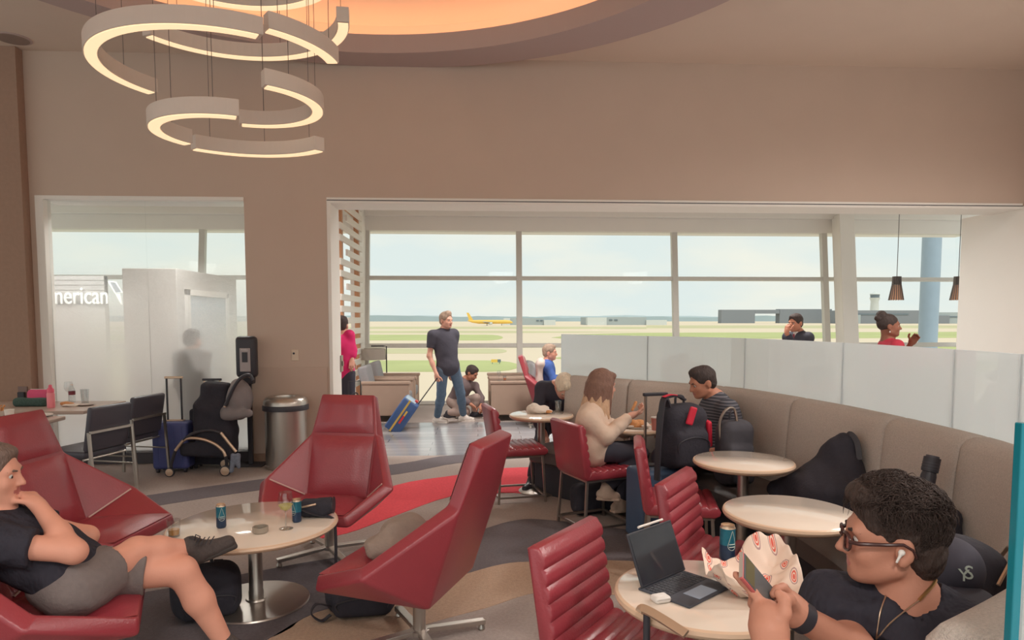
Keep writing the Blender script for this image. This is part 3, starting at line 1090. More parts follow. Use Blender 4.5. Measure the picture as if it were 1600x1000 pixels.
# ------------------------------------------------------------------ red lounge chairs
def make_lounge(label, loc, fwd):
    t = thing('lounge_chair', label, 'armchair', loc, rz_of(*fwd), 'red lounge chairs around the low table')
    HT, HB, SR, WT_, SF = (0.205, -0.36, 1.09), (0.245, -0.27, 0.81), (0.235, -0.13, 0.385), (0.425, 0.07, 0.545), (0.285, 0.40, 0.415)
    mir = lambda p: (-p[0], p[1], p[2])
    V_ = [HT, HB, SR, WT_, SF] + [mir(p) for p in (HT, HB, SR, WT_, SF)]
    fs = [(0, 5, 6, 1), (1, 6, 7, 2), (1, 2, 3), (6, 8, 7), (3, 2, 4), (8, 9, 7), (2, 7, 9, 4)]
    bm = bmesh.new()
    vv = [bm.verts.new(p) for p in V_]
    for f in fs:
        bm.faces.new([vv[i] for i in f])
    bmesh.ops.recalc_face_normals(bm, faces=bm.faces)
    bm.normal_update()
    # orient: seat normal up
    if bm.faces[:][-1].normal.z < 0:
        bmesh.ops.reverse_faces(bm, faces=bm.faces)
    src = bmesh.ops.solidify(bm, geom=bm.faces[:], thickness=0.075)
    bmesh.ops.recalc_face_normals(bm, faces=bm.faces)
    es = [e for e in bm.edges if len(e.link_faces) == 2 and e.calc_face_angle(0) > math.radians(12)]
    bmesh.ops.bevel(bm, geom=es, offset=0.014, segments=3, affect='EDGES', profile=0.5, clamp_overlap=True)
    me = bpy.data.meshes.new('shell')
    bm.to_mesh(me); bm.free()
    me.polygons.foreach_set('use_smooth', [True] * len(me.polygons))
    obj_from('shell', me, M_red, t)

    def pad(name, q, th, inset, m=M_red2):
        q = [Vector(p) for p in q]
        c = sum(q, Vector()) / len(q)
        nrm = (q[1] - q[0]).cross(q[2] - q[0]).normalized()
        if nrm.y < 0 and abs(nrm.y) > abs(nrm.z):
            nrm = -nrm
        if abs(nrm.z) >= abs(nrm.y) and nrm.z < 0:
            nrm = -nrm
        N = 7
        mb = MB()
        vs_, fs_ = [], []
        for i in range(N + 1):
            for j in range(N + 1):
                u, v = i / N, j / N
                p = (q[0] * (1 - u) + q[1] * u) * (1 - v) + (q[3] * (1 - u) + q[2] * u) * v
                p = c + (p - c) * inset
                e = (1 - (2 * u - 1) ** 8) * (1 - (2 * v - 1) ** 8)
                vs_.append(p + nrm * (0.004 + th * e ** 0.5))
        for i in range(N):
            for j in range(N):
                k = i * (N + 1) + j
                fs_.append((k, k + 1, k + N + 2, k + N + 1))
        mb.add(vs_, fs_)
        o = mb.build(name, m, t, smooth=True)
        return o
    off = 0.0
    pad('headrest', [HT, mir(HT), mir(HB), HB], 0.022, 0.925)
    pad('backrest', [HB, mir(HB), mir(SR), SR], 0.026, 0.95)
    pad('seat', [SR, mir(SR), mir(SF), SF], 0.03, 0.985)
    for s in (1, -1):
        a = Vector((SR[0] * s, SR[1] + 0.01, SR[2] + 0.012)); b = Vector((WT_[0] * s * 0.955, WT_[1] - 0.018, WT_[2] - 0.006))
        MB().tube([a, b], 0.0055, 8).build('piping', M_pipe, t, smooth=True)
    MB().lathe([(0.05, 0.055), (0.05, 0.075), (0.032, 0.08), (0.032, 0.20), (0.027, 0.205), (0.027, 0.32), (0.11, 0.325), (0.11, 0.345)], n=24).build('column', M_steel, t, smooth=True)
    for k in range(4):
        a = math.pi / 4 + k * math.pi / 2
        d = Vector((math.cos(a), math.sin(a), 0))
        b = MB()
        b.tube([d * 0.03 + Vector((0, 0, 0.068)), d * 0.36 + Vector((0, 0, 0.045))], 0.02, sq=(0.045, 0.024))
        b.lathe([(0.018, 0.0), (0.02, 0.01), (0.012, 0.034)], d * 0.345, 12)
        b.build('base_leg', M_steel, t, bevel=0.004)
    return t


make_lounge('high-back red lounge chair at far left, its seat beyond the crossed legs', (-2.36, 4.08, 0), (1, -0.12))
make_lounge('empty high-back red lounge chair facing the camera behind the low oval table', (-1.03, 4.66, 0), (-0.22, -1))
make_lounge('red lounge chair seen from behind with a grey garment on its seat', (-0.30, 3.36, 0), (-0.93, 0.36))
make_lounge('red lounge chair at the lower left edge under the man in shorts', (-1.89, 2.92, 0), (0.90, 0.38))

# ------------------------------------------------------------------ low lounge table
lt = thing('lounge_table', 'low round cream table with a steel column and disc base', 'table', (-1.29, 3.91, 0))
MB().lathe([(0.001, 0.0), (0.285, 0.0), (0.30, 0.006), (0.295, 0.014), (0.06, 0.022), (0.055, 0.03)], n=56).build('base_disc', M_steel, lt, smooth=True)
MB().lathe([(0.042, 0.024), (0.042, 0.07), (0.039, 0.075), (0.039, 0.445)], n=28).build('column', M_steel, lt, smooth=True)
MB().lathe([(0.39, 0.430), (0.44, 0.435), (0.463, 0.448), (0.469, 0.458), (0.465, 0.468), (0.457, 0.4715)], n=64).build('rim', M_rim, lt, smooth=True)
MB().lathe([(0.38, 0.44), (0.456, 0.4705), (0.45, 0.4735), (0.001, 0.4738)], n=64).build('table_top', M_top, lt, smooth=True)
LTZ = 0.4742


# ------------------------------------------------------------------ bistro tables and channel-tufted red chairs
def make_table(label, loc, r=0.305):
    t = thing('bistro_table', label, 'table', (loc[0], loc[1], 0), 0, 'round cream bistro tables along the banquette')
    MB().lathe([(0.001, 0.0), (0.20, 0.0), (0.215, 0.008), (0.205, 0.016), (0.05, 0.028), (0.045, 0.04)], n=40).build('base_disc', M_steel, t, smooth=True)
    MB().lathe([(0.036, 0.03), (0.036, 0.70)], n=24).build('column', M_steel, t, smooth=True)
    MB().lathe([(r * 0.8, 0.700), (r * 0.93, 0.703), (r * 0.985, 0.714), (r, 0.724), (r * 0.99, 0.735), (r * 0.965, 0.7395)], n=56).build('rim', M_rim, t, smooth=True)
    MB().lathe([(r * 0.79, 0.71), (r * 0.964, 0.7385), (r * 0.95, 0.7415), (0.001, 0.742)], n=56).build('table_top', M_top, t, smooth=True)
    return t


TZ = 0.7425
T1 = (0.76, 2.17); T2 = (1.47, 3.08); T3 = (1.70, 4.22); T4 = (1.30, 5.62); T5 = (0.60, 6.36)
make_table('nearest round cream table carrying the tablet and sandwich paper', T1)
make_table('empty round cream table directly behind the man in glasses', T2)
make_table('empty round cream table beside the large black backpack', T3, 0.315)
make_table('round table mostly hidden between the woman and the black backpack', T4)
make_table('round table with crumpled wrapper and water glass beside the bowed head', T5)


def channel(n, L, depth):
    """scalloped line of n channels along length L"""
    pts = []
    for i in range(n):
        for k in range(5):
            u = k / 5
            pts.append(((i + u) * L / n, depth * (math.sin(math.pi * u) ** 0.5 if 0 < u < 1 else 0)))
    pts.append((L, 0))
    return pts


def extr(mb, prof, w, ins=0.012):
    """profile in (y,z) extruded along x with softened ends"""
    cx = sum(p[0] for p in prof) / len(prof); cz = sum(p[1] for p in prof) / len(prof)
    n = len(prof)
    vs_ = []
    for x, k in ((-w / 2, 1), (-w / 2 + ins * 0.4, 0.35), (-w / 2 + ins, 0), (w / 2 - ins, 0), (w / 2 - ins * 0.4, 0.35), (w / 2, 1)):
        for i, (y, z) in enumerate(prof):
            p0 = prof[i - 1]; p1 = prof[(i + 1) % n]
            tx, tz = p1[0] - p0[0], p1[1] - p0[1]
            L = math.hypot(tx, tz) or 1
            nx, nz = -tz / L, tx / L
            # inward normal for a ccw profile
            vs_.append((x, y + nx * ins * k, z + nz * ins * k))
    fs_ = []
    for s in range(5):
        for i in range(n):
            j = (i + 1) % n
            fs_.append((s * n + i, s * n + j, (s + 1) * n + j, (s + 1) * n + i))
    fs_.append(tuple(range(n))[::-1])
    fs_.append(tuple(5 * n + i for i in range(n)))
    mb.add(vs_, fs_)
    return mb


def chair_meshes():
    # seat: y from -0.21 (back) to 0.23 (front), top z about 0.50
    top = [(0.22 - a, 0.488 + d) for a, d in channel(7, 0.40, 0.014)]          # front -> back
    seat = [(-0.20, 0.425), (0.20, 0.425), (0.228, 0.44), (0.234, 0.465)] + top
    sm = extr(MB(), seat, 0.46).mesh('seat', smooth=True)
    # back: ribbed front face leaning back, smooth rear
    back_front = [(-0.175 - 0.06 * (a / 0.36) + d, 0.478 + a) for a, d in channel(6, 0.36, 0.013)]
    back = back_front + [(-0.245, 0.852), (-0.275, 0.856), (-0.295, 0.842), (-0.25, 0.56), (-0.235, 0.46), (-0.215, 0.428), (-0.185, 0.43)]
    bm_ = extr(MB(), back, 0.46).mesh('backrest', smooth=True)
    return sm, bm_


SEAT_ME, BACK_ME = chair_meshes()
for me_ in (SEAT_ME, BACK_ME):
    me_.materials.append(M_red2)


def leg_mesh(sx, sy):
    return MB().tube([(sx * 0.20, sy * 0.19 - 0.005, 0.425), (sx * 0.215, sy * 0.215 - 0.005, 0.0)], 0.01, sq=(0.02, 0.02)).mesh('leg', bevel=0.002)


LEG_ME = {(sx, sy): leg_mesh(sx, sy) for sx in (-1, 1) for sy in (-1, 1)}
RAIL_S = [MB().tube([(sx * 0.213, -0.215, 0.055), (sx * 0.213, 0.205, 0.055)], 0.01, sq=(0.018, 0.018)).mesh('rail') for sx in (-1, 1)]
RAIL_F = [MB().tube([(-0.205, y, 0.055), (0.205, y, 0.055)], 0.01, sq=(0.018, 0.018)).mesh('rail') for y in (-0.215, 0.205)]
SFR = MB().box2((-0.205, -0.20, 0.408), (0.205, 0.20, 0.4245)).mesh('seat_frame')
for me_ in list(LEG_ME.values()) + RAIL_S + RAIL_F + [SFR]:
    me_.materials.append(M_steel_d)


def make_bistro_chair(label, loc, fwd):
    t = thing('bistro_chair', label, 'chair', (loc[0], loc[1], 0), rz_of(*fwd), 'red channel-tufted bistro chairs')
    obj_from('seat', SEAT_ME, None, t)
    obj_from('backrest', BACK_ME, None, t)
    obj_from('seat_frame', SFR, None, t)
    for k, me_ in LEG_ME.items():
        obj_from('leg', me_, None, t)
    for me_ in RAIL_S + RAIL_F:
        obj_from('rail', me_, None, t)
    return t


make_bistro_chair('red channel-tufted chair in the foreground left of the tablet', (0.54, 2.33), (0.80, -0.60))
make_bistro_chair('red channel-tufted chair just behind the tablet and the blue can', (1.22, 3.215), (0.82, -0.57))
make_bistro_chair('red channel-tufted chair in front of the blue suitcase', (1.30, 4.26), (0.97, -0.22))
make_bistro_chair('red chair the woman in the cream sweatshirt sits on', (0.93, 5.26), (0.93, 0.36))
make_bistro_chair('empty red chair left of the table with the crumpled wrapper', (0.36, 6.16), (0.98, 0.18))

# ------------------------------------------------------------------ curved banquette with glass screen
BQ = smooth_path([(0.86, 6.92, 0), (1.5, 6.24, 0), (2.16, 5.52, 0), (2.45, 4.45, 0), (2.52, 3.43, 0), (2.45, 2.78, 0), (2.18, 2.16, 0), (1.73, 1.62, 0), (1.28, 1.27, 0), (0.862, 1.015, 0)], 12)
BL = [0.0]
for i in range(1, len(BQ)):
    BL.append(BL[-1] + (BQ[i] - BQ[i - 1]).length)


def bq_at(s):
    s = max(0, min(s, BL[-1]))
    for i in range(1, len(BQ)):
        if BL[i] >= s:
            u = (s - BL[i - 1]) / (BL[i] - BL[i - 1])
            p = BQ[i - 1].lerp(BQ[i], u)
            d = (BQ[min(i + 1, len(BQ) - 1)] - BQ[max(i - 2, 0)]).normalized()
            return p, Vector((d.y, -d.x, 0))
    return BQ[-1], Vector((0, 0, 0))


def bq_param(pt):
    return min(range(0, 2000), key=lambda k: (bq_at(BL[-1] * k / 2000)[0] - Vector((pt.x, pt.y, 0))).length) / 2000 * BL[-1]


def sweep(s0, s1, prof, step=0.06, end=0.02):
    """prof: closed list of (inward offset, z); ends softened"""
    n = max(3, int((s1 - s0) / step))
    ss = [s0, s0 + end * 0.3, s0 + end] + [s0 + end + (s1 - s0 - 2 * end) * k / n for k in range(1, n)] + [s1 - end, s1 - end * 0.3, s1]
    ks = [1, 0.4, 0] + [0] * (n - 1) + [0, 0.4, 1]
    cx = sum(p[0] for p in prof) / len(prof); cz = sum(p[1] for p in prof) / len(prof)
    m = len(prof)
    vs_, fs_ = [], []
    for s, k in zip(ss, ks):
        p, nn = bq_at(s)
        for i, (a, z) in enumerate(prof):
            q0, q1 = prof[i - 1], prof[(i + 1) % m]
            tx, tz = q1[0] - q0[0], q1[1] - q0[1]
            L = math.hypot(tx, tz) or 1
            a2, z2 = a - tz / L * end * k * 0.8, z + tx / L * end * k * 0.8
            v = p + nn * a2
            vs_.append((v.x, v.y, z2))
    for i in range(len(ss) - 1):
        for j in range(m):
            l = (j + 1) % m
            fs_.append((i * m + j, i * m + l, (i + 1) * m + l, (i + 1) * m + j))
    fs_.append(tuple(range(m))[::-1])
    fs_.append(tuple((len(ss) - 1) * m + j for j in range(m)))
    return MB().add(vs_, fs_)


bq = thing('banquette', 'long curved grey tweed banquette with dark leather seat', 'banquette', (0, 0, 0))
seams = [0.20] + [bq_param(P(x, y, 1.08)) for x, y in ((1003, 592), (1145, 602), (1287, 621), (1437, 652), (1548, 682))]
s_last = seams[-1]
seams += [s_last + 0.62, s_last + 1.24, BL[-1] - 0.10]
prof_b = [(0.02, 0.44), (0.235, 0.44), (0.24, 0.50), (0.205, 0.92), (0.19, 1.03), (0.165, 1.066), (0.13, 1.08), (0.06, 1.08), (0.03, 1.07), (0.02, 1.05)]
for a, b in zip(seams[:-1], seams[1:]):
    sweep(a + 0.003, b - 0.003, prof_b).build('back_cushion', M_tweed, bq, smooth=True)
prof_s = [(0.20, 0.30), (0.70, 0.30), (0.725, 0.32), (0.73, 0.42), (0.70, 0.448), (0.60, 0.455), (0.20, 0.455)]
for a, b in ((0.20, seams[2]), (seams[2] + 0.004, seams[4]), (seams[4] + 0.004, BL[-1] - 0.10)):
    sweep(a + 0.003, b - 0.003, prof_s).build('seat_cushion', M_bench, bq, smooth=True)
sweep(0.20, BL[-1] - 0.10, [(0.02, 0.0), (0.64, 0.0), (0.64, 0.298), (0.19, 0.298), (0.19, 0.438), (0.02, 0.438)]).build('plinth', M_dark, bq)
M_teal = mat('green_glass_edge', rgb(20, 120, 136, 0.9), 0.15, spec=0.6)
gs = [0.0] + [bq_param(P(x, y, 1.08)) for x, y in ((1016, 593), (1170, 605), (1328, 629), (1488, 665), (1572, 690))]
gs += [gs[-1] + 0.85, gs[-1] + 1.7, BL[-1] - 0.02]
gp = thing('glass_screen', 'frosted glass screen panels rising behind the curved banquette', 'glass screen', (0, 0, 0))
for a, b in zip(gs[:-1], gs[1:]):
    if b - a < 0.1:
        continue
    o = sweep(a + 0.004, b - 0.004, [(0.0, 0.44), (0.012, 0.44), (0.012, 1.485), (0.0, 1.485)], 0.12, 0.0005).build('glass_panel', M_frost_panel, gp)
for s_ in gs[1:-1]:
    p, nn = bq_at(s_)
    MB().box2((p.x - 0.0035, p.y - 0.0035, 0.44), (p.x + 0.0035, p.y + 0.0035, 1.485)).build('panel_joint', M_black, gp)
p, nn = bq_at(BL[-1])
dd = Vector((nn.y, -nn.x, 0)) * -1
MB().tube([p + nn * 0.006 + Vector((0, 0, 0.44)), p + nn * 0.006 + Vector((0, 0, 1.485))], 0.01, sq=(0.016, 0.014)).build('edge_strip', M_teal, gp, bevel=0.002)

# ------------------------------------------------------------------ chandelier
ch = thing('chandelier', 'spiral chandelier of white curved light bars hung on thin wires', 'chandelier', (-1.66, 4.77, 0))
M_chw = mat('chandelier_white', rgb(196, 184, 176, 0.85), 0.5)
M_wire = mat('hanging_wire', rgb(96, 88, 86, 0.8), 0.5)


def arc_bar(cx, cy, z, r, a0, a1, w=0.085, h=0.10):
    a0, a1 = math.radians(a0), math.radians(a1)
    n_ = max(10, int(abs(a1 - a0) / 0.07))
    body, dif = [], []
    vs_, fs_ = [], []
    for k in range(n_ + 1):
        a = a0 + (a1 - a0) * k / n_
        c, s = math.cos(a), math.sin(a)
        for (ro, zz) in ((r - w / 2, z), (r + w / 2, z), (r + w / 2, z + h), (r - w / 2, z + h)):
            vs_.append((cx + c * ro, cy + s * ro, zz))
    for k in range(n_):
        for j in range(4):
            l = (j + 1) % 4
            fs_.append((4 * k + j, 4 * k + l, 4 * k + 4 + l, 4 * k + 4 + j))
    fs_ += [(0, 1, 2, 3), (4 * n_ + 3, 4 * n_ + 2, 4 * n_ + 1, 4 * n_)]
    b = MB().add(vs_, fs_).build('light_bar', M_chw, ch, bevel=0.004)
    vs_, fs_ = [], []
    for k in range(n_ + 1):
        a = a0 + (a1 - a0) * (0.012 + 0.976 * k / n_)
        c, s = math.cos(a), math.sin(a)
        for (ro, zz) in ((r - w * 0.40, z - 0.006), (r + w * 0.40, z - 0.006), (r + w * 0.40, z + 0.004), (r - w * 0.40, z + 0.004)):
            vs_.append((cx + c * ro, cy + s * ro, zz))
    for k in range(n_):
        for j in range(4):
            l = (j + 1) % 4
            fs_.append((4 * k + j, 4 * k + l, 4 * k + 4 + l, 4 * k + 4 + j))
    fs_ += [(0, 1, 2, 3), (4 * n_ + 3, 4 * n_ + 2, 4 * n_ + 1, 4 * n_)]
    MB().add(vs_, fs_).build('diffuser', M_lampglow, b)
    for u in (0.12, 0.5, 0.88):
        a = a0 + (a1 - a0) * u
        x, y = cx + math.cos(a) * r, cy + math.sin(a) * r
        MB().tube([(x, y, z + h), (x, y, CEIL + 0.5)], 0.0022, 5).build('wire', M_wire, ch)


arc_bar(0, 0, 2.88, 0.46, 146, 295)
arc_bar(0.03, 0.0, 2.895, 0.64, 44, 136)
arc_bar(0.09, 0.0, 3.075, 0.48, -58, 112)
arc_bar(-0.02, 0, 3.275, 0.775, 148, 304)
arc_bar(0.01, 0, 3.35, 0.69, -54, -4)
arc_bar(-0.02, 0, 3.67, 0.77, 5, 152)
arc_bar(0.0, 0, 4.02, 0.70, 40, 150)

# ------------------------------------------------------------------ waste bin, sanitizer stand, wall plate
q = P(462, 719, 0)
bn = thing('waste_bin', 'round stainless waste bin with a domed open lid against the column', 'waste bin', (q.x, WY - 0.29, 0))
MB().lathe([(0.225, 0.0), (0.228, 0.02), (0.228, 0.03), (0.222, 0.035), (0.222, 0.64)], n=40).build('body', M_steel, bn, smooth=True)
MB().lathe([(0.223, 0.641), (0.246, 0.643), (0.246, 0.69), (0.24, 0.70)], n=40).build('lid_band', M_black, bn, smooth=True)
MB().lathe([(0.239, 0.701), (0.235, 0.74), (0.215, 0.775), (0.18, 0.79), (0.12, 0.79), (0.115, 0.77), (0.115, 0.72)], n=40).build('dome_lid', M_steel, bn, smooth=True)
MB().lathe([(0.001, 0.7195), (0.1149, 0.72)], n=24).build('opening', M_black, bn)
q = P(399, 722, 0)
sd = thing('sanitizer_stand', 'black hand sanitizer dispenser on a floor pole beside the frosted glass', 'sanitizer dispenser', (q.x, WY - 0.16, 0))
MB().box2((-0.16, -0.14, 0), (0.16, 0.12, 0.012)).build('base_plate', M_black, sd, bevel=0.004)
MB().box2((-0.026, -0.02, 0.012), (0.026, 0.02, 1.02)).build('pole', M_black, sd, bevel=0.004)
MB().box((0, -0.045, 1.22), (0.225, 0.12, 0.46)).build('dispenser_case', M_black, sd, bevel=0.045, seg=4, smooth=True)
MB().box((0, -0.04, 0.985), (0.14, 0.10, 0.13), taper=(1.1, 1.1)).build('nozzle', M_black, sd, bevel=0.01)
MB().box((0, -0.109, 1.19), (0.115, 0.014, 0.26)).build('window_panel', mat('dispenser_window', rgb(150, 140, 140, 0.8), 0.3), sd, bevel=0.006)
MB().box((0, -0.118, 1.22), (0.06, 0.008, 0.11)).build('label_plate', M_black, sd, bevel=0.002)
text_mesh('lettering', 'PURELL', 0.022, mat('print_white', rgb(220, 216, 214), 0.6), sd, 0.0005, (0, -0.1165, 1.30), (math.pi / 2, 0, 0))
q = PY(461, 555, WY - 0.01)
wpl = thing('wall_switch', 'small cream switch plate on the column', 'switch', (q.x, WY - 0.0005, q.z))
MB().box2((-0.04, -0.008, -0.062), (0.04, 0, 0.062)).build('plate', mat('cream_plastic', rgb(204, 186, 166, 0.85), 0.4), wpl, bevel=0.003)
MB().lathe([(0.001, 0.004), (0.012, 0.003), (0.012, 0)], n=14, M=Matrix.Rotation(math.pi / 2, 3, 'X'), c=(-0.014, -0.008, 0.02)).build('button', M_black, wpl)
q = PY(531, 568, WY + 0.45)
jp = thing('door_latch_plate', 'grey metal plate on the white jamb of the wide opening', 'metal plate', (OX0 + 0.0355, WY + 0.45, q.z))
MB().box2((0, -0.06, -0.1), (0.015, 0.06, 0.1)).build('plate', M_steel_d, jp, bevel=0.003)
MB().box2((0.015, -0.02, -0.03), (0.03, 0.02, 0.03)).build('catch', M_steel_d, jp, bevel=0.003)


# ------------------------------------------------------------------ pendant lamps
def make_pendant(label, px, yy=12.2):
    b = PY(px, 469, yy); tp = PY(px, 432, yy)
    t = thing('pendant_lamp', label, 'pendant lamp', (b.x, yy, b.z), 0, 'conical pendant lamps at the right window')
    h = tp.z - b.z
    M_sl = mat('pendant_slat_grey', rgb(110, 102, 100, 0.8), 0.5)
    n_ = 18
    for k in range(n_):
        a = 2 * math.pi * k / n_
        d = Vector((math.cos(a), math.sin(a), 0))
        MB().tube([d * 0.125, d * 0.075 + Vector((0, 0, h * 0.66)), d * 0.068 + Vector((0, 0, h))], 0.01, sq=(0.018, 0.006)).build('slat', M_sl, t)
    MB().lathe([(0.060, h * 0.66), (0.062, h), (0.001, h + 0.004)], n=18).build('cap', M_sl, t, smooth=True)
    MB().lathe([(0.112, 0.004), (0.064, h * 0.64)], n=18).build('diffuser', mat('pendant_wood_glow', rgb(210, 150, 120, 0.9), 0.5, emit=(1, 0.62, 0.4, 1), estr=0.12), t, smooth=True)
    MB().tube([(0, 0, h), (0, 0, 3.8 - b.z)], 0.006, 6).build('cord', M_wire, t)
    return t


make_pendant('slatted cone pendant lamp hanging above the woman with the bun', 1400)
make_pendant('slatted cone pendant lamp half hidden by the white wall', 1496)


# ------------------------------------------------------------------ window-bay armchairs
M_arm = mat('armchair_tan_side', rgb(164, 140, 124, 0.85), 0.6, noise=0.05, nscale=10)
M_ag = mat('armchair_grey_fabric', rgb(140, 138, 140, 0.85), 0.85, noise=0.1, nscale=60)


def make_armchair(label, loc, fwd, grp):
    t = thing('armchair', label, 'armchair', (loc[0], loc[1], 0), rz_of(*fwd), grp)
    for s in (-1, 1):
        MB().box((s * 0.34, 0.02, 0.35), (0.09, 0.74, 0.50)).build('side_panel', M_arm, t, bevel=0.012)
        MB().box((s * 0.34, 0.02, 0.62), (0.11, 0.78, 0.05)).build('armrest', M_arm, t, bevel=0.012)
        for y in (-0.3, 0.33):
            MB().box((s * 0.33, y, 0.05), (0.05, 0.05, 0.1)).build('leg', M_dark, t)
    MB().box((0, 0.06, 0.36), (0.585, 0.64, 0.16)).build('seat_cushion', M_ag, t, bevel=0.03, seg=3, smooth=True)
    MB().box((0, 0.02, 0.19), (0.585, 0.70, 0.17)).build('seat_box', M_arm, t, bevel=0.01)
    M_ = Matrix.Rotation(math.radians(-12), 3, 'X')
    MB().box((0, -0.32, 0.63), (0.585, 0.15, 0.50), M=Matrix.Rotation(math.radians(12), 3, 'X')).build('back_cushion', M_ag, t, bevel=0.04, seg=3, smooth=True)
    return t


make_armchair('grey armchair with tan side, nearer one beside the floor lamp', (-1.48, 11.15), (1, 0), 'window armchairs facing right')
make_armchair('grey armchair with tan side, one by the glass under the floor lamp', (-1.47, 12.15), (1, 0), 'window armchairs facing right')
make_armchair('grey armchair with tan side facing left, nearer of the right pair', (0.60, 11.16), (-1, 0), 'window armchairs facing left')
make_armchair('grey armchair with tan side facing left, nearest the glass', (0.58, 12.1), (-1, 0), 'window armchairs facing left')
q = PY(580, 553, 12.5)
fl = thing('floor_lamp', 'floor lamp with a flat grey shade behind the left armchairs', 'floor lamp', (q.x + 0.26, 12.62, 0))
MB().lathe([(0.14, 0), (0.14, 0.02)], n=24).build('base', M_dark, fl)
MB().tube([(0, 0, 0.02), (0, 0, 1.13), (-0.06, 0, 1.135), (-0.28, 0, 1.135)], 0.011, 8).build('pole', M_dark, fl)
MB().lathe([(0.25, q.z - 0.11), (0.24, q.z + 0.09), (0.235, q.z + 0.09), (0.245, q.z - 0.11), (0.25, q.z - 0.11)], (-0.26, 0, 0), 28).build('shade', mat('lamp_shade_grey', rgb(166, 156, 146, 0.85), 0.7), fl, smooth=True)

# ------------------------------------------------------------------ slatted wood screen
sx_ = -2.2
scn = thing('slat_screen', 'screen of pale staggered slats with wooden posts beside the opening', 'screen', (sx_, 0, 0))
M_slat = mat('pale_slat', rgb(214, 208, 200, 0.85), 0.5)
M_wood = mat('orange_wood_post', rgb(176, 126, 92, 0.85), 0.5, noise=0.15, nscale=8, stretch=(4, 4, 0.4))
for yy in (12.5, 11.0):
    MB().box2((-0.03, yy, 0), (0.05, yy + 0.12, 3.8)).build('post', M_wood, scn, bevel=0.004)
zz = 0.45
k = 0
while zz < 3.7:
    a = 10.75 if k % 3 else 11.3
    MB().box2((0.052, a, zz), (0.085, 12.75, zz + 0.10)).build('slat', M_slat, scn, bevel=0.003)
    zz += 0.185
    k += 1
MB().box2((-0.03, 10.9, 3.45), (0.05, 12.62, 3.55)).build('top_rail', M_wood, scn)


# ------------------------------------------------------------------ dark chairs and tables at the left wall
def make_dark_chair(label, loc, fwd):
    t = thing('dining_chair', label, 'chair', (loc[0], loc[1], 0), rz_of(*fwd), 'black dining chairs by the frosted glass')
    MB().box((0, 0.02, 0.455), (0.46, 0.46, 0.06)).build('seat', M_blackl, t, bevel=0.02, seg=3, smooth=True)
    MB().box((0, -0.245, 0.68), (0.46, 0.055, 0.40), M=Matrix.Rotation(math.radians(10), 3, 'X')).build('backrest', M_blackl, t, bevel=0.022, seg=3, smooth=True)
    fr = MB()
    for s in (-1, 1):
        MB().tube([(s * 0.235, -0.27, 0.66), (s * 0.235, -0.31, 0.02)], 0.011, sq=(0.022, 0.022)).build('leg', M_steel, t)
        MB().tube([(s * 0.235, 0.20, 0.43), (s * 0.235, 0.23, 0.02)], 0.011, sq=(0.022, 0.022)).build('leg', M_steel, t)
        MB().tube([(s * 0.235, -0.29, 0.30), (s * 0.235, 0.21, 0.30)], 0.008, 8).build('side_rail', M_steel, t)
    MB().tube([(-0.235, -0.285, 0.66), (0.235, -0.285, 0.66)], 0.011, sq=(0.022, 0.022)).build('back_rail', M_steel, t)
    MB().tube([(-0.235, -0.20, 0.415), (0.235, -0.20, 0.415)], 0.01, 8).build('cross_rail', M_steel, t)
    return t


q = P(165, 720, 0)
make_dark_chair('black dining chair with steel legs, nearer one behind the red lounge chair', (-3.55, 6.28), (-0.96, 0.28))
make_dark_chair('black dining chair with steel legs, one beside the blue suitcase', (-3.58, 7.02), (-0.97, 0.22))
M_ltop = mat('taupe_laminate', rgb(176, 156, 144, 0.85), 0.3)


def make_wall_table(label, x0, x1, y0, y1):
    t = thing('dining_table', label, 'table', ((x0 + x1) / 2, (y0 + y1) / 2, 0), 0)
    w_, d_ = x1 - x0, y1 - y0
    MB().box((0, 0, 0.725), (w_, d_, 0.035)).build('table_top', M_ltop, t, bevel=0.008)
    MB().box((0, 0, 0.37), (0.09, 0.09, 0.665)).build('column', M_black, t)
    MB().box((0, 0, 0.018), (0.5, 0.45, 0.036)).build('base', M_black, t, bevel=0.008)
    return t


make_wall_table('taupe rectangular table against the brown wall with bottles on it', -5.25, -3.86, 6.80, 7.62)
make_wall_table('rectangular table with a plate and cup at the left edge', -5.25, -3.82, 5.95, 6.45)
# ================================================================== people
def skin(name, r, g, b):
    return mat(name, rgb(r, g, b, 0.75), 0.5, spec=0.35, noise=0.07, nscale=14, bump=0.06, bscale=160)


M_skin_f = skin('skin_olive', 172, 120, 100)
M_skin_l = skin('skin_rosy', 196, 140, 120)
M_skin_m = skin('skin_fair', 190, 142, 124)
M_skin_t = skin('skin_tan', 168, 114, 92)
M_skin_d = skin('skin_brown', 128, 84, 68)
M_eye = mat('eye_white', rgb(210, 204, 198), 0.2)
M_iris = mat('eye_dark', rgb(46, 34, 30), 0.15)


def lipm(m_name, base):
    return mat(m_name, base, 0.45)


M_lip = mat('lips_rose', rgb(164, 96, 90, 0.8), 0.45)


def hairm(name, r, g, b, sc=60):
    return mat(name, rgb(r, g, b, 0.8), 0.6, spec=0.3, noise=0.35, nscale=sc, bump=0.8, bscale=sc * 1.6, stretch=(1, 1, 0.35))


def V3(v):
    return np.array((v[0], v[1], v[2]), float)


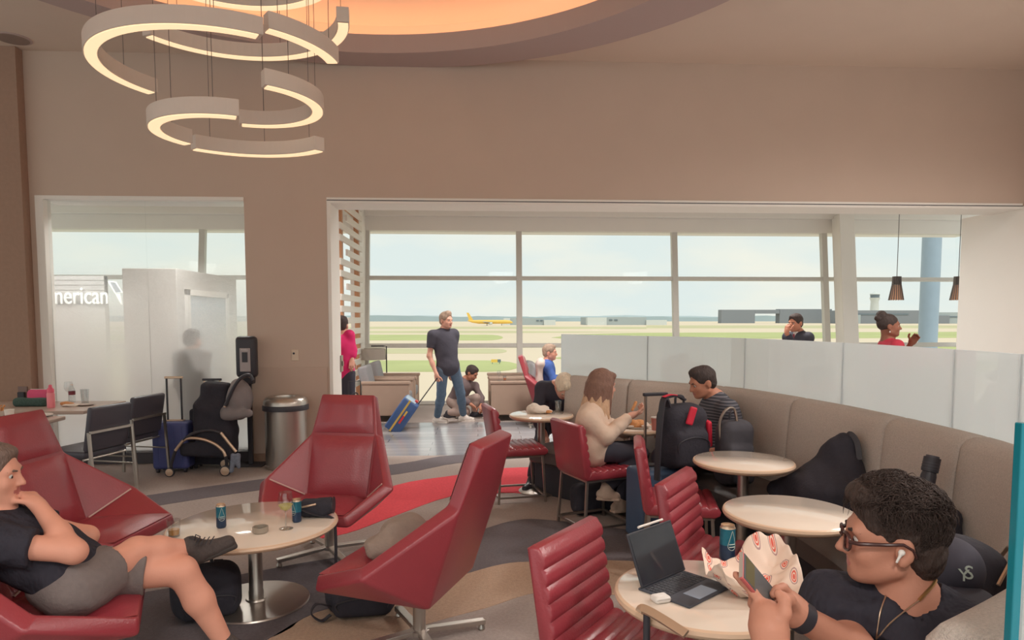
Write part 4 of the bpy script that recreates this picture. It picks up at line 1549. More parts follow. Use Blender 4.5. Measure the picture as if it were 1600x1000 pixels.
def head_prims(c, R, s=1.0, jaw=1.0):
    c = V3(c)
    hp = lambda x, y, z: c + R @ (np.array([x, y, z]) * s)
    e = lambda p, r, k=0.02, op='u': ell(hp(*p), np.array(r) * s, R, k * s, op)
    k_ = lambda a, b, ra, rb=None, k=0.015, op='u': cap(hp(*a), hp(*b), ra * s, (ra if rb is None else rb) * s, k * s, op)
    pr = [e((0, -0.012, 0.035), (0.076, 0.098, 0.088)),
          e((0, 0.030, -0.020), (0.064, 0.066, 0.085), 0.03),
          e((0, 0.040, -0.060), (0.050 * jaw, 0.048, 0.042), 0.03),
          k_((-0.054 * jaw, 0.002, -0.060), (-0.022, 0.066, -0.087), 0.018, 0.016, 0.025),
          k_((0.054 * jaw, 0.002, -0.060), (0.022, 0.066, -0.087), 0.018, 0.016, 0.025),
          e((0, 0.078, -0.090), (0.022, 0.016, 0.015), 0.02),
          k_((-0.036, 0.080, 0.024), (0.036, 0.080, 0.024), 0.013, None, 0.02),
          e((0.040, 0.062, -0.028), (0.020, 0.022, 0.020), 0.025), e((-0.040, 0.062, -0.028), (0.020, 0.022, 0.020), 0.025),
          e((0.032, 0.101, 0.004), (0.017, 0.016, 0.011), 0.012, 's'), e((-0.032, 0.101, 0.004), (0.017, 0.016, 0.011), 0.012, 's'),
          k_((0, 0.092, 0.014), (0, 0.114, -0.028), 0.0075, 0.0115, 0.012),
          e((0.011, 0.100, -0.034), (0.008, 0.010, 0.007), 0.008), e((-0.011, 0.100, -0.034), (0.008, 0.010, 0.007), 0.008),
          k_((-0.018, 0.088, -0.055), (0.018, 0.088, -0.055), 0.0075, None, 0.008),
          k_((-0.016, 0.087, -0.067), (0.016, 0.087, -0.067), 0.0085, None, 0.008),
          k_((-0.024, 0.099, -0.061), (0.024, 0.099, -0.061), 0.0025, None, 0.003, 's')]
    for q in (1, -1):
        pr += [e((q * 0.079, -0.012, -0.006), (0.010, 0.021, 0.034), 0.008), e((q * 0.089, -0.006, -0.004), (0.007, 0.011, 0.018), 0.006, 's'),
               e((q * 0.080, -0.006, -0.034), (0.008, 0.010, 0.010), 0.006)]
    return pr, hp


def head_regions(hp, R, s=1.0):
    return [(hp(0, 0.094, -0.061), np.array((0.024, 0.014, 0.0125)) * s, R, 1)]


def hand_prims(wr, d, n, side=1, curl=0.35, s=1.0):
    """wrist, finger direction, palm normal; side=+1 puts the thumb at d x n"""
    wr = V3(wr); d = V3(d); d /= np.linalg.norm(d)
    n = V3(n); n = n - d * (n @ d); n /= np.linalg.norm(n)
    t = np.cross(d, n) * side
    R = np.stack([t, d, n], 1)
    pr = [rbox(wr + d * 0.048 * s, np.array((0.038, 0.048, 0.015)) * s, 0.013 * s, R, 0.012), cap(wr - d * 0.01, wr + d * 0.03 * s, 0.024 * s, 0.026 * s, 0.02)]
    for i, L in enumerate((0.070, 0.078, 0.072, 0.056)):
        p = wr + (d * (0.094 - 0.005 * abs(i - 1)) + t * (0.0285 - 0.0195 * i)) * s
        th = 0.0
        for sg, bend in ((0.46, 1.1), (0.30, 1.35), (0.24, 0.8)):
            th += curl * bend
            q = p + (d * math.cos(th) + n * math.sin(th)) * L * sg * s
            pr.append(cap(p, q, 0.0086 * s, 0.0078 * s, 0.004))
            p = q
    p = wr + (d * 0.028 + t * 0.032) * s
    for L, v in ((0.042, t * 0.62 + d * 0.7 + n * 0.3), (0.032, t * 0.25 + d * 0.9 + n * 0.4), (0.026, t * 0.05 + d * 0.9 + n * 0.5)):
        q = p + v / np.linalg.norm(v) * L * s
        pr.append(cap(p, q, 0.0115 * s, 0.0095 * s, 0.008))
        p = q
    return pr


def arm_prims(sh, el, wr, g=1.0):
    return [cap(sh, el, 0.052 * g, 0.040 * g, 0.03), cap(el, V3(el) * 0.55 + V3(wr) * 0.45, 0.040 * g, 0.036 * g, 0.03), cap(V3(el) * 0.6 + V3(wr) * 0.4, wr, 0.038 * g, 0.026 * g, 0.02)]


def leg_prims(hip, kn, an, g=1.0, off=0.0):
    m = V3(kn) * 0.62 + V3(an) * 0.38
    return [cap(hip, kn, 0.085 * g + off, 0.056 * g + off, 0.03), cap(kn, m, 0.055 * g + off, 0.056 * g + off, 0.03), cap(m, an, 0.054 * g + off, 0.036 * g + off, 0.03)]


def torso_frame(pel, neck, shL, shR):
    up = V3(neck) - V3(pel); L = np.linalg.norm(up); up /= L
    rt = V3(shR) - V3(shL); rt -= up * (rt @ up); rt /= np.linalg.norm(rt)
    fw = np.cross(up, rt)
    return np.stack([rt, fw, up], 1), L


def torso_prims(pel, neck, shL, shR, g=1.0, off=0.0, belly=0.0, nk=True):
    R, L = torso_frame(pel, neck, shL, shR)
    pel = V3(pel); up = R[:, 2]; fw = R[:, 1]
    o = off
    return [ell(pel, (0.165 * g + o, 0.120 * g + o, 0.13 + o), R, 0.05),
            ell(pel + up * L * 0.34 + fw * belly * 0.5, (0.150 * g + o, (0.112 + belly) * g + o, 0.17 + o), R, 0.06),
            ell(pel + up * L * 0.68, (0.165 * g + o, 0.118 * g + o, 0.19 + o), R, 0.06),
            cap(shL, shR, 0.058 * g + o, None, 0.06),
            cap(pel + up * L * (0.86 if nk else 0.70), V3(neck) if nk else pel + up * L * 0.84, 0.075 * g + o, 0.052 + o, 0.05)]


def shoe(name, an, toe, m, parent, base, h=0.008, sole=None, up=(0, 0, 1), sc=1.0):
    """shoe from ankle and toe points; sole side is opposite 'up'"""
    an = V3(an) - base; toe = V3(toe) - base
    f = toe - an; u = V3(up); f = f - u * (f @ u); L = np.linalg.norm(f); f /= L
    R = rot_to(f, u)
    heel = an - u * 0.055 * sc - f * 0.045 * sc
    tp = an - u * 0.065 * sc + f * (L + 0.0)
    pr = [cap(heel, heel + f * 0.05, 0.038 * sc, 0.040 * sc, 0.02), cap(heel + f * 0.05, tp, 0.042 * sc, 0.034 * sc, 0.03), cap(an + u * 0.0, heel + f * 0.06, 0.042 * sc, 0.04 * sc, 0.03),
          cap(an, tp - f * 0.07, 0.036 * sc, 0.030 * sc, 0.03), half(an - u * 0.088 * sc, -u)]
    o = blob(name, pr, m, parent, h)
    mid = (heel + tp) / 2 - u * 0.026 * sc
    mid = an - u * 0.086 * sc + f * (L - 0.045 * sc) / 2
    pr = [rbox(mid, ((0.040 * sc), (L + 0.115 * sc) / 2, 0.014 * sc), 0.012 * sc, R)]
    blob('sole', pr, sole or m, o, h)
    return o


def build_person(label, base, skin_m, body, regions=None, h=0.009, name='person'):
    """body mesh is the person itself; prims given in world coordinates"""
    base = np.array((base[0], base[1], 0.0))
    me = sdf_mesh([shift(p, -base) for p in body], h, None, None if not regions else [(np.array(c) - base, r, R, i) for c, r, R, i in regions], name)
    o = obj_from(name, me, [skin_m, M_lip], None)
    o.location = base
    tag(o, label, 'person')
    return o, base


def shift(p, d):
    p = dict(p)
    for k in ('a', 'b', 'c'):
        if k in p:
            p[k] = p[k] + d
    return p


def wear(name, prims, m, parent, base, h=0.01, noise=None):
    return blob(name, [shift(p, -base) for p in prims], m, parent, h, noise)


def eyes(hp, R, parent, base, s=1.0, closed=False):
    for q in (1, -1):
        c = hp(q * 0.032, 0.0775, 0.004) - base
        o = MB().sphere((0, 0, 0), 0.0128 * s, 14, 10).build('eye', M_eye, parent, smooth=True)
        o.location = c
        i = MB().sphere((0, 0, 0), (0.0062 * s, 0.003 * s, 0.0062 * s), 12, 8).build('iris', M_iris, o, smooth=True)
        v = R @ np.array([0, 1, -0.25])
        v /= np.linalg.norm(v)
        i.location = v * 0.0112 * s
        i.rotation_euler = Matrix(R.tolist()).to_euler()


def brows(hp, m, parent, base, s=1.0):
    for q in (1, -1):
        pr = [cap(hp(q * 0.014, 0.0965, 0.022), hp(q * 0.034, 0.094, 0.027), 0.004 * s, 0.0042 * s, 0.003), cap(hp(q * 0.034, 0.094, 0.027), hp(q * 0.051, 0.078, 0.022), 0.0042 * s, 0.0025 * s, 0.003)]
        wear('eyebrow', pr, m, parent, base, 0.003 if s else 0.004)


def short_hair(hp, R, s=1.0, thick=0.012, low=-0.03, top=0.0):
    """cap of hair, face and ears cut free"""
    e = lambda p, r, k=0.01, op='u': ell(hp(*p), np.array(r) * s, R, k, op)
    return [e((0, -0.014, 0.040), (0.076 + thick, 0.098 + thick, 0.088 + thick)), e((0, -0.045, -0.01), (0.070 + thick * 0.6, 0.060 + thick * 0.6, 0.07)), e((0, 0.035, 0.095 + top), (0.055, 0.052, 0.030 + top), 0.02),
            e((0, 0.114, 0.0), (0.090, 0.062, 0.088), 0.012, 's'), e((0, 0.085, -0.085), (0.13, 0.115, 0.075), 0.01, 's'),
            e((0.085, -0.002, -0.012), (0.022, 0.024, 0.036), 0.006, 's'), e((-0.085, -0.002, -0.012), (0.022, 0.024, 0.036), 0.006, 's'),
            half(hp(0, 0, low - 0.055), -R[:, 2], 0.01)]


def headR(f, up=(0, 0, 1)):
    return rot_to(f, up)


lerp = lambda a, b, t: V3(a) * (1 - t) + V3(b) * t

# ------------------------------------------------------------------ 1. man in the foreground with phone and glasses
hc = V3(PY(1393, 842, 1.57))
R = headR((-0.93, 0.34, -0.02))
hs = 1.0
body, hp = head_prims(hc, R, hs, 1.0)
nb = V3(PY(1424, 944, 1.55))
fw = np.array([-0.62, -0.78, 0]); fw /= np.linalg.norm(fw)
rt = np.array([fw[1], -fw[0], 0])
shR = nb + rt * 0.175 + np.array([0, 0, -0.055]); shL = nb - rt * 0.175 + np.array([0, 0, -0.06])
pel = nb + np.array([0.04, 0.05, -0.50])
elR = V3(PY(1335, 1015, 1.50)); wrR = V3(PY(1246, 960, 1.47))
elL = V3(PY(1330, 1130, 1.20)); wrL = V3(PY(1205, 1015, 1.37))
body += [cap(nb + np.array([0.0, 0.0, -0.03]), hc + R @ np.array([0, -0.035, -0.055]), 0.058, 0.052, 0.022)]
body += torso_prims(pel, nb, shL, shR, 0.85)
body += [cap(shR, elR, 0.05, 0.042, 0.03), cap(elR, wrR, 0.042, 0.029, 0.03), cap(shL, elL, 0.05, 0.042, 0.03), cap(elL, wrL, 0.042, 0.030, 0.03)]


def chainpx(pts, rs, k=0.005):
    pp = [V3(PY(*p)) for p in pts]
    return [cap(pp[i], pp[i + 1], rs[i], rs[i + 1], k) for i in range(len(pp) - 1)]


# near (left) hand: palm rising from the lower edge, index along the phone, thumb on the screen
body += chainpx([(1203, 1012, 1.372), (1202, 985, 1.385), (1200, 960, 1.40)], [0.031, 0.037, 0.032], 0.02)
body += chainpx([(1188, 975, 1.405), (1186, 950, 1.42)], [0.022, 0.018], 0.015)
body += chainpx([(1196, 950, 1.41), (1177, 926, 1.425), (1161, 909, 1.44), (1150, 898, 1.455)], [0.0125, 0.0105, 0.0095, 0.0085])
body += chainpx([(1193, 962, 1.43), (1176, 944, 1.455), (1176, 926, 1.475), (1190, 917, 1.48)], [0.012, 0.0105, 0.0095, 0.0085])
body += chainpx([(1195, 975, 1.43), (1180, 962, 1.46), (1184, 945, 1.48), (1198, 937, 1.485)], [0.012, 0.010, 0.009, 0.008])
body += chainpx([(1200, 990, 1.42), (1190, 980, 1.45), (1194, 965, 1.47), (1206, 957, 1.475)], [0.011, 0.009, 0.0085, 0.0075])
body += chainpx([(1212, 985, 1.375), (1226, 958, 1.37), (1227, 938, 1.378), (1216, 927, 1.39)], [0.018, 0.0135, 0.0115, 0.0098], 0.01)
# far (right) hand with the watch: fingers wrap the lower right of the phone
body += chainpx([(1248, 962, 1.47), (1236, 951, 1.475), (1231, 941, 1.475)], [0.029, 0.031, 0.026], 0.02)
body += chainpx([(1234, 930, 1.475), (1224, 918, 1.47), (1214, 921, 1.455), (1208, 929, 1.45)], [0.0125, 0.0108, 0.0098, 0.009])
body += chainpx([(1238, 940, 1.48), (1230, 929, 1.485), (1218, 931, 1.475), (1211, 938, 1.465)], [0.012, 0.0105, 0.0095, 0.0085])
body += chainpx([(1242, 958, 1.49), (1230, 946, 1.50), (1220, 944, 1.49)], [0.012, 0.0102, 0.009])
body += chainpx([(1236, 968, 1.49), (1226, 958, 1.50), (1218, 954, 1.495)], [0.011, 0.0095, 0.008])
body += chainpx([(1242, 952, 1.45), (1234, 937, 1.43), (1222, 930, 1.415)], [0.0145, 0.0118, 0.0098], 0.008)
# legs under the table
kL, kR = V3((0.72, 1.62, 0.55)), V3((0.62, 1.78, 0.55))
hipL, hipR = pel - rt * 0.09, pel + rt * 0.09
aL, aR = V3((0.62, 1.42, 0.09)), V3((0.50, 1.64, 0.09))
body += leg_prims(hipL, kL, aL, 0.9) + leg_prims(hipR, kR, aR, 0.9)
fm, base = build_person('man in black T-shirt with glasses and earbuds looking at a phone', (float(pel[0]), float(pel[1])), M_skin_f, body, head_regions(hp, R, hs), 0.0052)
eyes(hp, R, fm, base, hs)
M_hair_f = hairm('dark_wavy_hair', 58, 46, 42, 70)
e_ = lambda p, r, k=0.01, op='u': ell(hp(*p), np.array(r) * hs, R, k, op)
hair = [e_((0, -0.018, 0.048), (0.085, 0.106, 0.098)), e_((0, 0.045, 0.108), (0.066, 0.058, 0.040), 0.02), e_((0, -0.062, -0.015), (0.074, 0.055, 0.085), 0.02),
        e_((0, 0.118, 0.0), (0.095, 0.055, 0.074), 0.01, 's'), e_((0, 0.09, -0.085), (0.13, 0.110, 0.075), 0.012, 's'),
        e_((0.085, 0.002, -0.018), (0.028, 0.026, 0.040), 0.006, 's'), e_((-0.085, 0.002, -0.018), (0.028, 0.026, 0.040), 0.006, 's'),
        half(hp(0, -0.05, -0.105), -R[:, 2], 0.012)]
rr = np.random.default_rng(3)
for k in range(0):
    th = rr.uniform(-math.pi, math.pi); ph = rr.uniform(0.05, 1.25)
    dx, dy, dz = math.sin(ph) * math.sin(th), math.sin(ph) * math.cos(th), math.cos(ph)
    if dy > 0.72 and dz < 0.5:
        continue
    p = hp(0.088 * dx, -0.018 + 0.110 * dy + (0.02 if dz > 0.6 and dy > 0 else 0), 0.046 + 0.098 * dz)
    dv = R @ rr.normal(size=3) * 0.011
    hair.insert(2, cap(p - dv, p + dv, 0.0075, 0.0045, 0.005))
wear('hair', hair, M_hair_f, fm, base, 0.0042, (0.0020, 260, 4))
brows(hp, M_hair_f, fm, base, hs)


def strands(n, seed, rad, length, wav, lo_z):
    r_ = np.random.default_rng(seed)
    mb = MB()
    vs_, fs_ = [], []
    for k in range(n):
        th = r_.uniform(-math.pi, math.pi); cz = r_.uniform(lo_z, 1.0); sn_ = math.sqrt(1 - cz * cz)
        d = np.array([sn_ * math.sin(th), sn_ * math.cos(th), cz])
        if d[1] > 0.55 and d[2] < 0.42:
            continue
        if d[2] < 0.05 and d[1] > -0.25:
            continue
        c0 = np.array([0.0885 * d[0], -0.018 + 0.108 * d[1], 0.046 + 0.096 * d[2]])
        if d[2] > 0.35 and d[1] > -0.2:
            c0 += np.array([0, 0.012, 0.012]) * min(1, (d[2] - 0.35) * 3)
        tg = np.array([0.15 * d[0], 0.6, 0.35]) if d[2] > 0.45 else np.array([0.1 * d[0], -0.25, -0.9])
        tg = tg + r_.normal(size=3) * (0.75 if d[2] > 0.45 else 0.3)
        tg -= d * (tg @ d); tg /= np.linalg.norm(tg)
        sd_ = np.cross(d, tg)
        L = length * (1.0 if d[2] > 0.4 else 0.55) * r_.uniform(0.6, 1.2)
        ph_ = r_.uniform(0, 6.28)
        b0 = len(vs_)
        ns = 6
        for i in range(ns + 1):
            t = i / ns
            p = c0 + tg * L * t + d * (0.002 + (0.012 if d[2] > 0.4 else 0.003) * math.sin(math.pi * min(1, t * 0.8))) + sd_ * wav * math.sin(ph_ + 5.5 * t)
            rr_ = rad * (1 - 0.75 * t)
            for j in range(3):
                a = 2.094 * j
                vs_.append(hp(*(p + (sd_ * math.cos(a) + d * math.sin(a)) * rr_)) - base)
        for i in range(ns):
            for j in range(3):
                l = (j + 1) % 3
                fs_.append((b0 + 3 * i + j, b0 + 3 * i + l, b0 + 3 * i + 3 + l, b0 + 3 * i + 3 + j))
    mb.add(vs_, fs_)
    me = bpy.data.meshes.new('hair_strands')
    me.from_pydata(mb.v, [], mb.f)
    me.polygons.foreach_set('use_smooth', [True] * len(me.polygons))
    return me


hst = obj_from('hair_strands', strands(5200, 6, 0.0016, 0.034, 0.0045, -0.55), M_hair_f, fm)
hst['kind'] = 'stuff'
M_tee = mat('black_cotton', rgb(50, 48, 56, 0.8), 0.85, spec=0.2, noise=0.12, nscale=40, bump=0.8, bscale=13, bdist=0.05, stretch=(1, 1, 0.45))
slv = lambda sh, el, t, ra, rb: [cap(sh, lerp(sh, el, 0.3), ra, ra, 0.05), cyl(lerp(sh, el, 0.1), lerp(sh, el, t), ra, rb, 0.03)]
shirt = torso_prims(pel, nb + np.array([0, 0, -0.035]), shL, shR, 0.95, 0.016, 0.0, False) + slv(shR, elR, 0.62, 0.072, 0.066) + slv(shL, elL, 0.60, 0.072, 0.068)
shirt += [cap(nb - fw * 0.035 + np.array([0, 0, -0.012]), shL, 0.070, 0.062, 0.04), cap(nb - fw * 0.035 + np.array([0, 0, -0.012]), shR, 0.070, 0.062, 0.04), cyl(nb + np.array([0, 0, -0.085]) + fw * 0.01, nb + np.array([0, 0, -0.018]) - fw * 0.012, 0.112, 0.080, 0.03), cyl(nb + np.array([0, 0, -0.045]) + fw * 0.03, nb + np.array([0.004, 0, 0.07]) - fw * 0.004, 0.058, 0.064, 0.006, 's')]
wear('shirt', shirt, M_tee, fm, base, 0.0075, [(0.010, 20, 8), (0.006, 46, 9)])
trs = [ell(pel, (0.18, 0.15, 0.12), None, 0.05)] + leg_prims(hipL, kL, aL, 1.0, 0.015) + leg_prims(hipR, kR, aR, 1.0, 0.015)
wear('trousers', trs, M_bfab, fm, base, 0.014)
for a_ in (aL, aR):
    shoe('shoe', a_, a_ + np.array([-0.14, 0.06, 0]), M_black, fm, base, 0.012)
# glasses
M_tort = mat('tortoise_frame', rgb(74, 46, 44), 0.25, noise=0.4, nscale=60)
M_lens = glass_mat('tinted_lens', (0.62, 0.50, 0.55, 1), 0.12, 0.02)
gl = bpy.data.objects.new('glasses', None)
COL.objects.link(gl); gl.parent = fm
L_ = lambda x, y, z: Vector(hp(x, y, z) - base)
for q in (1, -1):
    ringp = [L_(q * 0.034 + 0.026 * math.cos(a), 0.108 - 0.006 * abs(math.cos(a) + q * 0.3), -0.002 + 0.021 * math.sin(a)) for a in [2 * math.pi * k / 20 for k in range(20)]]
    MB().tube(ringp, 0.0036, 8, closed=True).build('rim', M_tort, fm, smooth=True)
    MB().add(ringp, [tuple(range(20))]).build('lens', M_lens, fm)
    MB().tube([L_(q * 0.060, 0.102, 0.004), L_(q * 0.079, 0.085, 0.006), L_(q * 0.086, 0.03, 0.010), L_(q * 0.089, -0.006, 0.014), L_(q * 0.087, -0.026, 0.002), L_(q * 0.083, -0.034, -0.016)], [0.0052, 0.0052, 0.0042, 0.0038, 0.0032, 0.0025], 8).build('temple', M_tort, fm, smooth=True)
MB().tube([L_(-0.009, 0.111, 0.004), L_(0, 0.114, 0.008), L_(0.009, 0.111, 0.004)], 0.0026, 8).build('bridge', M_tort, fm, smooth=True)
bpy.data.objects.remove(gl)
M_bud = mat('earbud_white', rgb(232, 226, 220), 0.25)
for q in (1, -1):
    wear('earbud', [ell(hp(q * 0.090, -0.002, -0.004), (0.007, 0.0075, 0.0075), R, 0.004), cap(hp(q * 0.093, 0.0, -0.006), hp(q * 0.094, 0.009, -0.026), 0.0036, 0.003, 0.004)], M_bud, fm, base, 0.0022)
# chains at the neck
M_goldc = mat('gold_chain', rgb(206, 164, 110), 0.3, metal=0.9)
bpy.context.view_layer.update()
skin_objs = [fm] + [c for c in fm.children if c.name.startswith('shirt')]


def on_body(px, py, lift=0.004):
    d = _F + _R * (px - 800) / F - _U * (py - CY) / F
    d = Vector(d).normalized()
    best = None
    for ob_ in skin_objs:
        ok, loc, nrm, _ = ob_.ray_cast(Vector(_C) - Vector(base), d)
        if ok and (best is None or (loc + Vector(base) - Vector(_C)).length < best[0]):
            best = ((loc + Vector(base) - Vector(_C)).length, loc - d * lift)
    return best[1] if best else None


def draped(name, pts, r_, m):
    q = [on_body(x, y) for x, y in [(p.x, p.y) for p in smooth_path([(a_, b_, 0) for a_, b_ in pts], 6)]]
    q = [p for p in q if p is not None]
    if len(q) > 2:
        MB().tube(q, r_, 6).build(name, m, fm, smooth=True)


M_thin = mat('pale_gold_chain', rgb(214, 186, 160), 0.3, metal=0.9)
draped('gold_chain', [(1466, 898), (1458, 914), (1447, 926), (1436, 938)], 0.0042, M_goldc)
draped('thin_chain', [(1447, 930), (1412, 956), (1390, 975), (1370, 998)], 0.0018, M_thin)
draped('thin_chain', [(1384, 930), (1376, 955), (1372, 978), (1369, 999)], 0.0018, M_thin)
# watch on the right wrist
d_ = V3(wrR) - V3(elR); d_ /= np.linalg.norm(d_)
wc = lerp(elR, wrR, 0.95) - base
MB().lathe([(0.030, -0.015), (0.036, -0.014), (0.036, 0.014), (0.030, 0.015)], c=wc, n=28, M=Matrix(rot_to(np.cross(d_, [0, 0, 1]), d_).tolist())).build('watch_band', M_black, fm, smooth=True)

# phone in the hands
phc = V3(PY(1187, 917, 1.452))
u_ = np.array([0.64, 0.20, -0.74]); u_ /= np.linalg.norm(u_)
n_ = np.array([0.66, -0.52, 0.42]); n_ -= u_ * (n_ @ u_); n_ /= np.linalg.norm(n_)
w_ = np.cross(u_, n_)
ph = thing('smartphone', 'smartphone in a red case held by the man in glasses', 'phone', tuple(phc))
PM = Matrix(np.stack([w_, u_, n_], 1).tolist())
MB().box((0, 0, 0), (0.076, 0.156, 0.009), M=PM).build('case', mat('phone_case_red', rgb(168, 84, 82, 0.85), 0.45), ph, bevel=0.003, seg=2)
MB().box(tuple(n_ * 0.0052), (0.068, 0.148, 0.0012), M=PM).build('screen', mat('phone_screen', rgb(84, 90, 92, 0.8), 0.08, spec=0.8), ph)
MB().box(tuple(n_ * 0.0061 - u_ * 0.05), (0.062, 0.036, 0.0006), M=PM).build('screen_image', mat('screen_image_olive', rgb(92, 88, 66, 0.8), 0.12), ph)
MB().box(tuple(-u_ * 0.0785), (0.07, 0.002, 0.008), M=PM).build('top_edge', mat('phone_steel_edge', rgb(226, 222, 218), 0.15, metal=0.7), ph)

# ------------------------------------------------------------------ 2. seated man at the left edge, legs crossed
hc = V3(PY(-14, 742, 2.88))
R = headR((0.97, 0.16, -0.08))
body, hp = head_prims(hc, R, 1.04, 1.08)
nb = hc + np.array([-0.045, 0.0, -0.155])
fw = np.array([0.92, 0.34, 0]); fw /= np.linalg.norm(fw); rt = np.array([fw[1], -fw[0], 0])
shR = nb + rt * 0.19 + np.array([0, 0, -0.065]); shL = nb - rt * 0.19 + np.array([0, 0, -0.065])
pel = V3(PY(118, 912, 2.90)); pel[2] = 0.53
elR = V3(PY(118, 872, 2.62)); wrR = V3(PY(92, 795, 2.80))
elL = V3(PY(136, 838, 3.14)); wrL = V3(PY(66, 842, 3.04))
elR = V3(PY(116, 862, 2.76)); wrR = V3(PY(60, 790, 2.90))
knU = V3(PY(214, 862, 3.10))
anU = V3(PY(293, 856, 3.26))
knD = V3(PY(284, 892, 3.16)); anD = V3(PY(350, 1003, 3.22))
hipR = pel + rt * 0.10; hipL = pel - rt * 0.10
body += [cap(nb + np.array([0, 0, -0.03]), hc + R @ np.array([0, -0.025, -0.06]), 0.066, 0.06, 0.03)] + torso_prims(pel, nb, shL, shR, 0.82)
body += arm_prims(shR, elR, wrR, 1.12) + arm_prims(shL, elL, wrL, 1.1)
body += hand_prims(wrR, V3(PY(42, 778, 2.94)) - wrR + np.array([0, 0, 0.02]), np.array([-0.7, 0.2, -0.4]), 1, 0.75) + hand_prims(wrL, np.array([-0.75, -0.5, 0.05]), np.array([-0.2, 0.3, -0.9]), -1, 0.6)
body += [cap(hipR, knU, 0.090, 0.064, 0.03), cap(knU, lerp(knU, anU, 0.4), 0.064, 0.062, 0.03), cap(lerp(knU, anU, 0.4), anU, 0.060, 0.040, 0.03)]
body += [cap(hipL, knD, 0.090, 0.064, 0.03), cap(knD, lerp(knD, anD, 0.4), 0.066, 0.066, 0.03), cap(lerp(knD, anD, 0.4), anD, 0.064, 0.040, 0.03)]
lm_, base = build_person('man in black T-shirt and grey shorts sitting with legs crossed', (float(pel[0]), float(pel[1])), M_skin_l, body, head_regions(hp, R, 1.04), 0.0075)
M_hair_l = hairm('greying_short_hair', 108, 90, 82, 80)
wear('hair', short_hair(hp, R, 1.04, 0.007, -0.02), M_hair_l, lm_, base, 0.006, (0.0012, 180, 2))
eyes(hp, R, lm_, base, 1.04)
brows(hp, M_hair_l, lm_, base, 1.04)
shirt = torso_prims(pel + np.array([0, 0, 0.03]), nb + np.array([0, 0, -0.05]), shL, shR, 0.98, 0.016, 0.02) + slv(shR, elR, 0.62, 0.080, 0.078) + slv(shL, elL, 0.6, 0.08, 0.078)
shirt += [cyl(nb + np.array([0, 0, -0.06]), nb + np.array([0, 0, -0.01]), 0.092, 0.078, 0.02)]
wear('shirt', shirt, M_tee, lm_, base, 0.010, [(0.006, 24, 5), (0.003, 55, 6)])
M_short = mat('grey_shorts_cotton', rgb(110, 100, 98, 0.8), 0.9, noise=0.15, nscale=40, bump=0.3, bscale=60)
sh_ = [ell(pel, (0.175, 0.165, 0.125), None, 0.05), cap(hipR, lerp(hipR, knU, 0.2), 0.108, 0.105, 0.04), cap(hipL, lerp(hipL, knD, 0.2), 0.108, 0.105, 0.04), cyl(hipR, lerp(hipR, knU, 0.60), 0.108, 0.100, 0.04), cyl(hipL, lerp(hipL, knD, 0.62), 0.108, 0.100, 0.04)]
wear('shorts', sh_, M_short, lm_, base, 0.010, [(0.005, 32, 3)])
M_sneak = mat('dark_sneaker_knit', rgb(72, 64, 62, 0.8), 0.9, noise=0.3, nscale=90, bump=0.4, bscale=200)
M_sole = mat('dark_rubber_sole', rgb(60, 54, 52, 0.8), 0.8)
fdir = V3(PY(350, 838, 3.34)) - anU
s1 = shoe('sneaker', anU + np.array([0.015, 0, 0.01]), anU + fdir * 1.05, M_sneak, lm_, base, 0.006, M_sole, (-0.10, -0.35, 0.93))
lace0 = anU - base + np.array([0.055, -0.005, 0.035])
for k in range(4):
    a_ = lace0 + np.array([0.022 * k, 0.0, 0.002 * k])
    MB().tube([Vector(a_ + np.array([0, -0.035, -0.012])), Vector(a_ + np.array([0.004, -0.012, 0.006])), Vector(a_ + np.array([0, 0.02, 0.008]))], 0.0028, 6).build('lace', M_black, s1, smooth=True)
MB().tube([Vector(lace0 + np.array(v)) for v in ((-0.01, -0.02, 0.01), (0.0, -0.03, 0.04), (0.02, -0.028, 0.03), (0.005, -0.018, 0.012), (-0.02, -0.02, 0.03), (-0.035, -0.02, 0.022), (-0.01, -0.018, 0.01))], 0.0028, 6).build('lace', M_black, s1, smooth=True)
shoe('sneaker', anD, anD + np.array([0.17, 0.05, 0.0]), M_sneak, lm_, base, 0.008, M_sole)


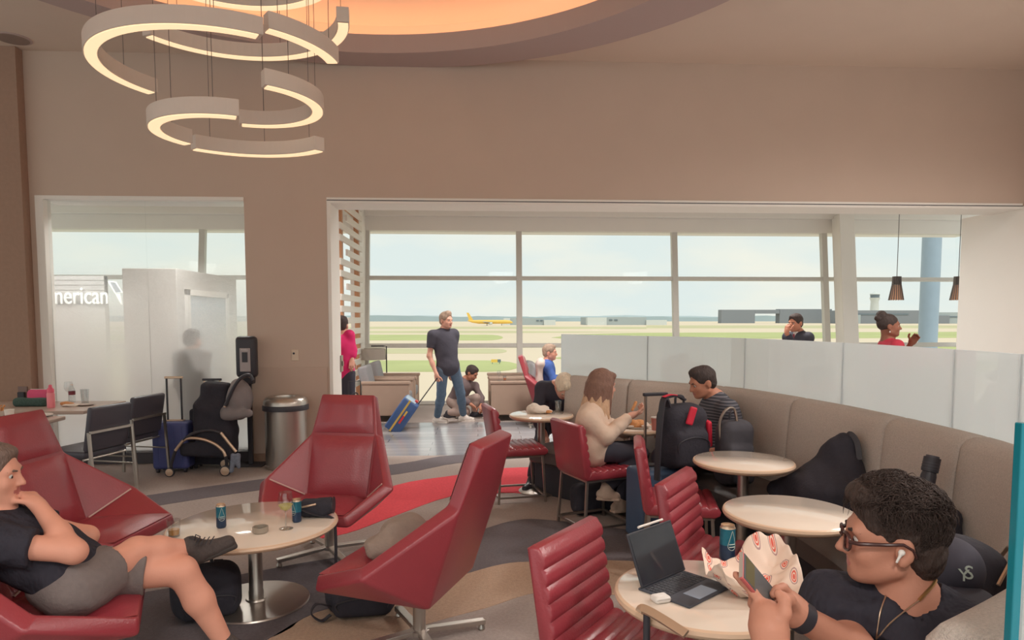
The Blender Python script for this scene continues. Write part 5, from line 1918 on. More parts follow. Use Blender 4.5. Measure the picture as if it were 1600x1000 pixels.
# ------------------------------------------------------------------ generic figures
def figure(label, J, hf, skin_m, hair_m, wearing, h=0.011, hs=1.0, hair=None, g=1.0, belly=0.0, face=True, hands=None, bare_legs=False):
    """J: hc, nb, shL, shR, elL, elR, wrL, wrR, pel, (hipL, hipR,) knL, knR, anL, anR, toeL, toeR in world coordinates"""
    J = {k: V3(v) for k, v in J.items()}
    R = headR(hf)
    body, hp = head_prims(J['hc'], R, hs)
    body += [cap(J['nb'] + np.array([0, 0, -0.02]), J['hc'] + R @ np.array([0, -0.025, -0.06]), 0.058 * g, 0.052, 0.03)]
    body += torso_prims(J['pel'], J['nb'], J['shL'], J['shR'], 0.82 * g)
    body += arm_prims(J['shL'], J['elL'], J['wrL'], 0.95 * g) + arm_prims(J['shR'], J['elR'], J['wrR'], 0.95 * g)
    for sd_, q in (('L', -1), ('R', 1)):
        d = J['wr' + sd_] - J['el' + sd_]
        if hands and sd_ in hands:
            d2, nrm, cu = hands[sd_]
            body += hand_prims(J['wr' + sd_], d2, nrm, q, cu)
        else:
            body += hand_prims(J['wr' + sd_], d, np.cross(d, (0, 0, 1)) + np.array([0.01, 0, -0.3]), q, 0.4)
    TR, _ = torso_frame(J['pel'], J['nb'], J['shL'], J['shR'])
    hipL = J.get('hipL', J['pel'] - TR[:, 0] * 0.09); hipR = J.get('hipR', J['pel'] + TR[:, 0] * 0.09)
    body += leg_prims(hipL, J['knL'], J['anL'], 0.88) + leg_prims(hipR, J['knR'], J['anR'], 0.88)
    o, base = build_person(label, (float(J['pel'][0]), float(J['pel'][1])), skin_m, body, head_regions(hp, R, hs), h)
    if face:
        eyes(hp, R, o, base, hs)
        brows(hp, hair_m, o, base, hs)
    pr = hair(hp, R) if hair else short_hair(hp, R, hs, 0.010)
    wear('hair', pr, hair_m, o, base, min(h, 0.008), (0.0018, 150, 2))
    top = wearing['top']
    m, slen, roomy = top
    sh = torso_prims(J['pel'] + np.array([0, 0, 0.02]), J['nb'] + np.array([0, 0, -0.03]), J['shL'], J['shR'], 0.95 * g, 0.014 + roomy, belly)
    sh += [cyl(J['nb'] + np.array([0, 0, -0.06]), J['nb'] + np.array([0, 0, 0.0]), 0.085 * g, 0.070 * g, 0.02)]
    for sd_ in 'LR':
        a, b, c = J['sh' + sd_], J['el' + sd_], J['wr' + sd_]
        ra = 0.057 * g + roomy
        if slen <= 1:
            sh += [cap(a, lerp(a, b, 0.3), ra, ra, 0.04), cyl(lerp(a, b, 0.1), lerp(a, b, slen), ra, ra * 0.92, 0.03)]
        else:
            sh += [cap(a, b, ra, ra * 0.86, 0.04), cap(b, lerp(b, c, 0.5), ra * 0.86, ra * 0.78, 0.03), cyl(lerp(b, c, 0.4), lerp(b, c, slen - 1), ra * 0.80, ra * 0.64, 0.03)]
    wear(wearing.get('top_name', 'shirt'), sh, m, o, base, h, [(0.005, 28, 7)])
    m, roomy = wearing['legs']
    tr = [ell(J['pel'], np.array((0.160, 0.124, 0.12)) * g, TR, 0.05)]
    for sd_, hip in (('L', hipL), ('R', hipR)):
        k_, a_ = J['kn' + sd_], J['an' + sd_]
        tr += [cap(hip, k_, 0.088 * g + roomy, 0.064 + roomy, 0.04), cap(k_, lerp(k_, a_, 0.4), 0.063 + roomy, 0.062 + roomy, 0.03), cyl(lerp(k_, a_, 0.3), lerp(k_, a_, 0.97), 0.060 + roomy, 0.050 + roomy, 0.03)]
    wear('trousers', tr, m, o, base, h, [(0.004, 30, 1)])
    sm, so = wearing['shoes']
    for sd_ in 'LR':
        shoe('shoe', J['an' + sd_], J['toe' + sd_], sm, o, base, h, so, wearing.get('shoe_up', (0, 0, 1)))
    return o, base, hp, R


M_jean = mat('blue_jeans', rgb(92, 112, 132, 0.8), 0.85, noise=0.2, nscale=25, bump=0.2, bscale=150)
M_dtee = mat('charcoal_tee', rgb(64, 62, 72, 0.8), 0.85, noise=0.1, nscale=30, bump=0.2, bscale=30, bdist=0.015)
M_wshoe = mat('white_sneaker', rgb(214, 204, 196, 0.85), 0.6)
M_dtro = mat('dark_trousers', rgb(58, 56, 66, 0.8), 0.85, noise=0.1, nscale=30)
M_hair_gb = hairm('sandy_grey_hair', 150, 128, 112)
M_hair_dk = hairm('dark_hair', 62, 52, 50)
M_hair_gw = hairm('white_blond_hair', 204, 188, 168)


def standing(x, y, f, H=1.75, stride=0.0):
    """joints of an upright figure facing f"""
    f = np.array([f[0], f[1], 0.0]); f /= np.linalg.norm(f); r = np.array([f[1], -f[0], 0])
    s = H / 1.75
    p = np.array([x, y, 0.0])
    z = lambda v: np.array([0, 0, v * s])
    J = dict(hc=p + z(1.635) + f * 0.02, nb=p + z(1.465), pel=p + z(0.93), shL=p - r * 0.185 * s + z(1.41), shR=p + r * 0.185 * s + z(1.41),
             elL=p - r * 0.23 * s + z(1.12) - f * 0.02, elR=p + r * 0.23 * s + z(1.12) - f * 0.02, wrL=p - r * 0.23 * s + z(0.87) + f * 0.05, wrR=p + r * 0.23 * s + z(0.87) + f * 0.05,
             knL=p - r * 0.09 * s + z(0.50) + f * (0.03 + stride * 0.5), knR=p + r * 0.09 * s + z(0.50) + f * (0.03 - stride * 0.35),
             anL=p - r * 0.09 * s + z(0.09) + f * stride, anR=p + r * 0.09 * s + z(0.09) - f * stride)
    J['toeL'] = J['anL'] + f * 0.15; J['toeR'] = J['anR'] + f * 0.15
    return J, f, r


# 3. walking man with the blue suitcase
wx, wy = -0.45, 10.15
J, f, r = standing(wx, wy, (0.72, -0.69), 1.77)
J['anR'] = V3(P(683, 660, 0.0)) + np.array([0, 0, 0.09]); J['anL'] = V3(P(724, 657, 0.0)) + np.array([0, 0, 0.09])
J['toeR'] = J['anR'] + np.array([0.15, -0.07, 0]); J['toeL'] = J['anL'] + np.array([0.15, -0.06, 0])
J['pel'] = V3(PY(700, 574, 10.18)); J['knR'] = lerp(J['pel'] - r * -0.09, J['anR'], 0.52) + f * 0.03; J['knL'] = lerp(J['pel'] - r * 0.09, J['anL'], 0.52) + f * 0.05
J['elR'] = V3(PY(671, 556, 10.10)); J['wrR'] = V3(PY(682, 585, 10.02)); J['shR'] = V3(PY(676, 524, 10.12))
J['shL'] = V3(PY(709, 522, 10.25)); J['nb'] = V3(PY(694, 516, 10.18)); J['hc'] = V3(PY(697, 501, 10.15))
J['elL'] = V3(PY(708, 555, 10.36)); J['wrL'] = V3(PY(704, 580, 10.36))
figure('man in dark T-shirt and jeans walking with a blue suitcase', J, (0.75, -0.66, -0.05), M_skin_m, M_hair_gb,
       dict(top=(M_dtee, 0.62, 0.012), legs=(M_jean, 0.006), shoes=(M_wshoe, M_wshoe)), hands={'R': (np.array([0.1, -0.05, -1.0]), np.array([0.4, 0.9, 0]), 0.9)},
       hair=lambda hp, R: short_hair(hp, R, 1.0, 0.010, -0.02, 0.014))

# 4. person crouching at the window
c0 = V3(PY(726, 625, 11.25))
J = dict(hc=PY(737, 583, 11.2), nb=PY(727, 594, 11.27), shL=PY(742, 603, 11.38), shR=PY(716, 603, 11.15), elL=PY(752, 622, 11.3), elR=PY(722, 622, 10.98), wrL=PY(752, 634, 11.15), wrR=PY(736, 632, 10.95),
         pel=PY(712, 628, 11.32), knL=PY(744, 622, 11.2), knR=PY(727, 643, 11.02), anL=PY(741, 645, 11.22), anR=PY(700, 648, 11.15))
J = {k: V3(v) for k, v in J.items()}
J['toeL'] = J['anL'] + np.array([0.16, -0.02, 0]); J['toeR'] = J['anR'] + np.array([0.10, -0.02, -0.03])
for k in ('anL', 'anR'):
    J[k][2] = max(0.09, J[k][2])
    J['toe' + k[-1]][2] = 0.09
M_mauve = mat('mauve_jacket', rgb(110, 94, 94, 0.8), 0.85, noise=0.15, nscale=30)
M_khaki = mat('khaki_trousers', rgb(150, 130, 122, 0.8), 0.85, noise=0.15, nscale=30)
figure('person in brown jacket crouching at the window behind the walking man', J, (0.75, -0.4, -0.5), M_skin_t, M_hair_dk, dict(top=(M_mauve, 1.85, 0.006), top_name='jacket', legs=(M_khaki, 0.008), shoes=(M_black, M_wshoe)), h=0.013, g=0.95)

# 5. person bowed over at the far table
J = dict(hc=PY(881, 604, 6.72), nb=PY(868, 602, 6.86), shL=PY(900, 622, 6.80), shR=PY(848, 607, 6.90), elL=PY(905, 660, 6.66), elR=PY(838, 650, 6.76), wrL=PY(888, 672, 6.55), wrR=PY(850, 676, 6.60),
         pel=(0.92, 7.20, 0.55), knL=(0.86, 6.78, 0.50), knR=(0.66, 6.82, 0.50), anL=(0.80, 6.70, 0.09), anR=P(832, 748, 0.09))
J = {k: V3(v) for k, v in J.items()}
J['toeL'] = J['anL'] + np.array([-0.02, -0.16, 0]); J['toeR'] = J['anR'] + np.array([-0.08, -0.13, 0])
M_navy = mat('navy_black_jacket', rgb(52, 50, 60, 0.8), 0.85, noise=0.12, nscale=30, bump=0.3, bscale=20, bdist=0.02)
figure('white-haired person in black jacket bowed over the far round table', J, (0.12, -0.55, -0.85), M_skin_m, M_hair_gw, dict(top=(M_navy, 1.9, 0.010), top_name='jacket', legs=(M_dtro, 0.008), shoes=(M_black, M_black)), h=0.011,
       hair=lambda hp, R: short_hair(hp, R, 1.0, 0.018, -0.05, 0.01))

# 6. woman in the cream sweatshirt
J = dict(hc=PY(941, 603, 5.36), nb=PY(928, 640, 5.34), shL=PY(931, 656, 5.52), shR=PY(920, 656, 5.16), elL=PY(975, 672, 5.62), elR=PY(948, 682, 5.10), wrL=PY(1005, 668, 5.70), wrR=PY(985, 650, 5.22),
         pel=(0.90, 5.25, 0.60), knL=(1.32, 5.50, 0.57), knR=(1.30, 5.32, 0.56), anL=(1.16, 5.42, 0.16), anR=PY(948, 762, 5.20))
J = {k: V3(v) for k, v in J.items()}
J['toeL'] = J['anL'] + np.array([0.14, 0.05, -0.03]); J['toeR'] = J['anR'] + np.array([0.07, -0.02, -0.15])
M_cream = mat('cream_sweatshirt', rgb(206, 182, 164, 0.85), 0.9, spec=0.15, noise=0.05, nscale=20, bump=0.3, bscale=18, bdist=0.02)
M_hair_w = hairm('brown_hair', 122, 92, 80)
M_beige_shoe = mat('beige_sneaker', rgb(184, 158, 140, 0.85), 0.75, noise=0.1, nscale=40)


def long_hair(hp, R):
    e = lambda p, r, k=0.015, op='u': ell(hp(*p), np.array(r), R, k, op)
    pr = [e((0, -0.014, 0.042), (0.092, 0.112, 0.102)), e((0, -0.06, -0.06), (0.092, 0.075, 0.12), 0.03)]
    for k in range(9):
        a = math.radians(-110 + 27.5 * k)
        x, y = math.sin(a) * 0.085, -0.02 - math.cos(a) * 0.085
        pr.append(cap(hp(x, y, 0.0), hp(x * 1.25, y * 1.12, -0.20 + 0.01 * (k % 3)), 0.030, 0.020, 0.03))
    for q in (1, -1):
        pr.append(cap(hp(q * 0.078, 0.03, 0.03), hp(q * 0.088, 0.038, -0.21), 0.020, 0.016, 0.02))
    pr += [e((0, 0.120, -0.02), (0.062, 0.068, 0.10), 0.012, 's'), e((0, 0.075, 0.088), (0.06, 0.030, 0.030), 0.02)]
    return pr


wo, base, hp, R = figure('woman in cream sweatshirt eating at the table, seen from behind', J, (0.95, 0.28, -0.1), M_skin_m, M_hair_w, dict(top=(M_cream, 1.92, 0.014), top_name='sweatshirt', legs=(M_dtro, 0.002), shoes=(M_beige_shoe, M_beige_shoe)), h=0.009, g=0.98,
       hair=long_hair, hands={'R': (np.array([0.9, 0.25, 0.3]), np.array([0.1, 0.2, 0.95]), 0.55)})
pr = []
M_hair_w2 = hairm('blond_hair_ends', 186, 152, 124)
rr = np.random.default_rng(8)
for k in range(26):
    a = math.radians(-105 + 210 * k / 25)
    x, y = math.sin(a) * 0.132, -0.025 - math.cos(a) * 0.128
    zt = -0.085 + rr.uniform(-0.02, 0.02)
    pr.append(cap(hp(x * 0.74, y * 0.80, zt + rr.uniform(-0.03, 0.03)), hp(x * 1.10 + rr.uniform(-.008, .008), y * 1.10, -0.225 + rr.uniform(-0.02, 0.01)), 0.016, 0.008, 0.008))
wear('hair_ends', pr, M_hair_w2, wo, base, 0.006)

# 7. man in the striped polo on the banquette
M_polo = bpy.data.materials.new('striped_polo')
M_polo.use_nodes = True
nt = M_polo.node_tree
b_ = nt.nodes['Principled BSDF']; b_.inputs['Roughness'].default_value = 0.85
tc = nt.nodes.new('ShaderNodeTexCoord'); wv = nt.nodes.new('ShaderNodeTexWave'); wv.bands_direction = 'Z'; wv.inputs['Scale'].default_value = 14; wv.inputs['Distortion'].default_value = 0.4
rp = nt.nodes.new('ShaderNodeValToRGB'); rp.color_ramp.elements[0].color = rgb(54, 54, 62, 0.8); rp.color_ramp.elements[0].position = 0.72; rp.color_ramp.elements[1].color = rgb(104, 102, 108, 0.8); rp.color_ramp.elements[1].position = 0.85
nt.links.new(tc.outputs['Object'], wv.inputs['Vector']); nt.links.new(wv.outputs['Fac'], rp.inputs['Fac']); nt.links.new(rp.outputs['Color'], b_.inputs['Base Color'])
J = dict(hc=PY(1098, 598, 5.22), nb=PY(1119, 622, 5.24), shL=PY(1137, 640, 5.03), shR=PY(1110, 636, 5.44), elL=PY(1157, 688, 4.98), elR=PY(1085, 682, 5.45), wrL=PY(1120, 705, 4.90), wrR=PY(1052, 678, 5.45),
         pel=(1.84, 5.20, 0.58), knL=(1.46, 4.98, 0.56), knR=(1.44, 5.22, 0.56), anL=(1.42, 4.93, 0.09), anR=(1.40, 5.18, 0.09))
J = {k: V3(v) for k, v in J.items()}
J['toeL'] = J['anL'] + np.array([-0.15, 0, 0]); J['toeR'] = J['anR'] + np.array([-0.15, 0, 0])
figure('man in dark striped polo shirt eating on the banquette', J, (-0.90, -0.12, -0.30), M_skin_t, M_hair_dk, dict(top=(M_polo, 0.72, 0.008), legs=(M_dtro, 0.008), shoes=(M_black, M_black)), h=0.010, g=1.04,
       hair=lambda hp, R: short_hair(hp, R, 1.0, 0.008, -0.02, 0.006))

# 8. man in blue shirt beyond the screen
bx_, by_ = PY(857, 560, 10.3).x, 10.3
J = dict(hc=PY(859, 551, 10.3), nb=PY(855, 566, 10.32), shL=PY(853, 573, 10.48), shR=PY(855, 573, 10.12), elL=PY(862, 592, 10.55), elR=PY(866, 594, 10.05), wrL=PY(880, 590, 10.5), wrR=PY(884, 592, 10.1),
         pel=(bx_ - 0.05, by_, 0.55), knL=(bx_ + 0.40, by_ + 0.1, 0.52), knR=(bx_ + 0.40, by_ - 0.12, 0.52), anL=(bx_ + 0.42, by_ + 0.1, 0.09), anR=(bx_ + 0.42, by_ - 0.12, 0.09), toeL=(bx_ + 0.57, by_ + 0.1, 0.09), toeR=(bx_ + 0.57, by_ - 0.12, 0.09))
M_bshirt = mat('blue_shirt', rgb(60, 88, 152, 0.8), 0.8, noise=0.1, nscale=30)
figure('seated man in blue shirt half hidden by the frosted screen', J, (0.95, -0.25, -0.05), M_skin_l, M_hair_gb, dict(top=(M_bshirt, 1.8, 0.008), legs=(M_khaki, 0.008), shoes=(M_black, M_black)), h=0.012)

# 9. man in dark suit on the phone
sx, sy_ = PY(1247, 520, 9.2).x, 9.2
J, f, r = standing(sx, sy_, (-0.9, -0.3), 1.71)
J['hc'] = V3(PY(1243, 505, 9.15)); J['nb'] = V3(PY(1250, 521, 9.18))
J['elL'] = J['shL'] + np.array([-0.10, -0.02, -0.27]); J['wrL'] = V3(PY(1229, 520, 8.98))
M_suit = mat('dark_suit_wool', rgb(54, 54, 64, 0.8), 0.8)
so_, base, hp, R = figure('man in dark suit holding a phone to his ear beyond the screen', J, (-0.85, -0.45, -0.15), M_skin_t, M_hair_dk, dict(top=(M_suit, 1.9, 0.008), top_name='suit_jacket', legs=(M_suit, 0.008), shoes=(M_black, M_black)), h=0.011, hands={'L': (np.array([0.15, 0.1, 1.0]), np.array([0.9, 0.4, 0.0]), 0.5)})
TRf = np.array([-0.9, -0.3, 0]) / np.linalg.norm([-0.9, -0.3, 0])
wear('shirt_collar', [cap(J['nb'] + TRf * 0.055 + np.array([0, 0, 0.02]), J['nb'] + TRf * 0.105 + np.array([0, 0, -0.16]), 0.045, 0.035, 0.02)], M_wshoe, so_, base, 0.009)
wear('necktie', [cap(J['nb'] + TRf * 0.105 + np.array([0, 0, -0.02]), J['nb'] + TRf * 0.145 + np.array([0, 0, -0.3]), 0.018, 0.03, 0.01)], mat('red_necktie', rgb(120, 50, 62, 0.8), 0.6), so_, base, 0.008)

# 10. woman in red with a bun
rx_, ry_ = PY(1392, 530, 7.0).x, 7.0
J, f, r = standing(rx_, ry_, (0.95, -0.25), 1.70)
J['hc'] = V3(PY(1389, 510, 6.98)); J['nb'] = V3(PY(1387, 533, 7.0))
for k in ('shL', 'shR'):
    J[k][2] = J['nb'][2] - 0.05
J['elL'] = J['shL'] + np.array([0.10, 0.03, -0.27]); J['wrL'] = V3(PY(1424, 536, 6.95))
M_redtop = mat('red_knit_top', rgb(160, 44, 60, 0.8), 0.85, noise=0.1, nscale=30)


def bun_hair(hp, R):
    e = lambda p, r, k=0.01, op='u': ell(hp(*p), np.array(r), R, k, op)
    return [e((0, -0.018, 0.040), (0.084, 0.104, 0.096)), e((0, 0.120, -0.008), (0.095, 0.062, 0.085), 0.012, 's'), e((0, 0.085, -0.085), (0.13, 0.11, 0.075), 0.01, 's'),
            e((0.085, 0.0, -0.012), (0.022, 0.024, 0.036), 0.006, 's'), e((-0.085, 0.0, -0.012), (0.022, 0.024, 0.036), 0.006, 's'),
            e((0, -0.075, 0.125), (0.052, 0.050, 0.046), 0.012), e((0.02, -0.11, 0.09), (0.035, 0.035, 0.035), 0.015), half(hp(0, -0.05, -0.07), -R[:, 2], 0.02)]


ro, base, hp, R = figure('woman in red top with dark hair in a bun beyond the screen', J, (0.93, -0.35, 0.02), M_skin_d, M_hair_dk, dict(top=(M_redtop, 1.0, 0.004), legs=(M_dtro, 0.004), shoes=(M_black, M_black)), h=0.010, g=0.9, hair=bun_hair)
for q in (1, -1):
    wear('earring', [ell(hp(q * 0.088, -0.008, -0.055), (0.006, 0.006, 0.010), R)], M_bud, ro, base, 0.0025)

# 11. traveller in pink jacket half hidden by the jamb
kx, ky = PY(534, 540, 9.4).x, 9.4
J, f, r = standing(kx, ky, (0.25, 0.97), 1.66)
J['elR'] = V3(PY(551, 548, 9.4)); J['wrR'] = V3(PY(550, 563, 9.32)); J['shR'] = V3(PY(546, 524, 9.4))
M_pink = mat('pink_jacket', rgb(206, 40, 104, 0.85), 0.8)
figure('traveller in bright pink top mostly hidden behind the white jamb', J, (0.2, 0.97, 0), M_skin_m, M_hair_dk, dict(top=(M_pink, 1.55, 0.006), legs=(M_dtro, 0.006), shoes=(M_black, M_black)), h=0.012)

# 12. figure behind the frosted glass
gx, gy = PY(299, 540, 8.14).x, 8.14
J, f, r = standing(gx, gy, (0.3, 0.95), 1.49)
figure('blurred grey silhouette of a person behind the frosted glass', J, (0.3, 0.95, 0), M_skin_m, M_hair_dk, dict(top=(mat('grey_top', rgb(96, 90, 90, 0.8), 0.85), 1.8, 0.01), legs=(M_dtro, 0.008), shoes=(M_black, M_black)), h=0.014, face=False)
# ================================================================== small things
M_clear = glass_mat('drinking_glass', (0.93, 0.94, 0.94, 1), 0.14, 0.02)
M_can = mat('teal_can_print', rgb(44, 110, 130, 0.85), 0.3, metal=0.4, noise=0.35, nscale=40)
M_cand = mat('dark_can_print', rgb(40, 58, 84, 0.85), 0.3, metal=0.3, noise=0.2, nscale=50)
M_cantop = mat('can_gold_lid', rgb(214, 186, 160), 0.3, metal=0.8)
M_print = mat('print_pale_gold', rgb(196, 206, 196), 0.5)
M_paper = mat('white_paper', rgb(216, 204, 192, 0.85), 0.85, noise=0.05, nscale=30)
M_plate = mat('white_plate', rgb(214, 206, 198, 0.85), 0.3)
M_food = mat('fried_food', rgb(198, 140, 92, 0.85), 0.8, noise=0.4, nscale=60, bump=0.5, bscale=80)


def xyz(v, z):
    return (v.x, v.y, z)


def can(label, p, z, ry=0.0, r=0.0265, h=0.134):
    t = thing('drink_can', label, 'can', (p.x, p.y, z), ry)
    MB().lathe([(r * 0.82, 0.0), (r, 0.008), (r, h * 0.45)], n=28).build('lower_body', M_cand, t, smooth=True)
    MB().lathe([(r, h * 0.45), (r, h - 0.012)], n=28).build('upper_body', M_can, t, smooth=True)
    MB().lathe([(r, h - 0.012), (r * 0.87, h - 0.003), (r * 0.88, h), (r * 0.82, h), (r * 0.80, h - 0.006), (0.001, h - 0.006)], n=28).build('lid', M_cantop, t, smooth=True)
    MB().box((0.003, 0, h - 0.004), (0.018, 0.010, 0.0015)).build('ring_pull', M_cantop, t)
    pts = []
    for k in range(28):
        a = 2 * math.pi * k / 28
        x = 0.0165 * math.sin(a); zz = 0.052 - 0.0165 * math.cos(a)
        if math.cos(a) < -0.2:
            f_ = (-math.cos(a) - 0.2) / 0.8
            zz += 0.040 * f_; x *= (1 - 0.72 * f_)
        th = -math.pi / 2 + x / r
        pts.append((math.cos(th) * (r + 0.0006), math.sin(th) * (r + 0.0006), zz + 0.008))
    MB().tube(pts, 0.0009, 5, closed=True).build('drop_emblem', M_print, t)
    for j, zz in enumerate((0.066, 0.056)):
        arc = [(math.cos(-math.pi / 2 + u) * (r + 0.0006), math.sin(-math.pi / 2 + u) * (r + 0.0006), zz) for u in [-0.42 + 0.12 * k for k in range(8)]]
        MB().tube(arc, 0.0017, 5).build('print_line', M_print, t)
    return t


def tumbler(label, p, z, r=0.036, h=0.095, liquid=None, lh=0.35, name='tumbler'):
    t = thing(name, label, 'glass', (p.x, p.y, z))
    MB().lathe([(r * 0.80, 0.0), (r, h), (r - 0.002, h), (r * 0.80 - 0.003, 0.010), (0.001, 0.009)], n=28).build('glass_wall', M_clear, t, smooth=True)
    MB().lathe([(r * 0.78, 0.001), (r * 0.79, 0.008), (0.001, 0.0085)], n=24).build('glass_foot', glass_mat('thick_glass', (0.85, 0.86, 0.86, 1), 0.3, 0.05), t, smooth=True)
    if liquid:
        MB().lathe([(0.001, 0.0105), (r * 0.78 - 0.003, 0.0105), (r * (0.80 + 0.2 * lh) - 0.004, h * lh), (0.001, h * lh)], n=24).build('drink', liquid, t, smooth=True)
    return t


def wine(label, p, z, s=1.0, liquid=None):
    t = thing('wine_glass', label, 'glass', (p.x, p.y, z))
    MB().lathe([(0.034 * s, 0.0), (0.034 * s, 0.002), (0.006 * s, 0.008), (0.0035 * s, 0.02), (0.0035 * s, 0.075 * s), (0.007 * s, 0.085 * s)], n=28).build('stem', glass_mat('stem_glass', (0.9, 0.9, 0.88, 1), 0.3, 0.05), t, smooth=True)
    MB().lathe([(0.007 * s, 0.085 * s), (0.026 * s, 0.10 * s), (0.037 * s, 0.125 * s), (0.038 * s, 0.145 * s), (0.032 * s, 0.185 * s), (0.0312 * s, 0.185 * s)], n=28).build('bowl', M_clear, t, smooth=True)
    if liquid:
        MB().lathe([(0.001, 0.090 * s), (0.023 * s, 0.101 * s), (0.0345 * s, 0.122 * s), (0.001, 0.122 * s)], n=24).build('wine', liquid, t, smooth=True)
    return t


M_whisky = mat('amber_drink', rgb(206, 146, 60), 0.1, noise=0.1, nscale=20)
M_wwine = mat('white_wine', rgb(206, 196, 112), 0.1)
M_water = glass_mat('water', (0.9, 0.93, 0.94, 1), 0.1, 0.03)
# low lounge table
tumbler('whisky tumbler with amber drink near the sneaker', P(272, 838, LTZ), LTZ, 0.036, 0.092, M_whisky, 0.42)
can('slim blue can standing near the sneaker on the low table', P(346, 824, LTZ), LTZ, 0.5)
wine('stemmed glass of white wine on the low table', P(447, 826, LTZ), LTZ, 1.12, M_wwine)
can('slim blue can behind the wine glass beside the camera', P(464, 815, LTZ), LTZ, -0.6)
q = P(407, 832, LTZ)
ab = thing('glass_bowl', 'small grey glass bowl on the low table', 'bowl', (q.x, q.y, LTZ))
MB().lathe([(0.001, 0.0), (0.036, 0.0), (0.042, 0.006), (0.042, 0.034), (0.036, 0.034), (0.034, 0.010), (0.001, 0.008)], n=28).build('bowl', mat('smoky_glass', rgb(150, 138, 124, 0.85), 0.25), ab, smooth=True)
MB().lathe([(0.001, 0.0085), (0.033, 0.0105), (0.034, 0.016), (0.001, 0.02)], n=24).build('contents', M_dark, ab, smooth=True)
q = P(492, 806, LTZ)
cm = thing('camera_bag', 'black camera pouch with a strap hanging over the table edge', 'camera bag', (q.x, q.y, LTZ))
blob('pouch', [rbox((0, 0, 0.05), (0.085, 0.05, 0.05), 0.03), cyl((0.03, 0, 0.055), (0.105, 0.01, 0.062), 0.046, 0.05, 0.02)], M_bfab, cm, 0.007)
MB().lathe([(0.040, 0), (0.050, 0.002), (0.050, 0.006)], c=(0.105, 0.01, 0.062), n=24, M=Matrix.Rotation(math.pi / 2, 3, 'Y')).build('end_ring', M_black, cm, smooth=True)
MB().tube(smooth_path([(-0.08, -0.03, 0.06), (-0.05, -0.06, 0.05), (0.0, -0.055, 0.03), (0.05, -0.045, 0.012), (0.10, -0.05, 0.006), (0.130, -0.065, -0.03), (0.135, -0.07, -0.20), (0.13, -0.07, -0.36), (0.14, -0.07, -0.40)], 6), 0.008, sq=(0.020, 0.004)).build('strap', M_black, cm)
MB().tube([(-0.08, -0.05, 0.062), (0.02, -0.052, 0.085)], 0.006, 8).build('metal_clasp', M_gold, cm, smooth=True)


def backpack(name, label, cat, loc, rz, w, d, h, m=M_bfab, extra=(), strap=True, noise=(0.008, 18, 3)):
    t = thing(name, label, cat, loc, rz)
    blob('body', [rbox((0, 0, h * 0.46), (w / 2, d / 2, h * 0.46), min(w, d) * 0.38), rbox((0, -d * 0.42, h * 0.32), (w * 0.40, d * 0.22, h * 0.27), d * 0.18, None, 0.03)] + list(extra), m, t, 0.012, noise)
    MB().tube(smooth_path([(-w * 0.32, -d * 0.62, h * 0.22), (-w * 0.34, -d * 0.66, h * 0.42), (0, -d * 0.68, h * 0.50), (w * 0.34, -d * 0.66, h * 0.42), (w * 0.32, -d * 0.62, h * 0.22)], 5), 0.004, 6).build('zip', M_black, t)
    MB().tube(smooth_path([(-w * 0.1, d * 0.1, h * 0.90), (-w * 0.08, d * 0.12, h * 1.03), (w * 0.08, d * 0.12, h * 1.03), (w * 0.1, d * 0.1, h * 0.90)], 5), 0.009, 8).build('grab_handle', M_black, t, smooth=True)
    if strap:
        for s in (-1, 1):
            MB().tube(smooth_path([(s * w * 0.22, d * 0.42, h * 0.88), (s * w * 0.30, d * 0.70, h * 0.62), (s * w * 0.33, d * 0.66, h * 0.30), (s * w * 0.36, d * 0.42, h * 0.10)], 5), 0.01, sq=(0.05, 0.012)).build('shoulder_strap', M_black, t)
    return t


q = P(560, 968, 0)
b1 = backpack('backpack', 'black backpack lying on the carpet under the lounge chair seen from behind', 'backpack', (q.x, q.y + 0.12, 0), 0.2, 0.40, 0.24, 0.27)
MB().tube(smooth_path([(-0.17, -0.10, 0.08), (-0.24, -0.14, 0.12), (-0.27, -0.14, 0.07), (-0.22, -0.13, 0.02), (-0.17, -0.11, 0.04)], 5), 0.008, sq=(0.024, 0.006)).build('strap_loop', M_black, b1)
q = P(300, 985, 0)
b2 = backpack('backpack', 'black bag on the floor behind the shin of the man in shorts', 'backpack', (q.x, q.y + 0.20, 0), 0.5, 0.36, 0.22, 0.30)
# grey garment on the seat of the lounge chair seen from behind
q = P(640, 822, 0.47)
g_ = thing('grey_garment', 'crumpled grey-beige garment on the seat of the lounge chair', 'clothing', (-0.42, 3.44, 0.44), 0.3)
blob('cloth', [ell((0.0, 0, 0.05), (0.16, 0.12, 0.05)), ell((0.06, 0.05, 0.09), (0.12, 0.09, 0.09), None, 0.04), cap((-0.12, -0.05, 0.04), (0.08, 0.08, 0.13), 0.05, 0.05, 0.04)], mat('grey_beige_knit', rgb(142, 126, 116, 0.85), 0.95, noise=0.15, nscale=30, bump=0.4, bscale=90), g_, 0.009, [(0.012, 30, 2), (0.006, 60, 3)])

# ------------------------------------------------------------------ tables at the left
DZ = 0.744


def at(px, py, z=DZ):
    return P(px, py, z)


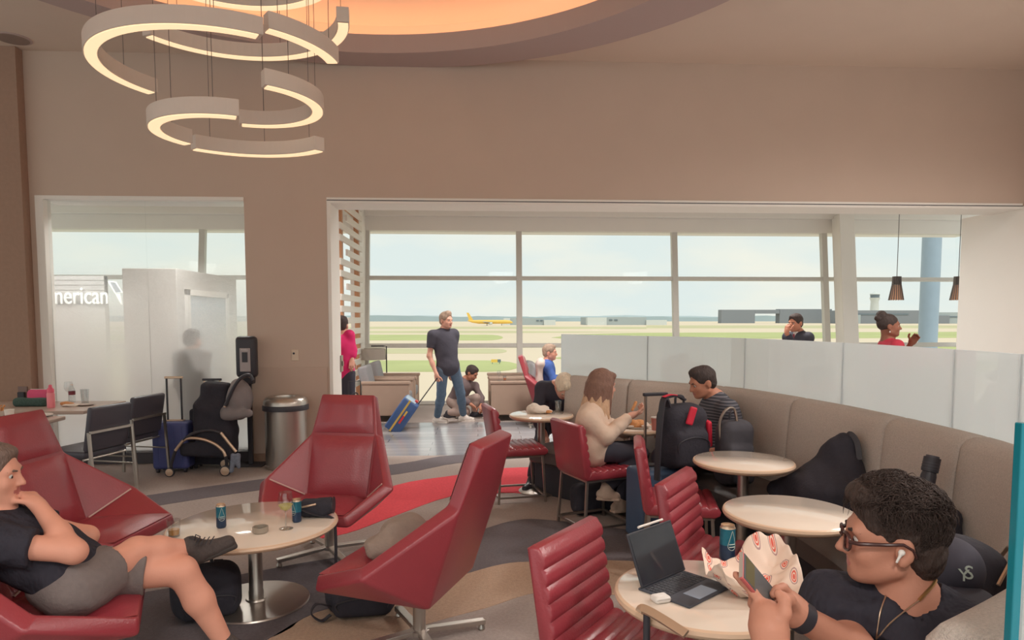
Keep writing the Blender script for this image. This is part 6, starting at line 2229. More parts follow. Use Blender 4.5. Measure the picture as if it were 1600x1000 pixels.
q = at(52, 634)
pc = thing('zip_pouch', 'dark green patterned pouch on the wall table', 'pouch', (q.x, q.y, DZ))
blob('body', [rbox((0, 0, 0.04), (0.17, 0.07, 0.042), 0.035)], mat('green_speckle_fabric', rgb(62, 80, 74, 0.8), 0.9, noise=0.7, nscale=90), pc, 0.009, (0.006, 25, 1))
MB().tube([(-0.15, -0.02, 0.078), (0.15, -0.02, 0.078)], 0.004, 6).build('zip', M_black, pc)
q = at(58, 628)
pk = thing('pink_pouch', 'bright pink soft pouch behind the green pouch', 'pouch', (q.x, q.y + 0.06, DZ))
blob('body', [rbox((0, 0, 0.065), (0.12, 0.05, 0.065), 0.04)], mat('pink_fabric', rgb(206, 84, 120, 0.85), 0.8), pk, 0.009, (0.006, 30, 1))
MB().tube([(-0.10, 0, 0.132), (0.10, 0, 0.132)], 0.004, 6).build('zip', M_plate, pk)
q = at(80, 637)
pb = thing('pink_bottle', 'pink drinks bottle with a domed cap on the wall table', 'bottle', (q.x, q.y, DZ))
M_pb = mat('pink_plastic', rgb(224, 130, 140, 0.85), 0.35)
MB().lathe([(0.034, 0), (0.036, 0.01), (0.036, 0.14), (0.030, 0.155)], n=24).build('body', M_pb, pb, smooth=True)
MB().lathe([(0.033, 0.155), (0.033, 0.185), (0.018, 0.205), (0.014, 0.23), (0.001, 0.236)], n=24).build('cap', mat('pink_cap', rgb(220, 96, 120, 0.85), 0.35), pb, smooth=True)
q = at(113, 629)
wb = thing('water_bottle', 'clear plastic bottle with a dark red label on the wall table', 'bottle', (q.x, q.y, DZ))
MB().lathe([(0.030, 0), (0.032, 0.01), (0.032, 0.085)], n=24).build('lower_body', M_clear, wb, smooth=True)
MB().lathe([(0.0325, 0.085), (0.0325, 0.125)], n=24).build('label_band', mat('label_dark_red', rgb(116, 46, 56, 0.85), 0.5), wb, smooth=True)
MB().lathe([(0.032, 0.125), (0.030, 0.145), (0.013, 0.175), (0.013, 0.19)], n=24).build('neck', M_clear, wb, smooth=True)
MB().lathe([(0.0145, 0.185), (0.0145, 0.20), (0.001, 0.2005)], n=18).build('cap', M_plate, wb, smooth=True)
wine('empty wine glass behind the plastic bottle on the wall table', at(108, 627), DZ, 1.15)
tumbler('tall empty glass at the right end of the wall table', at(133, 630), DZ, 0.042, 0.15, None, name='tall_glass')
q = at(102, 634)
sn = thing('snack_pile', 'small pile of snacks on the wall table', 'snack', (q.x, q.y, DZ))
blob('bread_piece', [ell((0, 0, 0.022), (0.045, 0.035, 0.024)), ell((0.05, 0.01, 0.018), (0.035, 0.03, 0.02))], M_food, sn, 0.007, (0.004, 60, 1))
blob('napkin', [rbox((0.08, -0.03, 0.012), (0.07, 0.05, 0.012), 0.008)], M_paper, sn, 0.008, (0.008, 40, 2))
q = at(144, 633)
pl_ = thing('plate', 'flat plate beside the tall glass on the wall table', 'plate', (q.x - 0.06, q.y, DZ))
MB().lathe([(0.001, 0), (0.06, 0.0), (0.09, 0.010), (0.09, 0.013), (0.001, 0.004)], n=28).build('dish', M_ltop, pl_, smooth=True)
# wall socket with charger
q = PY(36, 615, WY - 0.125)
ws = thing('wall_socket', 'wall socket with a charger plugged in above the table', 'socket', (q.x, WY - 0.121, q.z))
MB().box2((-0.05, -0.012, -0.08), (0.05, 0, 0.08)).build('plate', mat('socket_plate', rgb(120, 98, 90, 0.8), 0.4), ws, bevel=0.004)
MB().box2((-0.035, -0.05, -0.045), (0.035, -0.0125, 0.02)).build('charger', M_black, ws, bevel=0.006)
MB().tube(smooth_path([(-0.02, -0.04, -0.045), (-0.09, -0.06, -0.12), (-0.13, -0.06, -0.20), (-0.10, -0.08, -0.235)], 5), 0.004, 6).build('cable', M_plate, ws)
# nearer table
q = at(15, 657)
cu = thing('paper_cup', 'white paper cup on the nearer table at the left edge', 'cup', (q.x, q.y, DZ))
MB().lathe([(0.028, 0), (0.038, 0.095), (0.036, 0.095), (0.027, 0.008), (0.001, 0.006)], n=24).build('cup_wall', M_plate, cu, smooth=True)
MB().lathe([(0.0375, 0.092), (0.0395, 0.096), (0.0375, 0.099), (0.0365, 0.096), (0.0375, 0.092)], n=24).build('rolled_rim', M_plate, cu, smooth=True)
q = at(56, 651)
dp = thing('dinner_plate', 'plate with leftovers on the nearer table at left', 'plate', (q.x, q.y, DZ))
MB().lathe([(0.001, 0), (0.09, 0.0), (0.135, 0.014), (0.135, 0.018), (0.088, 0.005), (0.001, 0.005)], n=32).build('dish', M_plate, dp, smooth=True)
blob('leftover', [ell((-0.02, 0, 0.012), (0.04, 0.03, 0.012)), cap((-0.04, 0.01, 0.02), (0.05, 0.03, 0.026), 0.006)], M_food, dp, 0.006)
q = at(2, 650)
fb = thing('food_basket', 'tray of fries at the very left edge of the nearer table', 'food', (q.x - 0.05, q.y, DZ))
MB().lathe([(0.06, 0), (0.09, 0.05), (0.087, 0.05), (0.058, 0.004), (0.001, 0.004)], n=20).build('tray', M_paper, fb, smooth=True)
rr = random.Random(4)
for k in range(16):
    a, b = Vector((rr.uniform(-.06, .06), rr.uniform(-.05, .05), 0.04)), Vector((rr.uniform(-.07, .07), rr.uniform(-.06, .06), rr.uniform(0.07, 0.10)))
    MB().tube([a, b], 0.005, sq=(0.009, 0.009)).build('fry', M_food, fb)


# ------------------------------------------------------------------ luggage
def roller(name, label, loc, rz, w, d, h, m, hh, bar_m, grip_m, top_m=None):
    t = thing(name, label, 'suitcase', loc, rz)
    MB().box((0, 0, h / 2 + 0.04), (w, d, h)).build('shell', m, t, bevel=0.035, seg=4, smooth=True)
    for x in (-0.33, -0.11, 0.11, 0.33):
        MB().box((x * w, -d / 2 - 0.0005, h / 2 + 0.04), (0.012, 0.006, h * 0.84)).build('rib', m, t, bevel=0.002)
    MB().box((0, d * 0.18, h + 0.045), (w * 0.52, d * 0.3, 0.014)).build('handle_base', top_m or grip_m, t, bevel=0.005)
    for s in (-1, 1):
        MB().tube([(s * w * 0.2, d * 0.2, h + 0.045), (s * w * 0.2, d * 0.2, h + 0.04 + hh)], 0.009, sq=(0.02, 0.014)).build('handle_bar', bar_m, t)
        for y in (-1, 1):
            MB().lathe([(0.001, -0.012), (0.026, -0.011), (0.026, 0.011), (0.001, 0.012)], c=(s * w * 0.38, y * d * 0.34, 0.026), n=16, M=Matrix.Rotation(math.pi / 2, 3, 'Y')).build('wheel', M_black, t, smooth=True)
            MB().box((s * w * 0.38, y * d * 0.34, 0.045), (0.04, 0.035, 0.03)).build('wheel_housing', M_black, t)
    MB().box((0, d * 0.2, h + 0.05 + hh), (w * 0.2 * 2 + 0.04, 0.028, 0.025)).build('grip', grip_m, t, bevel=0.006)
    return t


M_navyc = mat('navy_blue_shell', rgb(66, 72, 120, 0.8), 0.45, noise=0.06, nscale=15)
M_bluec = mat('blue_shell', rgb(62, 88, 134, 0.8), 0.4, noise=0.06, nscale=15)
M_denim = mat('blue_grey_shell', rgb(66, 84, 110, 0.8), 0.5, noise=0.06, nscale=15)
q = PY(272, 690, 7.42)
roller('suitcase', 'navy blue cabin suitcase with raised handle beside the stroller', (q.x, 7.42, 0), 0.05, 0.37, 0.24, 0.50, M_navyc, 0.46, M_black, M_gold)
q = PY(332, 690, 7.60)
roller('suitcase', 'black suitcase with raised pale handle behind the stroller', (q.x, 7.60, 0), 0.0, 0.42, 0.20, 0.62, M_bfab, 0.30, M_gold, M_black)

# the walking man's tilted suitcase
u_ = Vector((0.57, 0, 0.82)).normalized(); v_ = Vector((0.82, 0, -0.57)).normalized(); y_ = Vector((0, 1, 0))
bc = PY(629, 648, 10.02)
TM = Matrix((v_, y_, u_)).transposed()
ts = thing('suitcase', 'blue suitcase with yellow band tilted behind the walking man', 'suitcase', tuple(bc))
MB().box((0, 0, 0), (0.25, 0.38, 0.53), M=TM).build('shell', M_bluec, ts, bevel=0.03, seg=3, smooth=True)
MB().box(tuple(v_ * -0.02), (0.028, 0.386, 0.535), M=TM).build('yellow_band', mat('yellow_band', rgb(196, 166, 84, 0.85), 0.6), ts)
MB().box(tuple(v_ * 0.03 + y_ * -0.193 - u_ * 0.03), (0.028, 0.012, 0.14), M=TM).build('red_tag', mat('red_tag', rgb(206, 58, 56, 0.85), 0.5), ts)
MB().box(tuple(v_ * 0.03 + y_ * -0.194 + u_ * 0.07), (0.026, 0.012, 0.08), M=TM).build('yellow_tag', mat('yellow_tag', rgb(214, 178, 84, 0.85), 0.5), ts)
MB().box(tuple(u_ * 0.28 + v_ * 0.06), (0.05, 0.10, 0.03), M=TM).build('red_grip', mat('red_grip', rgb(186, 60, 56, 0.85), 0.5), ts, bevel=0.006)
MB().box(tuple(u_ * 0.262 - v_ * 0.02), (0.17, 0.36, 0.02), M=TM).build('pale_end', mat('pale_blue_end', rgb(150, 170, 186, 0.85), 0.5), ts, bevel=0.006)
hd = PY(683, 591, 10.02) - bc
for s in (-0.06, 0.06):
    MB().tube([u_ * 0.265 + v_ * 0.10 + y_ * s, hd + y_ * s], 0.008, 8).build('handle_bar', M_black, ts)
MB().tube([hd + y_ * -0.08, hd + y_ * 0.08], 0.012, 8).build('grip', M_black, ts, smooth=True)
for s in (-0.15, 0.15):
    MB().lathe([(0.001, -0.012), (0.028, -0.011), (0.028, 0.011), (0.001, 0.012)], c=tuple(u_ * -0.282 + v_ * 0.09 + y_ * s), n=16, M=Matrix.Rotation(math.pi / 2, 3, 'X')).build('wheel', M_black, ts, smooth=True)
# olive bag of the traveller in pink
q = P(556, 625, 0)
ob = backpack('cabin_bag', 'olive soft cabin bag behind the white jamb', 'bag', (PY(556, 600, 9.15).x, 9.12, 0), 0.3, 0.34, 0.24, 0.62, mat('olive_canvas', rgb(78, 74, 66, 0.8), 0.85, noise=0.15, nscale=30), strap=True)
MB().tube([(-0.08, 0.1, 0.55), (-0.08, 0.1, 0.80), (0.08, 0.1, 0.80), (0.08, 0.1, 0.55)], 0.008, 8).build('pull_handle', M_black, ob)

# ------------------------------------------------------------------ stroller
st0 = P(320, 735, 0)
stx, sty = st0.x, 7.2
st = thing('stroller', 'folding stroller with champagne frame and grey canopy by the frosted glass', 'stroller', (stx, sty, 0))


def sp(px, py, yy=7.2):
    p = PY(px, py, yy)
    return Vector((p.x - stx, p.y - sty, p.z))


for yy in (7.14, 7.50):
    near = yy < 7.3
    MB().tube(smooth_path([sp(274, 704, yy), sp(287, 688, yy), sp(300, 684.5, yy), sp(319, 687, yy), sp(336, 694, yy), sp(348, 704, yy), sp(352.5, 713, yy)], 5), 0.0155, 10).build('frame_arch', M_gold, st, smooth=True)
    MB().tube(smooth_path([sp(287, 688, yy), sp(300, 678, yy), sp(325, 672, yy), sp(345, 676, yy)], 4), 0.016, 8).build('black_joint', M_black, st, smooth=True)
    MB().tube([sp(345, 676, yy), sp(356, 690, yy), sp(369, 706, yy)], 0.0155, 10).build('rear_strut', M_gold, st, smooth=True)
    for px, py, r_ in ((265, 731, 0.048), (352, 731, 0.056)):
        c = sp(px, py, yy)
        c.z = r_
        MB().lathe([(r_ * 0.80, -0.016), (r_, -0.012), (r_, 0.012), (r_ * 0.80, 0.016)], c=c, n=24, M=Matrix.Rotation(math.pi / 2, 3, 'X')).build('tyre', M_black, st, smooth=True)
        MB().lathe([(0.001, -0.019), (r_ * 0.8, -0.016), (r_ * 0.8, 0.016), (0.001, 0.019)], c=c, n=24, M=Matrix.Rotation(math.pi / 2, 3, 'X')).build('wheel_disc', M_gold, st, smooth=True)
        MB().tube([c + Vector((0, 0.03, 0)), c + Vector((0.004, 0.03, 0.08)), sp(274 if px < 300 else 352.5, 704 if px < 300 else 712, yy)], 0.017, 8).build('wheel_fork', M_black, st, smooth=True)
    MB().tube(smooth_path([sp(351, 636, yy), sp(363, 611, yy), sp(374, 594, yy), sp(386, 587, yy), sp(393, 590, yy)], 5), [0.014] * 21, 8).build('push_arm', M_gold if near else M_black, st, smooth=True)
MB().tube([sp(393, 590, 7.14), sp(394, 592, 7.50)], 0.018, 8).build('push_bar', M_black, st, smooth=True)
MB().tube(smooth_path([sp(352, 634, 7.12), sp(365, 606, 7.12), sp(377, 590, 7.12), sp(390, 586, 7.12), sp(395, 594, 7.12)], 5), 0.018, 8).build('padded_sleeve', M_black, st, smooth=True)
V_ = lambda px, py, yy: np.array(sp(px, py, yy))
blob('seat_fabric', [rbox(V_(337, 632, 7.34), (0.145, 0.10, 0.235), 0.05, rot_to((0, 1, 0), (0.10, 0, 1)), 0.06), cap(V_(334, 650, 7.34), V_(334, 690, 7.34), 0.12, 0.15, 0.08), rbox(V_(338, 655, 7.33), (0.20, 0.14, 0.22), 0.08, None, 0.06), rbox(V_(322, 700, 7.32), (0.24, 0.13, 0.07), 0.05, None, 0.06), cap(V_(306, 660, 7.25), V_(325, 606, 7.25), 0.03, 0.03, 0.03),
                      rbox(V_(358, 690, 7.34), (0.06, 0.13, 0.16), 0.04, None, 0.05)], M_bfab, st, 0.014, [(0.012, 20, 3)])
blob('canopy', [ell(V_(374, 622, 7.32), (0.125, 0.20, 0.20)), ell(V_(366, 642, 7.32), (0.13, 0.19, 0.10), None, 0.05), cap(V_(352, 650, 7.18), V_(388, 646, 7.18), 0.04, 0.05, 0.05), ell(V_(352, 612, 7.32), (0.10, 0.16, 0.12), None, 0.02, 's')], mat('canopy_grey', rgb(120, 112, 112, 0.85), 0.9, noise=0.1, nscale=20), st, 0.012, [(0.010, 28, 5)])
blob('hanging_cloth', [cap(V_(364, 712, 7.12), V_(362, 735, 7.12), 0.03, 0.025), cap(V_(371, 712, 7.12), V_(373, 730, 7.12), 0.03, 0.02)], mat('grey_blue_cloth', rgb(112, 118, 132, 0.85), 0.9, noise=0.4, nscale=40), st, 0.010, [(0.008, 50, 5)])

# ------------------------------------------------------------------ far tables
q = P(842, 646, TZ)
wr_ = thing('crumpled_wrapper', 'crumpled white wrapper with leftovers beside the bowed head', 'wrapper', (q.x, q.y, TZ))
blob('paper', [ell((0, 0, 0.03), (0.10, 0.07, 0.035)), ell((-0.05, 0.03, 0.045), (0.06, 0.05, 0.04)), ell((0.07, 0, 0.02), (0.06, 0.05, 0.02))], M_paper, wr_, 0.007, [(0.014, 45, 2), (0.007, 90, 3)])
blob('leftover', [ell((0.09, -0.03, 0.02), (0.035, 0.025, 0.016))], M_food, wr_, 0.006)
tumbler('water glass on the far round table', P(872, 642, TZ), TZ, 0.037, 0.10, M_water, 0.7, 'water_glass')
q = P(994, 668, TZ)
fp = thing('food_plate', 'paper plate of fried food in front of the woman', 'plate', (q.x, q.y, TZ))
MB().lathe([(0.001, 0), (0.09, 0.0), (0.12, 0.016), (0.12, 0.019), (0.088, 0.005), (0.001, 0.005)], n=32).build('dish', M_plate, fp, smooth=True)
blob('fried_food', [ell((0.0, 0, 0.03), (0.07, 0.055, 0.032)), ell((-0.03, -0.02, 0.045), (0.035, 0.035, 0.025)), ell((0.035, 0.0, 0.05), (0.035, 0.03, 0.022))], M_food, fp, 0.007, (0.006, 60, 1))
blob('paper_liner', [rbox((0.02, 0.02, 0.02), (0.10, 0.08, 0.008), 0.006)], M_paper, fp, 0.007, (0.010, 40, 4))
q = P(1024, 672, TZ)
rc = thing('paper_cup', 'red printed cup behind the raised suitcase handle', 'cup', (q.x, q.y, TZ))
MB().lathe([(0.028, 0), (0.036, 0.10), (0.034, 0.10), (0.027, 0.006), (0.001, 0.005)], n=24).build('cup_wall', mat('red_cup_print', rgb(176, 110, 100, 0.85), 0.5), rc, smooth=True)
MB().lathe([(0.0365, 0.10), (0.037, 0.108), (0.001, 0.110)], n=24).build('lid', M_plate, rc, smooth=True)
fk = V3(PY(990, 640, 5.22))
fo = thing('chicken_strip', 'piece of fried food held up in the hand of the woman', 'food', tuple(fk))
blob('strip', [cap((-0.01, 0, 0.0), (0.02, 0.01, 0.055), 0.011, 0.014)], M_food, fo, 0.005, (0.003, 80, 1))

# big black and red backpack on a blue-grey suitcase
roller('suitcase', 'blue-grey suitcase with raised handle behind the empty red chair', (1.32, 4.86, 0), 0.25, 0.40, 0.27, 0.52, M_denim, 0.52, M_steel_d, M_black)
bp = backpack('travel_backpack', 'large black travel backpack with red panels standing on the suitcase', 'backpack', (1.47, 4.80, 0.565), 0.3, 0.36, 0.25, 0.50, M_bfab, strap=False)
M_redp = mat('red_nylon', rgb(196, 40, 62, 0.85), 0.6)
blob('red_panel', [rbox((-0.02, -0.15, 0.40), (0.026, 0.012, 0.065), 0.01, rot_to((0.3, 1, 0), (0.3, 0, 1)))], M_redp, bp, 0.006)
blob('red_panel', [rbox((0.165, -0.075, 0.26), (0.018, 0.05, 0.10), 0.012, rot_to((0, 1, 0.2), (-0.2, 0, 1)))], M_redp, bp, 0.006)
MB().tube(smooth_path([(-0.15, -0.06, 0.46), (-0.19, -0.08, 0.52), (-0.22, -0.09, 0.48), (-0.25, -0.10, 0.25), (-0.26, -0.10, -0.05)], 5), 0.012, sq=(0.045, 0.014)).build('shoulder_strap', M_black, bp)
MB().tube(smooth_path([(-0.20, -0.07, 0.525), (-0.08, -0.05, 0.535), (0.0, -0.03, 0.50)], 5), 0.012, sq=(0.04, 0.014)).build('shoulder_strap', M_black, bp)
MB().tube(smooth_path([(-0.21, -0.085, 0.535), (-0.15, -0.08, 0.548), (-0.09, -0.06, 0.54)], 4), 0.008, sq=(0.03, 0.006)).build('red_strap_edge', M_redp, bp)
gb = backpack('daypack', 'smaller grey-black backpack in front of the man in the striped polo', 'backpack', (1.83, 4.72, 0.457), 0.2, 0.26, 0.18, 0.50, mat('grey_black_nylon', rgb(60, 58, 64, 0.8), 0.85, noise=0.15, nscale=30), strap=False)
MB().tube(smooth_path([(-0.12, -0.02, 0.30), (-0.135, -0.03, 0.46), (-0.09, -0.04, 0.55), (-0.03, -0.04, 0.55), (0.0, -0.03, 0.46), (0.01, -0.02, 0.36)], 5), 0.010, 8).build('frame_loop', M_steel_d, gb, smooth=True)
tb = thing('tote_bag', 'black tote on the floor under the chair of the woman', 'bag', (0.98, 5.62, 0.0), 0.3)
blob('body', [rbox((0, 0, 0.13), (0.20, 0.10, 0.13), 0.07)], M_bfab, tb, 0.012, (0.012, 20, 6))
MB().tube(smooth_path([(-0.1, 0, 0.24), (-0.08, 0, 0.36), (0.08, 0, 0.36), (0.1, 0, 0.24)], 5), 0.008, 8).build('handle', M_black, tb)

# ------------------------------------------------------------------ things on the banquette
jk = thing('black_jacket', 'black backpack with jacket slumped against the banquette back', 'bag', (2.09, 3.95, 0.457), 0.2)
blob('body', [ell((0.02, 0.0, 0.14), (0.22, 0.26, 0.16)), cap((-0.02, 0.12, 0.12), (0.13, -0.02, 0.44), 0.13, 0.05, 0.08), cap((0.08, -0.22, 0.10), (0.13, -0.02, 0.40), 0.10, 0.06, 0.08), ell((-0.02, 0.25, 0.08), (0.14, 0.16, 0.09), None, 0.06)], M_bfab, jk, 0.012, [(0.016, 20, 3), (0.006, 50, 4)])
MB().tube(smooth_path([(0.12, -0.03, 0.43), (0.13, -0.05, 0.50), (0.14, -0.10, 0.46), (0.13, -0.14, 0.36)], 5), 0.009, sq=(0.03, 0.008)).build('hanging_loop', M_black, jk)
MB().tube(smooth_path([(-0.06, -0.14, 0.26), (-0.02, -0.02, 0.30), (0.0, 0.1, 0.27)], 5), 0.005, 6).build('zip', M_steel_d, jk)
a_, b_2 = PY(1441, 790, 3.10), PY(1457, 715, 3.12)
bt = thing('black_bottle', 'black insulated bottle leaning against the banquette back', 'bottle', tuple(a_))
dv = b_2 - a_
MB().tube([(0, 0, 0), dv * 0.62, dv * 0.70, dv * 0.71, dv], [0.034, 0.034, 0.030, 0.037, 0.037], 20).build('flask', M_black, bt, smooth=True)
MB().tube([dv * 1.0, dv * 1.04], [0.030, 0.028], 18).build('cap', M_blackl, bt, smooth=True)
bq3 = thing('black_holdall', 'black holdall on the bench below the black bottle', 'bag', (a_.x - 0.02, a_.y + 0.02, 0.457), 0.3)
blob('body', [rbox((0, 0, (a_.z - 0.457) / 2), (0.13, 0.18, (a_.z - 0.457) / 2 + 0.01), 0.06)], M_bfab, bq3, 0.013, [(0.010, 22, 3)])
MB().tube([(-0.133, -0.12, 0.12), (-0.136, 0.0, 0.15), (-0.133, 0.12, 0.12)], 0.008, 8).build('handle', M_black, bq3)
for k in (0.76, 0.82, 0.88):
    MB().tube([dv * k, dv * (k + 0.015)], 0.0385, 20).build('grip_ring', M_blackl, bt, smooth=True)
bg2 = thing('black_rucksack', 'black rucksack on the banquette behind the neck of the man', 'backpack', (1.46, 1.98, 0.457), 0.6)
blob('body', [rbox((0, 0, 0.20), (0.20, 0.13, 0.20), 0.10), ell((0.10, 0.0, 0.40), (0.13, 0.12, 0.10), None, 0.05)], M_bfab, bg2, 0.011, [(0.012, 22, 3)])
MB().tube(smooth_path([(0.02, -0.12, 0.40), (0.09, -0.13, 0.47), (0.17, -0.10, 0.48), (0.22, -0.06, 0.42)], 5), 0.006, 6).build('tan_zip', M_gold, bg2)
cq = PY(1483, 886, 1.80)
cp_ = thing('baseball_cap', 'black baseball cap with a pale stitched emblem behind the man', 'cap', tuple(cq), -0.35)
blob('crown', [ell((0, 0, 0.0), (0.085, 0.10, 0.085)), half((0, 0, -0.035), (0, 0, -1))], M_dtro, cp_, 0.006)
blob('visor', [ell((0.0, -0.11, -0.035), (0.075, 0.09, 0.014)), half((0, -0.06, -0.03), (0, 1, 0))], M_dtro, cp_, 0.005)
t1 = text_mesh('emblem', 'Y', 0.045, M_print, cp_, 0.002, (0.006, -0.099, 0.012), (math.pi / 2 - 0.15, 0, 0.0))
t2 = text_mesh('emblem', 'S', 0.050, M_print, cp_, 0.002, (0.018, -0.098, 0.020), (math.pi / 2 - 0.15, 0, 0.1))

# ------------------------------------------------------------------ nearest table: tablet, can, paper, earbud case, cane
pA, pB = P(997, 922, TZ), P(1076, 888, TZ)
e1 = (pB - pA).normalized()
wK = 0.25
fK = Vector((e1.y, -e1.x, 0))
org = pA
tb_ = thing('tablet', 'black tablet propped up with keyboard case on the nearest table', 'tablet', (org.x, org.y, TZ))
KM = Matrix((e1, fK, Vector((0, 0, 1)))).transposed()
M_tabk = mat('tablet_black', rgb(46, 46, 52, 0.8), 0.4)
M_tabs = mat('tablet_screen', rgb(40, 42, 48, 0.8), 0.06, spec=0.8)
M_keyb = mat('keyboard_case', rgb(70, 72, 80, 0.8), 0.6)
LK = lambda x, y, z: KM @ Vector((x, y, z))
MB().box(LK(wK / 2, 0.10, 0.004), (wK, 0.20, 0.007), M=KM).build('keyboard_base', M_keyb, tb_, bevel=0.002)
M_key = mat('keycap', rgb(48, 48, 54, 0.8), 0.5)
km = MB().box((0, 0, 0), (0.0155, 0.0155, 0.0025)).mesh('key', bevel=0.0008, seg=1)
km.materials.append(M_key)
for r_ in range(5):
    for c_ in range(13):
        k = bpy.data.objects.new('key', km)
        COL.objects.link(k); k.parent = tb_
        k.location = LK(0.017 + c_ * 0.018, 0.028 + r_ * 0.0185, 0.0085)
        k.rotation_euler = KM.to_euler()
MB().box(LK(wK / 2, 0.158, 0.0080), (0.105, 0.062, 0.001), M=KM).build('trackpad', mat('trackpad_blue_grey', rgb(150, 164, 184, 0.85), 0.25), tb_)
SMt = KM @ Matrix.Rotation(math.radians(22), 3, 'X')
so = LK(wK / 2, 0.014, 0.012) + SMt @ Vector((0, 0, 0.088))
MB().box(so, (wK + 0.002, 0.007, 0.18), M=SMt).build('tablet_body', M_tabk, tb_, bevel=0.003)
MB().box(so + SMt @ Vector((0, 0.0042, 0)), (wK - 0.014, 0.001, 0.166), M=SMt).build('screen', M_tabs, tb_)
MB().tube([LK(wK / 2 - 0.04, 0.0, 0.012) + SMt @ Vector((0, 0.0, 0.181)), LK(wK / 2 + 0.10, 0.0, 0.012) + SMt @ Vector((0, 0.0, 0.181))], 0.0045, 10).build('stylus', M_plate, tb_, smooth=True)
MB().slab([LK(0.03, -0.002, 0.001), LK(wK - 0.03, -0.002, 0.001), LK(wK - 0.03, -0.03, 0.10), LK(0.03, -0.03, 0.10)], 0.004).build('stand_flap', M_tabk, tb_)
q = P(1032, 940, TZ)
eb = thing('earbud_case', 'small white earbud charging case beside the keyboard', 'earbud case', (q.x, q.y, TZ), 0.3)
blob('case', [rbox((0, 0, 0.0115), (0.029, 0.023, 0.0112), 0.0105)], M_bud, eb, 0.0032)
MB().tube([(-0.027, -0.0235, 0.015), (0.027, -0.0235, 0.015)], 0.0006, 5).build('lid_seam', M_steel_d, eb)
can('blue slim can on the nearest table behind the sandwich paper', P(1136, 874, TZ), TZ, 0.28, 0.0285, 0.134)


def paper_mat():
    m = bpy.data.materials.new('printed_deli_paper')
    m.use_nodes = True
    nt = m.node_tree
    b = nt.nodes['Principled BSDF']
    b.inputs['Roughness'].default_value = 0.8
    uv = nt.nodes.new('ShaderNodeUVMap')
    vm = nt.nodes.new('ShaderNodeVectorMath'); vm.operation = 'MULTIPLY'; vm.inputs[1].default_value = (5.0, 3.6, 0)
    fr = nt.nodes.new('ShaderNodeVectorMath'); fr.operation = 'FRACTION'
    sb = nt.nodes.new('ShaderNodeVectorMath'); sb.operation = 'SUBTRACT'; sb.inputs[1].default_value = (0.5, 0.5, 0)
    ln = nt.nodes.new('ShaderNodeVectorMath'); ln.operation = 'LENGTH'
    rp = nt.nodes.new('ShaderNodeValToRGB')
    rp.color_ramp.interpolation = 'CONSTANT'
    els = rp.color_ramp.elements
    base = rgb(218, 196, 180, 0.85)
    red = rgb(206, 92, 78, 0.85)
    grey = rgb(166, 134, 132, 0.85)
    els[0].position = 0.0; els[0].color = red
    els[1].position = 0.07; els[1].color = base
    for pos, c in ((0.10, red), (0.15, base), (0.19, grey), (0.235, base)):
        e = els.new(pos); e.color = c
    nt.links.new(uv.outputs[0], vm.inputs[0]); nt.links.new(vm.outputs[0], fr.inputs[0]); nt.links.new(fr.outputs[0], sb.inputs[0]); nt.links.new(sb.outputs[0], ln.inputs[0])
    nt.links.new(ln.outputs['Value'], rp.inputs['Fac']); nt.links.new(rp.outputs['Color'], b.inputs['Base Color'])
    b.inputs['Subsurface Weight'].default_value = 0.0
    return m


q = P(1176, 928, TZ)
dp_ = thing('sandwich_paper', 'crumpled deli paper printed with red round logos on the nearest table', 'wrapper', (q.x, q.y, TZ))
N = 40
vs_, fs_, uvs = [], [], []
rr = np.random.default_rng(2)
ph_ = rr.uniform(0, 6.28, 6)
for i in range(N + 1):
    for j in range(N + 1):
        u, v = i / N * 2 - 1, j / N * 2 - 1
        r_ = max(abs(u), abs(v)) ; th = math.atan2(v, u)
        x, y = 0.175 * u * (1 - 0.12 * v * v), 0.125 * v * (1 - 0.1 * u * u)
        lift = (max(0, r_ - 0.30) / 0.70) ** 1.25
        hgt = lift * (0.055 + 0.045 * math.sin(2 * th + 0.6) + 0.02 * math.sin(5 * th + ph_[0]))
        if v > 0:
            hgt += 0.065 * lift * v
        hgt += 0.006 * math.sin(9 * u + ph_[1] + 3 * v) + 0.005 * math.sin(11 * v + ph_[2] - 4 * u) + 0.004 * math.sin(17 * (u + v) + ph_[3])
        x *= 1 - 0.25 * lift * 0.5
        vs_.append((x, y, max(0.002, hgt + 0.012)))
        uvs.append((i / N, j / N))
for i in range(N):
    for j in range(N):
        k = i * (N + 1) + j
        fs_.append((k, k + N + 1, k + N + 2, k + 1))
me = bpy.data.meshes.new('paper')
me.from_pydata(vs_, [], fs_)
ul = me.uv_layers.new(name='UVMap')
for lp in me.loops:
    ul.data[lp.index].uv = uvs[lp.vertex_index]
bm = bmesh.new(); bm.from_mesh(me)
bmesh.ops.solidify(bm, geom=bm.faces[:], thickness=0.0006)
bm.to_mesh(me); bm.free()
me.polygons.foreach_set('use_smooth', [True] * len(me.polygons))
obj_from('paper_sheet', me, paper_mat(), dp_)
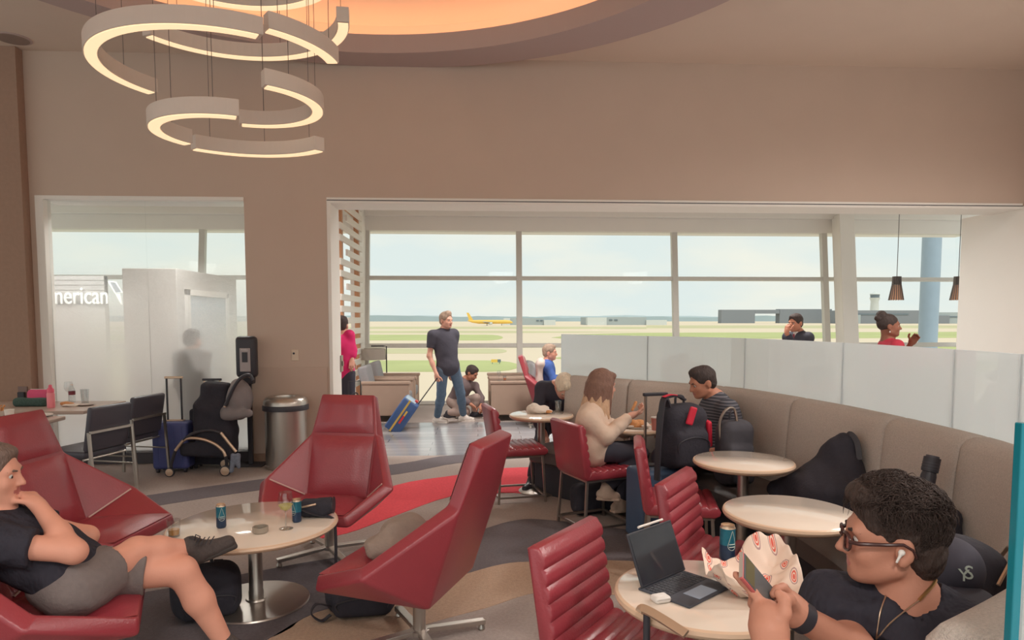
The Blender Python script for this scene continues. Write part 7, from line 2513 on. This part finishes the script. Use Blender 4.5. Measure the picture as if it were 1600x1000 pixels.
# walking cane hooked on the table rim
ca, cb = PY(1004, 951, 1.98), PY(1072, 991, 1.86)
cn = thing('walking_cane', 'walking cane with a pale curved handle leaning on the table rim', 'cane', (ca.x, ca.y, 0))
oz = Vector((ca.x, ca.y, 0))
MB().tube(smooth_path([ca - oz + Vector((-0.01, 0, -0.012)), ca - oz + Vector((0.0, 0, 0)), (ca * 0.6 + cb * 0.4) - oz + Vector((0, 0, 0.004)), cb - oz], 6), 0.012, sq=(0.026, 0.012)).build('handle', M_gold, cn, bevel=0.003)
MB().tube([Vector((0.012, -0.005, ca.z - 0.015)), Vector((0.012, -0.005, 0.0))], [0.011, 0.010], 12).build('shaft', M_black, cn, smooth=True)
# floor socket on the banquette plinth
pq, nq = bq_at(bq_param(P(1310, 690, 1.08)))
bs = thing('plinth_socket', 'small pale socket plate on the banquette plinth', 'socket', tuple(pq + nq * 0.642 + Vector((0, 0, 0.16))), math.atan2(nq.y, nq.x))
MB().box2((0, -0.035, -0.055), (0.008, 0.035, 0.055)).build('plate', M_arm, bs, bevel=0.002)
MB().box2((0.008, -0.018, -0.03), (0.011, 0.018, 0.03)).build('outlet', M_steel_d, bs)

# ------------------------------------------------------------------ chair with coat beyond the screen, glasses on the armrest
make_lounge('red lounge chair under the man in the blue shirt', (PY(851, 590, 10.3).x + 0.02, 10.3, 0), (1, -0.05))
ct = thing('white_coat', 'pale coat hung over the chair back of the man in blue', 'clothing', (PY(843, 590, 10.2).x, 10.2, 0))
blob('coat', [rbox((0, 0, 0.66), (0.05, 0.17, 0.32), 0.045), cap((0.02, -0.12, 0.98), (0.03, 0.12, 0.99), 0.06, 0.06, 0.04)], mat('pale_coat', rgb(196, 180, 172, 0.85), 0.9), ct, 0.013, [(0.012, 22, 3)])
aq = (0.60 - 0.22, 11.0 - 0.34, 0.6455)
wine('small wine glass on the armrest by the window', Vector((0.34, 10.82, 0)), 0.6455, 0.9)
tumbler('small orange drink on the armrest by the window', Vector((0.43, 10.82, 0)), 0.6455, 0.03, 0.08, mat('orange_drink', rgb(216, 120, 60), 0.3), 0.6)
# airfield sign
q = P(775, 569, GZ)
sg2 = thing('taxiway_sign', 'small yellow and black taxiway sign on the near grass', 'sign', (q.x, q.y, GZ))
MB().box2((-0.8, -0.1, 0.3), (0.25, 0.1, 0.8)).build('yellow_board', M_yel, sg2)
MB().box2((0.255, -0.1, 0.3), (0.8, 0.1, 0.8)).build('black_board', M_bwin, sg2)
for x in (-0.6, 0.6):
    MB().box2((x - 0.05, -0.05, 0), (x + 0.05, 0.05, 0.3)).build('post', M_bwin, sg2)
